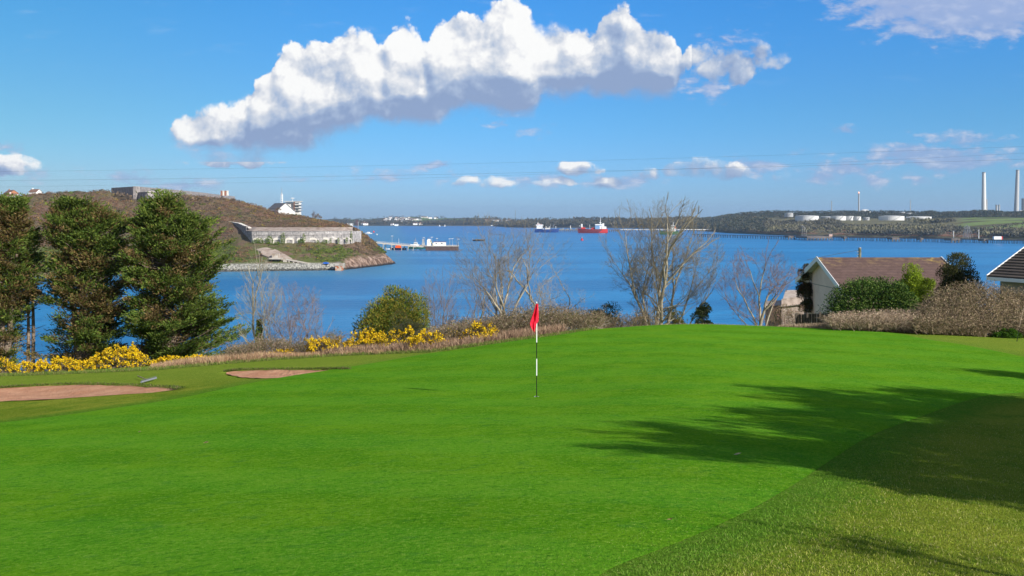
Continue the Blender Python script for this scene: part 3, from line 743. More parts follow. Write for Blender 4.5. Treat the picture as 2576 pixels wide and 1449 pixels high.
def ivy(name, spots, root, n, cols_, size=.5, rs_=rh):
    """leafy patches hugging a wall: (px, py, Y, half width m, half height m)"""
    parts = []
    for (p_, py_, Y_, w, h) in spots:
        m = int(n*w*h); a = rs_.uniform(0, 6.283, m); r = np.sqrt(rs_.uniform(0, 1, m))
        C = np.stack([X(p_, Y_)+w*r*np.cos(a)*(1+rs_.uniform(-.2, .2, m)), Y_-rs_.uniform(.1, .7, m), Z(py_, Y_)+h*r*np.sin(a)*(1+rs_.uniform(-.2, .2, m))], 1)
        parts.append(leaves_np(C, np.tile([[0, -.6, .1]], (m, 1)), size, size*.8, pick(cols_, m, rs_, .3), rs_))
    v, q, c = merge(parts); o = mesh_np(name, v, q, M['leaf'], colr=c)
    if root: o.parent = root; o.matrix_parent_inverse = Matrix.Translation(root.location).inverted()
    return o
IVY = [(.13, .21, .018), (.20, .27, .022), (.07, .13, .018)]
ivy('ivy', [(422, 493, 860, 2.3, 4.0), (418, 478, 930, 1.5, 1.6), (447, 487, 905, 3, 1.2), (462, 486, 915, 3.5, 1)], fort, 40, IVY, .6)

# casemated battery
bat = empty('casemate_battery', (X(640, 690), 690, 17))
front = [(618.5, 706), (634, 690), (690, 689), (750, 689.5), (800, 692), (830, 695.5), (860, 701.5), (887, 711)]
fp = [gp(*p) for p in front]; back = [(x_+.0, y_+16) for x_, y_ in fp]
def strip(mb, off, z0, z1, pts=fp):
    """solid band following the curved front, off = how far it stands proud"""
    P_ = []
    for i, (x_, y_) in enumerate(pts):
        a = pts[max(i-1, 0)]; b = pts[min(i+1, len(pts)-1)]; d = Vector((b[0]-a[0], b[1]-a[1], 0)).normalized(); n_ = Vector((d.y, -d.x, 0))
        P_.append((x_+n_.x*off, y_+n_.y*off, x_-n_.x*1.2, y_-n_.y*1.2))
    for (a, b) in zip(P_[:-1], P_[1:]):
        vs = [(a[0], a[1], z0), (b[0], b[1], z0), (b[2], b[3], z0), (a[2], a[3], z0), (a[0], a[1], z1), (b[0], b[1], z1), (b[2], b[3], z1), (a[2], a[3], z1)]
        mb.add(vs, [(0,3,2,1),(4,5,6,7),(0,1,5,4),(1,2,6,5),(2,3,7,6),(3,0,4,7)])
mb = MB(); strip(mb, 0, 9, 23.0); strip(mb, .12, 23.5, 25.7)
for p0_, p1_ in ((fp[-1], (fp[-1][0]+4, fp[-1][1]+16)),):
    walls(mb, [p0_, p1_], 9, 25.7, 1.5)
bl(mb, 'wall', M['battery'], bat)
mb = MB(); strip(mb, .32, 23.0, 23.5); strip(mb, .4, 25.7, 26.1); bl(mb, 'string_course', M['fort'], bat)
mb = MB(); tp = []
for i, (x_, y_) in enumerate(fp):
    tp.append((x_+(1.8 if i == 0 else -2.0 if i == len(fp)-1 else 0), y_+13, 28.6))
vs = [(x_, y_-.2 if i else y_, 26.1) for i, (x_, y_) in enumerate(fp)]+tp+[(x_, y_+14, 26) for x_, y_, _ in tp]; n = len(fp)
mb.add(vs, [(i, i+1, n+i+1, n+i) for i in range(n-1)]+[(n+i, n+i+1, 2*n+i+1, 2*n+i) for i in range(n-1)]); bl(mb, 'roof', M['slab'], bat)
mb = MB(); walls(mb, [gp(559, 765), gp(600, 728), gp(619, 706.5)], 8, 29.5, 2); 
bl(mb, 'flank_wall', M['fort'], bat)
mb = MB()
for (a, b, za, zb) in [((558.5, 766), (600, 729), 33.2, 31.2), ((600, 729), (625, 705), 31.2, 28.0)]:
    A_, B_ = gp(*a), gp(*b); vs = [(A_[0], A_[1], 29.4), (B_[0], B_[1], 27.5), (B_[0]+1.6, B_[1]+1.6, 27.5), (A_[0]+1.6, A_[1]+1.6, 29.4)]
    vs += [(vs[0][0], vs[0][1], za), (vs[1][0], vs[1][1], zb), (vs[2][0], vs[2][1], zb), (vs[3][0], vs[3][1], za)]
    mb.add(vs, [(4,5,6,7),(0,1,5,4),(1,2,6,5),(2,3,7,6),(3,0,4,7)])
bl(mb, 'raised_flank', M['fort'], bat)
mb = MB()
for (a, b, za, zb) in [((558.5, 766), (600, 729), 33.25, 31.25), ((600, 729), (625, 705), 31.25, 28.05)]:
    A_, B_ = gp(*a), gp(*b); vs = [(A_[0]-.2, A_[1]-.2, za), (B_[0]-.2, B_[1]-.2, zb), (B_[0]+1.8, B_[1]+1.8, zb), (A_[0]+1.8, A_[1]+1.8, za)]; vs += [(x_, y_, z_+.35) for x_, y_, z_ in vs]
    mb.add(vs, [(0,3,2,1),(4,5,6,7),(0,1,5,4),(1,2,6,5),(2,3,7,6),(3,0,4,7)])
bl(mb, 'coping', M['pale'], bat)
def front_y(p_):
    return float(np.interp(p_, [a for a, _ in front], [b for _, b in front]))
for i, (p_, w) in enumerate([(647,3.0),(673,3.0),(697.6,3.1),(728.3,3.1),(757.5,3.0),(786.8,3.0),(816.8,2.9),(843,2.4),(865,2.0),(880,1.5)]):
    Y_ = front_y(p_)-.05; x_ = X(p_, Y_); z0 = 16.9; h = 3.0
    outer = [(-w, z0)]+[(-w*math.cos(t), z0+h+w*.45*math.sin(t)) for t in np.linspace(0, math.pi, 11)]+[(w, z0)]
    wi = w*.70; inner = [(-wi, z0)]+[(-wi*math.cos(t), z0+h*.82+wi*.16*math.sin(t)) for t in np.linspace(0, math.pi, 11)]+[(wi, z0)]
    n = len(outer); vs = [(x_+a, Y_-.35, z) for a, z in outer]+[(x_+a, Y_-.35, z) for a, z in inner]+[(x_+a, Y_+.5, z) for a, z in outer]+[(x_+a, Y_+.5, z) for a, z in inner]
    fs = []
    for k in range(n-1):
        fs += [(k, k+1, n+k+1, n+k), (2*n+k+1, 2*n+k, 3*n+k, 3*n+k+1), (k+1, k, 2*n+k, 2*n+k+1), (n+k, n+k+1, 3*n+k+1, 3*n+k)]
    mb = MB(); mb.add(vs, fs); arch = bl(mb, 'arch', M['pale'], bat)
    mb = MB(); mb.prism([(x_+a, z) for a, z in inner], Y_-.12, Y_+.3, 'y'); pn = mb.build('arch_panel', [M['dark'], mat('peeling_board', color=(.30, .25, .19), rough=.9), mat('rusty_board', color=(.20, .07, .04), rough=.9)][(0, 0, 1, 1, 0, 1, 0, 2, 1, 1)[i]])  # near-black panels paint the shade of open arches, the others are boards
    pn.parent = arch; pn.matrix_parent_inverse = Matrix.Translation(bat.location).inverted()
ivy('ivy', [(650,610,688,4.2,3.2),(678,607,687,2.8,3.6),(697,612,686,2.5,1.4),(712,600,687,1.6,4.2),(765,601,688,1.2,3.8),(757,607,688,2.4,1.8),(818,609,691,2.4,1.6),(800,608,690,1,1.2),(852,606,697,.8,2.4),(873,605,702,.8,2.5),(884.5,597,709,.9,4.2),(832,606,693,.7,1.8)], bat, 60, IVY, .55)
tag(bat, 'long low ivy grown stone battery with pale arched openings', 'gun battery')

# concrete remains and retaining wall below it
ruin = empty('concrete_ruin', (X(690, 672), 672, 10))
mb = MB(); Yr = 672
pl = [(628,622,686),(672,622.5,684),(694,627.5,680),(714,638,672),(735,650,664),(700,650,662),(680,648,664),(659,640,668),(655,632,674)]
vs = [tuple(at(p[0], p[1], p[2]-4)) for p in pl]; n = len(vs); vs += [(x_, y_+1, z_-4) for x_, y_, z_ in vs]
mb.add(vs, [tuple(range(n))]+[(i, n+i, n+(i+1) % n, (i+1) % n) for i in range(n)]); bl(mb, 'slab', M['slab'], ruin)
mb = MB(); x0 = X(685, 658); mb.box(x0, X(700, 658), 656.5, 662, Z(649, 658), Z(638, 658)); bl(mb, 'blockhouse', M['concrete'], ruin, bevel=.05)
mb = MB(); mb.box(X(678, 656), X(712, 656), 653.5, 657, Z(652, 656), Z(648.5, 656)); bl(mb, 'ledge', M['concrete'], ruin)
tag(ruin, 'broken concrete emplacement and small blockhouse below the battery', 'ruin')
ramp = empty('retaining_wall', (X(760, 650), 650, 4))
mb = MB(); Yw = 657
xs = [X(p, Yw) for p in (719, 724, 736, 747.5, 759, 772, 784, 801)]; tops = [Z(t, Yw) for t in (650.5, 651.5, 654, 656, 658, 660.3, 662.3, 665)]
zb = Z(664.5, Yw)-.5
for i, p in enumerate((719, 728, 739.5, 750.5, 762, 774.5, 788)):
    x_ = X(p, Yw); zt = np.interp(x_, xs, tops); w = .9 if i else 2.2
    mb.box(x_-w/2-(.6 if not i else 0), x_+w/2, Yw-1.2, Yw+1.5, zb, zt-.5)
for i in range(len(xs)-1):
    a, b = xs[i], xs[i+1]; za, zc = tops[i], tops[i+1]
    mb.add([(a, Yw-1.4, za-.8), (b, Yw-1.4, zc-.8), (b, Yw+3, zc-.8), (a, Yw+3, za-.8), (a, Yw-1.4, za), (b, Yw-1.4, zc), (b, Yw+3, zc), (a, Yw+3, za)], [(0,3,2,1),(4,5,6,7),(0,1,5,4),(1,2,6,5),(2,3,7,6),(3,0,4,7)])
bl(mb, 'wall', M['concrete'], ramp)
mb = MB(); mb.add([(xs[0], Yw+1.6, zb), (xs[-1], Yw+1.6, zb), (xs[-1], Yw+1.6, tops[-1]-.85), (xs[0], Yw+1.6, tops[0]-.85)], [(0,1,2,3)]); bl(mb, 'bay_shade', M['dark'], ramp)  # dark sheet painted in for the shade behind the open bays
tag(ramp, 'sloping concrete retaining wall with dark open bays beside the shore track', 'wall')
blk = empty('concrete_block', (X(853, 643), 643, 0)); mb = MB(); mb.box(X(844.5, 643), X(862, 643), 641, 646, -1, Z(668, 643)); bl(mb, 'base', speck('rusty_concrete', (.42, .34, .27), (.35, .12, .05), .6, lo=.45, hi=.55), blk)
mb = MB(); mb.box(X(843.6, 643), X(863, 643), 640.7, 646.3, Z(668, 643), Z(662.5, 643)); bl(mb, 'cap', M['concrete'], blk, bevel=.08)
tag(blk, 'rust stained concrete block at the end of the boulder sea wall', 'concrete block')

# blue car on the track
car = empty('parked_car', (X(820, 650), 650, 4.02), R(8))
L_ = 4.3; prof = [(-2.15,.35),(-2.1,.85),(-1.6,.98),(-1.0,1.42),(.55,1.46),(1.15,1.02),(2.0,.86),(2.15,.6),(2.12,.35)]
mb = MB(); mb.prism(prof, -.85, .85, 'y'); mb.build('body', mat('blue_car_paint', color=(.005, .12, .62), rough=.25, spec=.6), car, bevel=.06)
for s_ in (-1, 1):
    mb = MB(); mb.prism([(-1.05,1.0),(-.85,1.36),(.5,1.38),(.95,1.02)], s_*.86-.01, s_*.86+.01, 'y'); mb.build('window', M['glass'], car)
    for xx in (-1.35, 1.35):
        mb = MB(); mb.tube([(xx, s_*.80-.1, .33), (xx, s_*.80+.1, .33)], .33, 14); w = mb.build('wheel', M['black'], car)
        mb = MB(); mb.tube([(xx, s_*.80-.12, .33), (xx, s_*.80+.12, .33)], .17, 10); mb.build('rim', M['steel'], w)
tag(car, 'bright blue car parked on the track below the battery', 'car')

# coastguard building with look-out tower and mast
cg = empty('coastguard_station', (X(722, 856), 856, 38)); Yc = 856
mb = MB(); z0 = 36; ze = Z(531, Yc); za = Z(510.4, Yc); xa = X(719, Yc); xl = X(700.5, Yc); xr = X(742, Yc)
mb.prism([(xl, z0), (xr, z0), (xr, ze), (xa, za), (xl, Z(525.5, Yc))], Yc, Yc+.6, 'y')
bl(mb, 'gable_wall', M['white'], cg)
mb = MB(); o1 = (X(691, Yc+22)-xa)
for (px0, z_0, px1, z_1) in ((xl, Z(525.5, Yc), xa, za), (xa, za, xr, ze)):
    mb.add([(px0, Yc-.4, z_0+.1), (px1, Yc-.4, z_1+.1), (px1+o1, Yc+22, z_1+.1), (px0+o1, Yc+22, z_0+.1), (px0, Yc-.4, z_0-.3), (px1, Yc-.4, z_1-.3), (px1+o1, Yc+22, z_1-.3), (px0+o1, Yc+22, z_0-.3)],
           [(0,1,2,3),(4,7,6,5),(0,4,5,1),(1,5,6,2),(2,6,7,3),(3,7,4,0)])
bl(mb, 'roof', mat('grey_slate', color=(.16, .155, .165), rough=.8), cg)
mb = MB(); mb.add([(xl+o1, Yc+22, z0), (xl, Yc, z0), (xl, Yc, Z(525.5, Yc)), (xl+o1, Yc+22, Z(525.5, Yc))], [(0,1,2,3)]); bl(mb, 'side_wall', M['white'], cg)
tw = [(738, 754)]; mb = MB(); Yt = Yc+6
mb.box(X(739, Yt), X(753, Yt), Yt, Yt+8, 36, Z(507, Yt)); mb.box(X(717, Yt), X(739, Yt), Yt+2, Yt+9, 40, Z(508.5, Yt)); tower = bl(mb, 'tower', M['offwhite'], cg)
mb = MB()
for py_ in (530, 523.5, 516): mb.box(X(744, Yt), X(757, Yt), Yt-2, Yt+9, Z(py_, Yt), Z(py_, Yt)+.35)
bl(mb, 'balcony', M['grey'], cg)
mb = MB(); mb.box(X(738.5, Yt), X(742, Yt), Yt-.5, Yt, 40, Z(508, Yt)); bl(mb, 'stair_shaft', mat('brown_brick', color=(.16, .09, .07)), cg)
for py_, w in ((528, 5), (520, 9), (512, 9)):
    mb = MB(); mb.box(X(747-w/2, Yt), X(747+w/2, Yt), Yt-.12, Yt-.02, Z(py_+1.3, Yt), Z(py_-1.3, Yt)); bl(mb, 'window', M['glass'], cg)
mb = MB(); mb.box(X(715, Yt), X(755, Yt), Yt-1, Yt+10, Z(507, Yt), Z(506, Yt)); 
mb.add([(X(751, Yt), Yt, Z(510, Yt)), (X(757.5, Yt), Yt, Z(505.8, Yt)), (X(757.5, Yt), Yt+6, Z(505.8, Yt)), (X(751, Yt), Yt+6, Z(510, Yt)), (X(751, Yt), Yt, Z(511, Yt)), (X(757.5, Yt), Yt, Z(507, Yt)), (X(757.5, Yt), Yt+6, Z(507, Yt)), (X(751, Yt), Yt+6, Z(511, Yt))], [(0,1,2,3),(4,7,6,5),(0,4,5,1),(1,5,6,2),(2,6,7,3),(3,7,4,0)])
bl(mb, 'flat_roof', M['offwhite'], cg)
mb = MB(); xm = X(733, Yt); mb.tube([(xm, Yt+4, Z(506, Yt)), (xm, Yt+4, Z(500, Yt))], .12, 5); mb.lathe([(.3, 0), (2., .5), (2., .7), (.4, 1.0)], (xm, Yt+4, Z(500, Yt)), 14); bl(mb, 'radar_scanner', M['white'], cg)
tag(cg, 'white gabled coastguard building with glazed look-out tower on the ridge', 'building')
mast = empty('lattice_mast', (X(709, 868), 868, 39)); mb = MB(); xm = X(709, 868); z1 = Z(488, 868); z2 = Z(473, 868)
for sx_ in (-.6, .6):
    for sy_ in (-.6, .6): mb.tube([(xm+sx_*1.5, 868+sy_, 39), (xm+sx_, 868+sy_, z1)], .16, 4)
for k in range(9):
    z = 40+(z1-40)*k/8; w = .6*(1.5-.5*k/8); mb.tube([(xm-w, 867.4, z), (xm+w, 867.4, z+1.2)], .1, 3); mb.tube([(xm+w, 867.4, z), (xm-w, 867.4, z+1.2)], .1, 3)
bl(mb, 'lattice', M['white'], mast); mb = MB(); mb.tube([(xm, 868, z1-1), (xm, 868, z2)], [.28, .12], 5); bl(mb, 'aerial', M['grey'], mast)
tag(mast, 'tall thin white lattice radio mast behind the coastguard building', 'mast')

def gabled(name, p_, py_, land, w, d, h, rz, wallm, roofm, label, cat='house', group=None, rise=.35, chim=True, loc=None):
    """small house far away: walls, roof, door and windows where they would still show"""
    c = loc if loc is not None else land.hit(p_, py_); r = empty(name, (c.x, c.y, c.z-.6), rz)
    mb = MB(); mb.prism([(-w/2, 0), (w/2, 0), (w/2, h+.6), (0, h+.6+w*rise), (-w/2, h+.6)], -d/2, d/2, 'y'); mb.build('wall', wallm, r)
    mb = MB(); e = .3; t = .25
    for s_ in (-1, 1):
        a = (s_*(w/2+e), h+.6-e*rise*2*.9+.06); b = (0, h+.6+w*rise+.06)
        mb.prism([a, b, (b[0], b[1]+t), (a[0], a[1]+t)] if s_ < 0 else [b, a, (a[0], a[1]+t), (b[0], b[1]+t)], -d/2-e, d/2+e, 'y')
    rf = mb.build('roof', roofm, r)
    if chim: mb = MB(); mb.box(-.4, .4, d*.3, d*.3+.8, h+w*rise, h+w*rise+1.9); mb.build('chimney', wallm, rf)
    tag(r, label, cat, group); return r
M['brickhouse'] = mat('orange_brick', color=(.34, .15, .08), rough=.9); M['rooftile'] = speck('brown_tiles', (.15, .085, .062), (.20, .115, .085), 1.)
M['slate'] = mat('slate', color=(.13, .13, .14), rough=.8)
gabled('house', 0, 0, None, 8, 11, 2.6, R(52), M['brickhouse'], M['rooftile'], 'orange brick house with a brown roof on the skyline at far left', 'house', loc=at(28, 494, 858))
gabled('bungalow', 0, 0, None, 7, 8, 2.2, R(75), M['white'], M['rooftile'], 'small white bungalow on the skyline right of the orange brick house', 'bungalow', loc=at(89, 489.5, 858))
gabled('bungalow', 0, 0, None, 6, 7, 2.3, R(90), M['white'], M['rooftile'], 'small white bungalow below the orange brick house at far left', 'bungalow', loc=at(33, 500, 838))

# ---------------------------------------------------------------- refinery coast on the right
rs0 = {1690:(None,3300,-2),1735:(None,2900,-2),1835:(None,2280,-2),1950:(None,2020,-2),2100:(None,1830,-2),2300:(None,1700,-2),2450:(None,1560,-2),2576:(None,1490,-2),2900:(None,1300,-2)}
def off(dy, z): return {k: (None, v[1]+dy, z if not isinstance(z, dict) else float(np.interp(k, sorted(z), [z[a] for a in sorted(z)]))) for k, v in rs0.items()}
rs1 = off(30, {1690:-2, 1735:3, 1900:5, 2900:5})
rs2 = off(200, {1690:-2, 1735:14, 1830:16, 2000:14, 2400:14, 2900:14})
rs3 = off(420, {1690:-2, 1735:24, 1850:29, 1950:31, 2900:30})
rs4 = off(600, {1690:-2, 1735:26, 1850:36, 1950:31, 2900:31})
rs4b = off(760, {1690:-2, 1735:28, 1850:40, 1950:38, 2100:35, 2300:35, 2450:38, 2900:38})
sk = {1690:558,1735:553,1790:549.5,1836:541.5,1873:537.5,1951:533,2008:536,2094:535,2180:534.5,2324:536,2410:537,2440:535,2482:533,2540:537,2600:534,2900:534}
rs5 = {k: (v, np.interp(k, sorted(rs0), [rs0[a][1]+950 for a in sorted(rs0)])) for k, v in sk.items()}
rs6 = {k: (None, v[1]+900, CZ+(HY-v[0])/F*v[1]-4) for k, v in rs5.items()}
rs7 = {k: (None, v[1]+2200, -5) for k, v in rs5.items()}
ref = Land(1690, 2900, [rs0, rs1, rs2, rs3, rs4, rs4b, rs5, rs6, rs7], amp=[0,1,3,.3,.1,1,2,1,0], step=6, sub=10, seed=21, sc=(60, 22))
def reff(q, b):
    p = wpos(q); r = attf(q, 'row'); sp = attf(q, 'spx'); x, y, z = q.sep(p)
    n1 = q.noise(p, .006, 4, .6); n2 = q.noise(p, .03, 4, .65)
    c = q.mix(q.rng(n2, .4, .6), (.115, .105, .055), (.16, .145, .075))
    fields = q.m('MULTIPLY', q.rng(sp, 2.395, 2.44), q.rng(r, 1.5, 1.9))
    strip_ = q.m('FRACT', q.m('ADD', q.m('MULTIPLY', y, .0085), q.m('MULTIPLY', x, -.0016)))
    fc = q.mix(q.m('GREATER_THAN', strip_, .32), (.09, .085, .04), (.155, .205, .060))
    c = q.mix(fields, c, fc)
    red = q.m('MULTIPLY', q.m('MULTIPLY', q.rng(r, .7, 1.), q.rng(r, 2.0, 1.6)), q.rng(n1, .40, .46))
    c = q.mix(q.m('MULTIPLY', red, .9), c, (.21, .105, .065))
    c = q.mix(q.rng(r, .62, .5), c, (.04, .037, .035))
    c = q.mix(q.m('MULTIPLY', q.rng(sp, 1.93, 1.86), .85), c, (.035, .042, .025))
    c = q.mix(q.m('MULTIPLY', q.rng(r, 4.8, 5.3), .85), c, (.045, .050, .028))
    q.put(b.inputs['Base Color'], c)
M['refcoast'] = mat('refinery_coast', reff, rough=.95, spec=.05)
ref.mesh('far_coast', M['refcoast'])
# woodland along it
rw = np.random.RandomState(5); P = []; Cc = []; Rr = []
for k in range(11000):
    t_ = rw.choice([rw.uniform(1.0, 2.95), rw.uniform(4.9, 6.15)], p=[.72, .28]); p_ = rw.uniform(1735, 2640)
    if p_ < 1930: t_ = rw.uniform(.9, 6.15)
    i = int(t_/8*(ref.x.shape[0]-1)); j = int((p_-ref.px[0])/6); x_, y_, z_ = ref.x[i, j], ref.Y[i, j], ref.z[i, j]
    if z_ < 2: continue
    if p_ >= 2400 and 1.9 < t_ < 4.6 and rw.rand() < .94: continue
    if t_ < 1.7 and (2040 < p_ < 2095 or 2105 < p_ < 2150 or 2370 < p_ < 2470) and rw.rand() < .9: continue
    if p_ > 1940 and 2.2 < t_ < 4.6 and vnoise(x_, y_, 120, 3) < .1: continue
    P.append((x_, y_, z_+1.5)); s_ = vnoise(x_, y_, 90, 2)
    c = (.125, .115, .065) if s_ > .1 else (.085, .078, .052)
    if p_ < 1930 or t_ > 4.8: c = (.040, .045, .028) if rw.rand() < .7 else (.07, .062, .04)
    Cc.append(c); Rr.append(rw.uniform(4, 7.5)*(1 if t_ < 4.8 else .8))
v_, q_, c_ = domes(np.array(P), np.array(Rr), np.array(Cc), 14, .7, rw)
tag(mesh_np('woodland', v_, q_, M['straw'], colr=c_), 'leafless brown and dark woodland along the refinery shore', 'woodland', kind='stuff')

M['tank'] = mat('tank_paint', color=(.58, .58, .57), rough=.6); M['tankd'] = mat('dull_tank_paint', color=(.34, .345, .35), rough=.6)
def tank(p0_, p1_, base, top, Y_, m, label, dome=.03, grp_='storage tanks of the refinery'):
    c = at((p0_+p1_)/2, base, Y_); r = (p1_-p0_)/2/F*Y_; h = (base-top)/F*Y_
    t = empty('storage_tank', c); mb = MB(); mb.lathe([(r, -3), (r, h)], (0, 0, 0), 40); mb.build('shell', m, t)
    mb = MB(); mb.lathe([(r+.3, h-.2), (r+.3, h+.3), (r*.97, h+.35), (r*.5, h+.35+r*dome), (0.05, h+.35+r*dome*1.3)], (0, 0, 0), 40); mb.build('roof', M['tank'], t)
    mb = MB()
    for k in range(14):
        a = -1.9+k*.05; mb.box(-.8, .8, -.5, .5, 0, .3, Matrix.Translation((math.cos(a)*(r+1), math.sin(a)*(r+1), h*k/14)))
    mb.build('stair', M['grey'], t); tag(t, label, 'storage tank', grp_); return t
for a in [(2001,2058.5,555,543.5,2270,'tank','broad white storage tank, leftmost of the front row'),(2063,2102,555,545.5,2330,'tankd','dull grey storage tank behind the second white tank from the left'),(2090,2127,555,544,2270,'tank','second white storage tank from the left in the front row'),
          (2128,2147,555,544,2275,'tank','narrow storage tank just right of the second white tank'),(2147.5,2165.5,555,545,2270,'tank','squat storage tank at the right end of the left tank group'),(2172,2187,555,547,2280,'tankd','small grey storage tank alone between the two tank groups'),
          (2212,2273,555,544,2270,'tank','broadest storage tank, at the left of the right hand pair'),(2281,2341,556,545.5,2270,'tank','rightmost broad storage tank of the front row'),(1974,1995,543,536,2700,'tankd','grey storage tank half hidden in trees on the wooded crest'),
          (2262,2276,543,534,2600,'tankd','small storage tank on the crest above the broad pair'),(2278,2296,543,536,2580,'tank','small pale storage tank on the crest left of the thin mast')]:
    tank(a[0], a[1], a[2], a[3], a[4], M[a[5]], a[6])
tank(2159, 2191, 536, 533, 2900, M['tank'], 'low domed white tank beside the flare stack', .32)
tank(2550, 2585, 541, 537, 2560, M['tank'], 'pale low domed tank below the tall right hand chimney', .35)

def stack(name, p_, base, top, w0, w1, Y_, m, label, cat, lean=0., extra=None):
    c = at(p_, base, Y_); h = (base-top)/F*Y_; r0 = w0/2/F*Y_; r1 = w1/2/F*Y_
    t = empty(name, c); mb = MB(); mb.tube([(0, 0, -8), (lean*h, 0, h)], [r0, r1], 20); mb.build('shaft', m, t, smooth=False)
    mb = MB(); mb.tube([(lean*h, 0, h-.5), (lean*h, 0, h+2)], [r1*1.08, r1*1.08], 20); mb.build('rim', M['grey'], t)
    if extra: extra(t, h, r0, r1)
    tag(t, label, cat); return t
M['stack'] = mat('chimney_concrete', color=(.42, .42, .42), rough=.7); M['stackw'] = mat('pale_chimney', color=(.60, .60, .58), rough=.5)
def pipe(t, h, r0, r1):
    mb = MB(); mb.tube([(r0+1.2, -1, -5), (r0+1.2, -1, h*.32)], 2.0, 10); mb.build('side_duct', M['grey'], t)
stack('chimney', 2475, 533, 435, 12, 8.5, 2900, M['stackw'], 'tall pale refinery chimney with a shorter duct at its foot', 'chimney', extra=pipe)
stack('chimney', 2556.5, 531, 429, 12, 8, 2900, M['stack'], 'tall darker refinery chimney nearest the right edge', 'chimney', lean=.035)
stack('process_column', 2576, 534, 501, 13, 11, 2850, M['tankd'], 'thick dark process column cut by the right edge', 'column')
stack('process_column', 2507, 533, 517, 5, 5, 2850, M['tankd'], 'short grey process column, left of the small pair between the chimneys', 'column')
stack('process_column', 2513.5, 533, 516.5, 4, 4, 2860, M['tankd'], 'short slim process column, right of the small pair between the chimneys', 'column')
def flame(t, h, r0, r1):
    mb = MB(); mb.lathe([(.4, 0), (1.6, 1.5), (2.2, 3), (1.2, 5), (.05, 6.5)], (0, 0, h+1), 8)
    fm = mat('flame'); fm.node_tree.nodes['Principled BSDF'].inputs['Emission Color'].default_value = (1, .32, .12, 1); fm.node_tree.nodes['Principled BSDF'].inputs['Emission Strength'].default_value = 1.6
    mb.build('flame', fm, t)
stack('flare_stack', 2160.5, 535, 488, 4, 3, 2880, M['tankd'], 'thin flare stack with an orange flame at its tip', 'flare stack', extra=flame)
stack('mast', 2092, 536, 507, 2.4, 1.6, 2880, M['tankd'], 'thin mast on the crest left of the flare stack', 'mast')
stack('mast', 2290, 536, 504.5, 2.4, 1.5, 2880, M['tankd'], 'thin mast on the crest behind the small pale tank', 'mast')
for p_, b_, t_, Y_, lb in ((2136.7, 578, 567, 1990, 'white triangular sea mark on the slope below the tanks'), (1979*.0+2582-0.1, 0, 0, 0, None), (1868, 583, 573, 2350, 'white triangular sea mark at the shore left of the woodland')):
    if not lb: continue
    c = at(p_, b_, Y_); h = (b_-t_)/F*Y_; t = empty('sea_mark', c); mb = MB(); mb.prism([(-h*.33, 0), (h*.33, 0), (0, h)], -.3, .3, 'y'); mb.build('board', M['white'], t)
    mb = MB(); mb.tube([(0, 3, -1), (0, .3, h*.8)], .3, 5); mb.build('prop', M['grey'], t); tag(t, lb, 'sea mark')

# long oil jetty
M['pier'] = speck('weathered_pier', (.10, .085, .075), (.17, .14, .12), .2)
jt = empty('oil_jetty', (X(2118, 1527), 1527, 0)); ax = [(1743,596),(1970,602),(2118,605),(2400,610),(2640,615)]
line = [(X(p, seaY(y)), seaY(y)) for p, y in ax]
def jet_at(p): y = np.interp(p, [a for a, _ in ax], [b for _, b in ax]); return X(p, seaY(y)), seaY(y)
mb = MB()
for a, b in zip(line[:-1], line[1:]):
    d = Vector((b[0]-a[0], b[1]-a[1], 0)); n_ = Vector((-d.y, d.x, 0)).normalized()*5
    vs = [(a[0], a[1], 4.6), (b[0], b[1], 4.6), (b[0]+n_.x, b[1]+n_.y, 4.6), (a[0]+n_.x, a[1]+n_.y, 4.6)]; vs += [(x_, y_, 5.6) for x_, y_, _ in vs]
    mb.add(vs, [(0,3,2,1),(4,5,6,7),(0,1,5,4),(1,2,6,5),(2,3,7,6),(3,0,4,7)])
bl(mb, 'deck', M['pier'], jt)
mb = MB()
p = 1748.
while p < 2640:
    x_, y_ = jet_at(p)
    for o in (0, 4.4): mb.tube([(x_+rw.uniform(-.6, .6), y_+o, -2), (x_, y_+o, 4.7)], .42, 5)
    p += 7*(1500/y_)*rw.uniform(.8, 1.2)
o_ = bl(mb, 'piles', M['pier'], jt); o_['kind'] = 'stuff'
for i, (p0_, p1_, hh) in enumerate([(1975,1996,1),(2003,2090,6.),(2118,2126,6.2),(2233,2258,6),(2308,2318,6),(2376,2412,6.6),(2462,2480,6.4)]):
    x0, y0 = jet_at(p0_); x1, y1 = jet_at(p1_); mb = MB(); mb.box(x0, x1, min(y0, y1)-7, max(y0, y1)+3, 3.0, 6.4)
    for k in range(int((x1-x0)/5)+1): mb.box(x0+k*5, x0+k*5+1.4, min(y0, y1)-6.5, min(y0, y1)-5, -2, 3.0)
    bl(mb, 'jetty_head', M['pier'], jt)
for p_, t_ in ((2016,566),(2021,567),(2026,572)):
    x_, y_ = jet_at(p_); mb = MB(); zt = Z(t_, y_); mb.tube([(x_, y_-3, 6), (x_+.5, y_-3, zt-4), (x_-2, y_-3, zt)], .35, 5); bl(mb, 'loading_arm', M['grey'], jt)
for p_, t_ in ((2423,568),(2427,565),(2431,566),(2435,569),(2440,580),(2420,582)):
    x_, y_ = jet_at(p_); mb = MB(); zt = Z(t_, y_); mb.tube([(x_-1, y_-3, 6), (x_+.5, y_-3, zt), (x_+3, y_-3, zt-9), (x_+2.4, y_-3, 8)], .28, 5); bl(mb, 'loading_arm', M['grey'], jt)
tag(jt, 'long dark oil jetty on piles below the refinery', 'jetty')
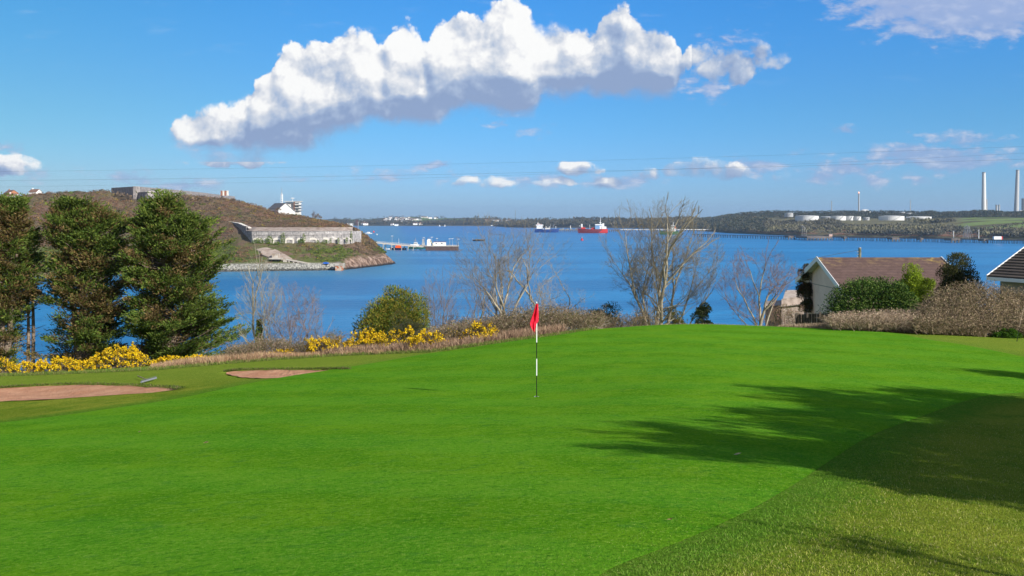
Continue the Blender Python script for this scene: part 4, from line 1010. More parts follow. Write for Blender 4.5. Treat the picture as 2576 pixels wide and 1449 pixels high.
for p_, t_, lb in ((2395.5, 582, 'pale lighting tower on the jetty left of the loading arms'), (2458.7, 579, 'pale lighting tower on the jetty right of the loading arms')):
    x_, y_ = jet_at(p_); t = empty('lighting_tower', (x_, y_-4, 6.4)); h = Z(t_, y_)-6.4; mb = MB(); mb.tube([(0, 0, 0), (0, 0, h)], [.7, .4], 8); mb.build('column', M['offwhite'], t)
    mb = MB(); mb.box(-1.4, 1.4, -.3, .3, h, h+.7); mb.build('lamps', M['grey'], t); tag(t, lb, 'lighting tower')
x_, y_ = jet_at(2507); t = empty('cabin', (x_, y_-2, 5.65)); mb = MB(); mb.box(-5.5, 5, -2, 2, 0, 4.2); mb.build('body', M['white'], t); mb = MB(); mb.box(5, 6.6, -2.02, 2.02, 0, 4.3); mb.build('end_panel', M['red'], t); tag(t, 'white cabin with a red end standing on the oil jetty', 'cabin')
x_, y_ = jet_at(2087); t = empty('cabin', (x_, y_-4, 6.4)); mb = MB(); mb.box(-2.6, 2.6, -2, 2, 0, 3.4); mb.build('body', mat('pinkish_cabin', color=(.5, .33, .27)), t); mb = MB(); mb.box(-2.8, 2.8, -2.2, 2.2, 3.4, 3.8); mb.build('roof', M['grey'], t); tag(t, 'small pinkish cabin on the jetty head below the left tanks', 'cabin')
# second, straight white jetty further off
j2 = empty('product_pier', (X(1760, 2620), 2620, 0)); mb = MB(); mb.box(X(1560, 2620), X(1843, 2620), 2616, 2624, 3.8, 6.0); bl(mb, 'deck', M['offwhite'], j2); mb = MB()
for k in range(36): x_ = X(1560+k*7.8, 2620); mb = MB(); mb.box(x_-.5, x_+.5, 2617, 2623, -2, 3.8); bl(mb, 'pile', M['pier'], j2)
tag(j2, 'straight white decked pier behind the big bare tree', 'pier')

# ---------------------------------------------------------------- far shore with its village
f0 = {700:(None,4700,-2),1240:(None,4500,-2),1275:(None,3800,-2),1330:(None,3650,-2),1600:(None,3500,-2),1760:(None,3000,-2)}
f1 = {k: (None, v[1]+40, 6) for k, v in f0.items()}
f2 = {700:(559,5100),860:(559,5100),960:(558,5100),1100:(559,5050),1240:(560,4850),1280:(564,4050),1330:(563,3850),1450:(561,3800),1600:(561,3700),1760:(562,3200)}
f3 = {700:(556,5700),847:(551.5,5700),935:(550.5,5700),1001:(547.5,5700),1034:(546,5700),1089:(549.5,5700),1198:(547.5,5500),1242:(550.5,5300),1286:(557,4300),1350:(557,4100),1412:(555.5,4100),1459:(552,4100),1501:(552.5,4100),1560:(554,4100),1640:(554,3900),1735:(554,3500),1760:(554,3500)}
f4 = {k: (None, v[1]+1500, CZ+(HY-v[0])/F*v[1]-25) for k, v in f3.items()}
farl = Land(700, 1760, [f0, f1, f2, f3, f4], amp=[0,3,5,6,0], step=6, sub=10, seed=31, sc=(150, 50))
def farf(q, b):
    p = wpos(q); r = attf(q, 'row'); sp = attf(q, 'spx')
    n1 = q.noise(p, .0045, 4, .6); n2 = q.noise(p, .012, 4, .6)
    c = q.mix(q.rng(n2, .42, .58), (.060, .058, .042), (.090, .082, .060))
    c = q.mix(q.m('MULTIPLY', q.m('MULTIPLY', q.rng(n1, .50, .56), q.rng(r, 1.7, 2.2)), q.rng(sp, 1.30, 1.26)), c, (.115, .165, .045))
    c = q.mix(q.m('MULTIPLY', q.rng(sp, 1.27, 1.31), .8), c, (.05, .045, .035))
    q.put(b.inputs['Base Color'], c)
M['farland'] = mat('far_hills', farf, rough=.95, spec=.05)
farl.mesh('far_hills', M['farland'])
P = []; Cc = []; Rr = []
for k in range(5200):
    p_ = rw.uniform(840, 1755); t_ = rw.choice([rw.uniform(.9, 2.0), rw.uniform(1.5, 3.05)]) 
    i = int(t_/4*(farl.x.shape[0]-1)); j = int((p_-700)/6); x_, y_, z_ = farl.x[i, j], farl.Y[i, j], farl.z[i, j]
    if p_ < 1270 and t_ > 1.6 and vnoise(x_, y_, 300, 8) > -.35 and rw.rand() < .85: continue
    P.append((x_, y_, z_+2)); Cc.append((.052, .050, .035) if rw.rand() < .75 else (.085, .07, .045)); Rr.append(rw.uniform(7, 12))
v_, q_, c_ = domes(np.array(P), np.array(Rr), np.array(Cc), 10, .8, rw)
tag(mesh_np('woodland', v_, q_, M['straw'], colr=c_), 'dark hazy woods and hedges along the far shore', 'woodland', kind='stuff')
H = [(200,205),(225,212),(490,175),(525,185),(640,180),(520,225),(572,230),(820,190),(880,178),(860,190),(905,176),(985,115),(1040,130),(1070,98),(960,135),(1200,110),(1190,135),(1250,120),(1300,100),(1330,104),(1300,138),(1340,140),(1390,110),(1440,97),
     (1430,120),(1460,132),(1490,120),(1520,126),(1550,133),(1580,125),(1610,128),(1480,142),(1060,175),(1000,182),(1150,180),(1210,184),(1240,180),(1280,176),(1345,170),(1400,176),(1440,165),(1462,175),(1492,182),(1540,185),(1565,200),(1570,225),(1670,225),(1692,213),(1370,215),(1395,212),(1715,86),(1770,91),(1860,101),(1975,104),(1105,235),(1190,243),(1660,135)]
pos = [(847.3+.12609*a, 536.6+.12609*b) for a, b in H]+[(847.3+.2193*a, (740+.3106*b)*.7061) for a, b in [(1718,152),(1740,156),(1765,157),(1787,151),(1812,156),(1836,160),(1860,156),(1885,161),(1910,160),(1935,163),(1958,160),(1982,158),(2003,162),(1790,124)]]
rows_ = ['on the shoreline', 'low on the slope', 'halfway up the slope', 'near the hilltop']
hroof = [M['slate'], M['rooftile']]
seen = {}; first_ = {}
ordn = ['', 'second', 'third', 'fourth', 'fifth', 'sixth', 'seventh', 'eighth', 'ninth', 'tenth', 'eleventh', 'twelfth', 'thirteenth', 'fourteenth', 'fifteenth', 'sixteenth']
pos.sort()
for i, (p_, y_) in enumerate(pos):
    c = farl.hit(p_, y_+.6)
    if c.y < 4400 and p_ < 1250: c = at(p_, y_+.6, 5000)
    w = rw.uniform(9, 13); wide = rw.uniform(14, 26)
    where = rows_[0 if y_ > 564 else 1 if y_ > 559.5 else 2 if y_ > 553.5 else 3]
    vil = 'left village' if p_ < 950 else 'middle village' if p_ < 1110 else 'right hamlet'
    tint = 'white' if i % 3 else 'cream'
    q1 = 'left' if p_ < 950 else 'right' if p_ > 1110 else ('left' if p_ < 990 else 'right' if p_ > 1040 else 'centre')
    r = gabled('village_house', 0, 0, None, w, wide, rw.uniform(6, 8), R(90+rw.uniform(-25, 25)), M['white'] if i % 3 else M['pale'], hroof[(i*7//3) % 2], '%s house %s in the far %s' % (tint, where, vil), 'house', 'houses of the far villages', .28, False, loc=c)
    lb = r['label']; k_ = seen.get(lb, 0); seen[lb] = k_+1
    if k_ == 0: first_[lb] = r
    else:
        r['label'] = lb+', '+ordn[k_]+' from its left'
        if k_ == 1: first_[lb]['label'] = lb+', leftmost such one'

# ================================================================ growing things
M['bark'] = speck('grey_bark', (.20, .17, .13), (.33, .30, .24), 9, rough=.9, c3=(.14, .13, .07), scale3=2.)
M['bark2'] = speck('pale_bark', (.25, .215, .16), (.37, .33, .25), 9, rough=.9, c3=(.20, .17, .12), scale3=2.)
M['cbark'] = speck('conifer_bark', (.14, .10, .07), (.24, .19, .15), 9, rough=.9)
def bare_tree(name, base, stems, label, twig=(.24, .19, .155), seed=1, levels=5, env=None, fork=(14, 34), ratio=.74, bark=None, cat='tree', droop=0., side=.5, tw=.0065, group=None, bend=.10):
    """leafless tree: stems = (dx, dy, length, radius, lean_x, lean_y); env = (cx, cz, rx, rz) metres about the base keeps the outline"""
    r = np.random.RandomState(seed); thick = []; thin = []; T = empty(name, base)
    def ok(p):
        if env is None: return True
        cx, cz, rx, rz = env; return ((p[0]-cx)/rx)**2+(p[1]/(rx*.85))**2+((p[2]-cz)/rz)**2 < 1.+.18*r.rand()
    def grow(p, d, L, rad, lv):
        n = max(2, int(L/.28)) if lv < 2 else (3 if lv < levels-1 else 2)
        pts = [p]; dd = d.copy(); rr = [rad]; end = rad*(.62 if lv < levels else .35)
        for i in range(n):
            dd = dd+r.normal(size=3)*bend*(1+.25*lv); dd[2] += (.05 if lv < 3 else .035)-droop*lv; dd /= np.linalg.norm(dd)
            q_ = pts[-1]+dd*L/n; pts.append(q_); rr.append(rad+(end-rad)*(i+1)/n)
            if lv >= 2 and not ok(q_): break
        for i in range(len(pts)-1):
            s_ = (*pts[i], *pts[i+1], max(rr[i], tw*.6), max(rr[i+1], tw*.5)); (thick if rad > .03 or lv == 0 else thin).append(s_)
        if len(pts) <= n and lv >= 2: return
        if lv >= levels: return
        k = 2 if r.rand() < .68 else 3
        def child(src, a, Lr, rr_):
            o = r.normal(size=3); o -= dd*o.dot(dd); o /= np.linalg.norm(o); a = math.radians(a)
            v = dd*math.cos(a)+o*math.sin(a); v[2] += .10; v /= np.linalg.norm(v); grow(src, v, Lr, rr_, lv+1)
        for c in range(k): child(pts[-1], r.uniform(*fork)*(1 if c else .55), L*ratio*r.uniform(.8, 1.15), end*(.92 if c == 0 else .72))
        for i in range(1, len(pts)-1):
            if r.rand() < side: child(pts[i], r.uniform(32, 62), L*ratio*r.uniform(.4, .75), rr[i]*.42)
    for (dx_, dy_, L, rad, lx, ly) in stems:
        d = np.array([lx, ly, 1.]); d /= np.linalg.norm(d); grow(np.array([dx_, dy_, -.35]), d, L*1.3, rad, 0)
    v, q = tubes_np(thick, 6); mesh_np('limbs', v, q, bark or M['bark'], parent=T, smooth=True)
    v, q = tubes_np(thin, 3); tc = np.tile(np.array([twig]), (len(v), 1))*(1+r.uniform(-.25, .25, (len(v), 1)))
    mesh_np('twigs', v, q, M['straw'], colr=tc, parent=T)
    return tag(T, label, cat, group)
def gbase(p_, Y_): x_ = X(p_, Y_); return (x_, Y_, gz1(x_, Y_))

bare_tree('bare_tree', gbase(1656, 50), [(-.45,0,1.9,.095,-.30,.0),(-.1,.1,2.3,.12,-.06,.1),(.12,0,2.4,.12,.05,-.1),(.30,.15,2.1,.09,.14,.1),(.85,0,1.7,.06,.22,0),(1.15,.1,1.5,.05,.38,.1),(-.3,.2,1.9,.08,-.17,.15)],
          'largest leafless tree, many pale stems fanning up behind the crest of the green', twig=(.25,.215,.155), seed=5, levels=6, env=(.0, 4.0, 3.2, 3.1), bark=M['bark2'], ratio=.72, side=.58)
bare_tree('bare_tree', gbase(1266, 43), [(0,0,.9,.115,-.05,.0),(.05,.1,1.2,.09,-.22,.1),(.1,0,1.3,.10,.18,0),(-.1,0,1.2,.075,-.42,.1),(.15,.1,1.25,.08,.10,.2)],
          'wide spreading leafless tree directly left of the red flag', twig=(0.275,0.237,0.189), seed=8, levels=6, bark=M['bark2'], env=(.25, 3.1, 2.6, 2.5), ratio=.80, side=.42)
bare_tree('bare_tree', gbase(1352, 53), [(0,0,2.6,.10,.04,.0),(.05,0,1.9,.06,.12,.2)], 'slender crooked leafless tree rising just behind the red flag', twig=(.36,.32,.26), seed=12, levels=5, env=(.3, 4.1, 1.7, 2.5), side=.6, ratio=.8, bark=M['bark2'], bend=.16, fork=(18, 42))
bare_tree('bare_tree', gbase(1108, 52), [(x_, 0, 1.6, .05, x_*.55, y_) for x_, y_ in ((-.3, .1), (-.12, 0), (.05, .1), (.2, -.1), (.35, .1), (0, .2))], 'fan shaped leafless tree with upright reddish twigs right of the green bush', twig=(0.258,0.206,0.181), seed=15, levels=5, env=(.1, 2.9, 1.3, 2.3), side=.6, ratio=.74, fork=(8, 22))
bare_tree('bare_tree', gbase(1205, 52), [(0,0,1.3,.10,.02,.0),(0,.1,1.2,.06,-.5,.1),(.1,0,1.2,.06,.45,.1)], 'low leafless tree with short thick trunk left of the wide spreading tree', seed=19, levels=5, env=(0, 2.6, 1.9, 1.7))
bare_tree('bare_tree', gbase(1398, 45), [(0,0,1.1,.06,.5,.0),(.1,.1,1.0,.05,.9,.1),(-.1,0,.9,.045,-.6,0)], 'low sprawling leafless tree with arching pale branches right of the flag', twig=(.33,.29,.23), seed=23, levels=5, env=(.7, 1.2, 1.9, 1.6), bark=M['bark2'], bend=.22, droop=.01)
ivyt = bare_tree('bare_tree', gbase(655, 47), [(0,0,1.9,.085,-.03,.0),(0,0,1.5,.045,-.22,.1),(.05,0,1.3,.04,.25,.1)], 'thin leafless tree with ivy on its lower trunk beside the dark conifers', twig=(.34,.31,.24), seed=29, levels=5, env=(-.1, 2.6, 1.15, 2.3), side=.75, ratio=.78, bark=M['bark2'], bend=.09)
m_ = 1400; rI = np.random.RandomState(3); zz = rI.uniform(0, 1.9, m_)**1.15; aa = rI.uniform(0, 6.28, m_); rr_ = (.26-.09*zz)*rI.uniform(.5, 1.1, m_)
C_ = np.stack([rr_*np.cos(aa)-.03*zz, rr_*np.sin(aa), zz], 1); v, q, c = leaves_np(C_, np.stack([np.cos(aa), np.sin(aa), .2+0*aa], 1), .09, .08, pick([(.10,.17,.02), (.16,.22,.03), (.16,.12,.05)], m_, rI, .3), rI)
mesh_np('ivy', v, q, M['leaf'], colr=c, parent=ivyt)
bare_tree('bare_tree', gbase(735, 47), [(x_, y_, 1.15, .035, x_*.5, y_) for x_, y_ in ((-.6,.1),(-.4,0),(-.2,.2),(0,0),(.2,.1),(.4,-.1),(.6,.1),(.8,.2),(-.1,.3))], 'broad leafless thicket tree with reddish twigs right of the ivy clad tree', twig=(0.258,0.198,0.181), seed=33, levels=5, env=(.1, 1.9, 1.45, 1.85), side=.6, ratio=.76, fork=(10, 30))
bare_tree('bare_tree', gbase(1914, 47.5), [(0,0,1.0,.10,-.02,.0),(0,.05,1.5,.07,.04,.1),(-.05,0,1.3,.055,-.35,.1),(.1,0,1.2,.05,.45,.0),(-.1,.1,1.0,.04,-.8,.1)], 'leafless tree with reddish twigs left of the cream bungalow', twig=(0.267,0.189,0.163), seed=40, levels=6, bark=M['bark2'], env=(-.1, 2.1, 2.0, 1.9), side=.48, ratio=.76)
bare_tree('bare_shrub', gbase(1985, 52), [(x_, 0, .55, .02, x_*1.2, .1) for x_ in (-.9, -.6, -.3, 0, .3, .6, .9)], 'low reddish twiggy shrub between the reddish bare tree and the fence', twig=(.30,.19,.15), seed=48, levels=4, env=(0, .9, 1.5, 1.1), cat='shrub')
bare_tree('bare_shrub', gbase(822, 46), [(x_, 0, .5, .02, x_*2, .1) for x_ in (-.2, -.08, .05, .18)], 'small twiggy leafless shrub against the water left of the green bush', twig=(.15,.14,.08), seed=44, levels=4, env=(0, .9, .75, .75), cat='shrub')
bare_tree('bare_tree', tuple(at(788, 551, 838)), [(0,0,2.2,.15,-.1,0),(0.3,0,2.0,.12,.2,0),(-.3,0,1.8,.12,-.4,0)], 'tiny leafless tree on the headland skyline right of the coastguard building', twig=(.16,.12,.11), seed=46, levels=4, env=(0, 3, 4, 4), tw=.05)

# ---------------------------------------------------------------- conifers
def conifer(base, H, prof, label, seed, brown=.3, n=560, name='conifer', leaf=.20, group=None, gaps=None, tops=((0, 0, 1.),), greens=((.058,.098,.018),(.088,.128,.024),(.125,.160,.030)), per=70):
    """prof: (height fraction, left radius, right radius) in metres; limbs rise from the trunk and carry flat sprays"""
    r = np.random.RandomState(seed); T = empty(name, base); seg = []; parts = []
    hs, lr, rr_ = zip(*prof)
    for (tx, ty, th) in tops:
        p = np.array([tx*.2, ty*.2, -.3]); k = 10
        for i in range(k):
            f = (i+1)/k; q_ = np.array([tx*min(1, f*1.6), ty*min(1, f*1.6), H*th*f*.97])+r.normal(size=3)*[.06, .06, 0]
            r0 = .20*(1-i/k)*th+.02; seg.append((*p, *q_, r0, .20*(1-(i+1)/k)*th+.018)); p = q_
    C = []; D = []; K = []
    for i in range(n):
        tx, ty, th = tops[r.randint(len(tops))]
        f = r.uniform(.03, 1.0)**.85; a = r.uniform(0, 6.283); ca = math.cos(a)
        fz = min(f*th, 1.)
        Rl, Rr = np.interp(fz, hs, lr), np.interp(fz, hs, rr_); R_ = (Rl*(1-ca)/2+Rr*(1+ca)/2)
        R_ = R_*(.72+.28*abs(ca)); lob = .78+.46*vnoise(np.array([a*1.9+seed]), np.array([f*9.]), 1., seed)[0]; R_ = max(min(.25, R_), R_*lob*r.uniform(.70, 1.10))
        if gaps is not None and gaps(f, ca, a) and r.rand() < .80: continue
        rise = .25+.55*f+r.uniform(-.12, .18); o = np.array([tx*min(1, f*1.6), ty*min(1, f*1.6), f*H*th])
        rx = max(.15, R_-tx*ca*.6); d = np.array([ca, math.sin(a), rise-.1]); L = rx
        st = o-np.array([0, 0, rise*L*.55]); st[2] = max(st[2], .1); e = np.array([o[0]+ca*L, o[1]+math.sin(a)*L, o[2]+.05*L])
        mid = (st+e)/2-np.array([0, 0, .08*L])
        if L > .7: seg.append((*st, *mid, .035, .022)); seg.append((*mid, *e, .022, .008))
        ns = int(2+L*1.5)
        bc = vnoise(np.array([e[0]*.9+seed*3]), np.array([e[2]*.9]), 1., 5)[0]*.9+r.uniform(-.5, .5)
        lat = np.array([-math.sin(a), ca, 0]); ax_ = np.array([ca, math.sin(a), .30+.3*f]); ax_ /= np.linalg.norm(ax_)
        for k in range(ns):
            u = 1.0-k/ns*.72+r.uniform(-.05, .05); c0 = (st*(1-u)+e*u)+r.normal(size=3)*[.12, .12, .08]
            isb = bc > (1-brown*2)+r.uniform(-.25, .25) or (u < .5 and r.rand() < .55)
            m = int(per*r.uniform(.6, 1.3)*(1. if k < 2 else .6)); g_ = r.normal(size=(m, 3)); sc_ = r.uniform(.7, 1.25)
            al = g_[:, 0:1]*.24*sc_; la = g_[:, 1:2]*.17*sc_; ve = g_[:, 2:3]*.068-np.abs(la)*.25
            off_ = al*ax_+la*lat+ve*np.array([0, 0, 1.]); dd = ax_*.9+lat*la*3.2+np.array([0, 0, .22])+0*al
            C.append(c0+off_); D.append(dd)
            if isb: col_ = pick([(.150,.095,.038), (.185,.125,.055), (.13,.095,.040), (.10,.11,.028)], m, r, .25)
            else: col_ = pick(list(greens), m, r, .25)
            K.append(col_*(1+r.uniform(-.28, .30)))
    C = np.concatenate(C); D = np.concatenate(D); K = np.concatenate(K)
    v, q, c = leaves_np(C, D, leaf*r.uniform(.6, 1.3, len(C)), leaf*.30, K, r, cone=.38)
    mesh_np('foliage', v, q, M['needle'], colr=c, parent=T)
    v, q = tubes_np(seg, 6); mesh_np('trunk', v, q, M['cbark'], parent=T, smooth=True)
    return tag(T, label, 'conifer', group)
k52 = 54/2400
b3 = gbase(415, 54); H3 = b3[2]; H3 = Z(492, 54)-b3[2]
conifer(b3, H3, [(0,2.0,4.0),(.06,2.4,4.8),(.2,2.2,4.5),(.35,2.2,3.8),(.5,2.25,3.4),(.62,2.2,3.2),(.72,2.0,2.8),(.82,1.6,2.0),(.9,1.2,1.1),(1,.3,.25)], 'tall browning conifer nearest the water, rightmost of the dark conifer row', 51, .36, 560, tops=((0,0,1.),(-.75,.3,.97),(1.3,.3,.88)), group='tall conifers on the left')
b2 = gbase(205, 55)
conifer(b2, Z(503, 55)-b2[2], [(0,2.4,2.7),(.1,2.8,3.0),(.25,2.4,2.8),(.32,1.9,2.7),(.5,2.5,3.0),(.7,2.6,2.8),(.85,2.3,2.2),(.93,1.7,1.4),(1,.6,.4)], 'browning conifer standing between the rightmost conifer and the one cut by the left edge', 62, .42, 470, tops=((0,0,.99),(-.9,.2,1.),(1.0,.3,.93)), group='tall conifers on the left', gaps=lambda f, ca, a: .16 < f < .45 and ca < -.1)
b1 = gbase(5, 55)
conifer(b1, Z(495, 55)-b1[2], [(0,2.2,1.4),(.15,2.3,1.3),(.35,2.2,1.2),(.45,2.2,1.7),(.6,2.3,2.05),(.8,2.1,1.9),(.93,1.4,1.1),(1,.4,.4)], 'browning conifer cut off by the left edge of the picture', 73, .46, 400, tops=((0,0,1.),(.7,.2,.99)), group='tall conifers on the left', gaps=lambda f, ca, a: .08 < f < .42 and ca > .3)
b0 = gbase(-210, 58)
conifer(b0, 8.2, [(0,2.2,2.2),(.5,2.3,2.3),(.8,1.7,1.7),(1,.4,.4)], 'conifer just beyond the left edge, beside the cut off one', 74, .3, 200, group='tall conifers on the left', per=50)
# bare dark poles between the first two
for k_, (p_, t_) in enumerate(((82, 700), (70, 735))):
    b_ = gbase(p_, 56); t = empty('dead_tree', b_); mb = MB(); h = Z(t_, 56)-b_[2]; rD = random.Random(k_)
    mb.tube([(0,0,-.3),(.05,0,h*.5),(-.05,.1,h)], [.13,.10,.05], 7); 
    for i in range(22): z_ = rD.uniform(.5, h); a = rD.uniform(0, 6.28); L = rD.uniform(.4, 1.1); mb.tube([(0,0,z_),(math.cos(a)*L,math.sin(a)*L,z_+rD.uniform(-.2,.5))], [.025,.008], 4)
    mb.build('trunk', M['cbark'], t); tag(t, ['tall bare dark trunk showing in the gap between the two left conifers', 'shorter bare dark trunk left of the tall one in the conifer gap'][k_], 'dead tree')
# conifers on the right behind the photographer, known by the shade they throw across the green
for (s_, p_, H_, Rr_, sd, lb) in ((8, 12.5, 7.9, 2.6, 81, 'tall conifer right of the green whose shade falls furthest left'), (8, 16.0, 7.8, 2.7, 82, 'shorter broad conifer in the middle of the row shading the green'), (8, 19.2, 8.7, 2.7, 83, 'tall conifer throwing the upper finger of shade across the green'), (8.3, 22.0, 7.8, 2.3, 88, 'conifer at the far end of the row shading the green'),
                             (12.5, 16.4, 8.7, 2.5, 86, 'conifer in the second row behind the shorter broad one'), (12.5, 19.7, 8.8, 2.7, 89, 'conifer in the second row behind the tall far one'), (7, 28.0, 7.4, .9, 87, 'smaller conifer whose shade just reaches the right edge'), (5.2, 7.55, 4.0, .24, 85, 'slim young conifer shading the rough in the lower right corner')):
    tx, ty = SUN.x*s_+SUN.y*-1*p_, SUN.y*s_+SUN.x*p_
    conifer((tx, ty, gz1(tx, ty)), H_, [(0,Rr_*.9,Rr_*.9),(.2,Rr_,Rr_),(.5,Rr_*.95,Rr_*.95),(.72,Rr_*.85,Rr_*.85),(.88,Rr_*.5,Rr_*.5),(1,.15,.15)], lb, sd, .3, 210 if Rr_ > 1.5 else (60 if Rr_ > .5 else 26), per=46 if Rr_ > .5 else 14, leaf=.26 if Rr_ > .5 else .14, group='conifers shading the green', tops=((0,0,1.),(Rr_*.4,.4,.86),(-Rr_*.4,-.5,.9)) if Rr_ > 1.5 else ((0,0,1.),))

# ---------------------------------------------------------------- bushes
def bush(name, p_, top, base, wpx, Y_, cols_, label, seed=1, n=9000, leaf=.08, wl=.5, lumps=26, depth=.8, cone=.7, mat_='leaf', cat='bush', group=None, up=.25, lump=.34, stems=True, w=None, jit=.25, b_=None):
    r = np.random.RandomState(seed); x_ = X(p_, Y_); zb = b_ if b_ is not None else gz1(x_, Y_); zt = Z(top, Y_); h = zt-zb; hw = wpx/2/F*Y_
    T = empty(name, (x_, Y_, zb)); k = lumps
    zq = r.uniform(0, 1, k)**.75; aq = r.uniform(0, 6.283, k); hq = np.sqrt(1-zq**2.6); d = np.stack([hq*np.cos(aq), hq*np.sin(aq), zq], 1)
    lr = min(hw, h)*lump*r.uniform(.7, 1.25, k); lc = d*np.array([hw, hw*depth, h])*r.uniform(.62, .96, (k, 1)); lc[:, 0] *= 1-lump*.6; lc[:, 1] *= 1-lump*.6; lc[:, 2] = np.minimum(lc[:, 2], h-lr*.85)
    i = r.randint(0, k, n); e = r.normal(size=(n, 3)); e[:, 2] += .35; e /= np.linalg.norm(e, axis=1, keepdims=True)
    C = lc[i]+e*lr[i][:, None]*r.uniform(.65, 1.08, (n, 1)); C[:, 2] = np.maximum(C[:, 2], .03)
    tone = (1+r.uniform(-.25, .25, k))[i][:, None]; K = pick(cols_, n, r, jit, w)*tone
    D = e.copy(); D[:, 2] += up
    v, q, c = leaves_np(C, D, leaf*r.uniform(.6, 1.3, n), leaf*wl, K, r, cone=cone)
    mesh_np('foliage', v, q, M[mat_], colr=c, parent=T)
    if stems:
        sg_ = [(r.uniform(-.1, .1)*hw, r.uniform(-.1, .1), -.15, *(lc[j]*.9), .025, .008) for j in range(k)]
        v, q = tubes_np(sg_, 4); mesh_np('stems', v, q, M['cbark'], parent=T)
    return tag(T, label, cat, group)
bush('cypress_bush', 988, 724, 835, 232, 51, [(.070,.115,.018),(.11,.155,.022),(.20,.19,.028),(.25,.20,.035)], 'rounded green cypress bush with yellowing tips above the gorse', 101, 34000, .16, .25, 80, mat_='needle', cone=.45, up=.7, lump=.30)
bush('grey_green_bush', 1030, 783, 840, 120, 47, [(.10,.12,.05),(.13,.14,.07),(.16,.14,.08)], 'pale grey green bush in front of the rounded cypress bush', 102, 7000, .07, .35, 24)
bush('evergreen_bush', 1528, 764, 820, 120, 52, [(.03,.055,.014),(.05,.075,.018),(.085,.07,.03)], 'dark green bush beyond the crest left of the largest bare tree', 103, 11000, .10, .3, 30, mat_='needle')
bush('evergreen_bush', 1610, 778, 820, 70, 53, [(.04,.055,.02),(.09,.075,.035)], 'low olive bush at the foot of the largest bare tree, on its left', 104, 5000, .09, .3, 16, mat_='needle')
bush('evergreen_bush', 1700, 762, 815, 78, 54, [(.07,.085,.018),(.12,.115,.022),(.15,.10,.035)], 'olive and gold bush showing between the stems of the largest bare tree', 105, 7000, .10, .3, 20, mat_='needle')
bush('evergreen_bush', 1771, 762, 812, 60, 50, [(.035,.055,.018),(.06,.08,.03),(.10,.115,.06)], 'small dark leathery bush alone right of the largest bare tree', 106, 5200, .09, .5, 18)
bush('laurel_hedge', 2188, 706, 815, 256, 51.5, [(.028,.065,.014),(.055,.105,.020),(.10,.16,.030),(.18,.24,.07)], 'dark glossy evergreen hedge in front of the cream bungalow', 107, 26000, .11, .55, 60, depth=.5, w=[.3,.35,.25,.1])
bush('laurel_hedge', 2260, 716, 800, 130, 50.5, [(.028,.065,.014),(.06,.11,.02),(.14,.20,.045)], 'right hand end of the dark hedge where it meets the brown brambles', 117, 10000, .11, .55, 30, depth=.5)
bush('lime_bush', 2296, 664, 740, 88, 53.5, [(.14,.22,.015),(.20,.29,.020),(.27,.33,.03)], 'bright lime green bush in front of the bungalow roof', 108, 26000, .12, .3, 110, lump=.36, cone=.35, up=1.3)
bush('lime_bush', 2335, 690, 745, 50, 53, [(.14,.20,.018),(.20,.26,.03)], 'smaller lime green shoulder to the right of the bright lime bush', 118, 9000, .12, .3, 50, lump=.4, cone=.35, up=1.2)
bush('olive_bush', 2410, 641, 720, 132, 55, [(.040,.050,.018),(.075,.085,.028),(.115,.105,.045)], 'tall olive brown bush between the two tiled roofs', 109, 26000, .12, .35, 90, cone=.4, up=1.1)
bush('cypress_tree', 2026, 656, 790, 52, 70, [(.02,.032,.012),(.045,.06,.018),(.13,.06,.03)], 'narrow dark cypress against the left corner of the bungalow', 110, 9000, .15, .3, 30, mat_='needle', cat='tree', b_=28.2)
bush('nettle_clump', 2530, 829, 850, 90, 39, [(.05,.12,.014),(.09,.18,.02)], 'low fresh green weeds at the foot of the brambles near the right edge', 111, 5000, .07, .4, 22, cat='weeds')
bush('nettle_clump', 2440, 838, 850, 60, 39.5, [(.06,.13,.014),(.10,.17,.03)], 'smaller patch of low green weeds left of the one at the right edge', 112, 2500, .06, .4, 14, cat='weeds')

bush('reddish_shrub', 1975, 768, 826, 120, 56, [(.20,.13,.09),(.26,.18,.12),(.12,.13,.04)], 'reddish brown shrub hiding the foot of the stone cottage', 121, 7000, .09, .25, 30, mat_='straw', cat='shrub')
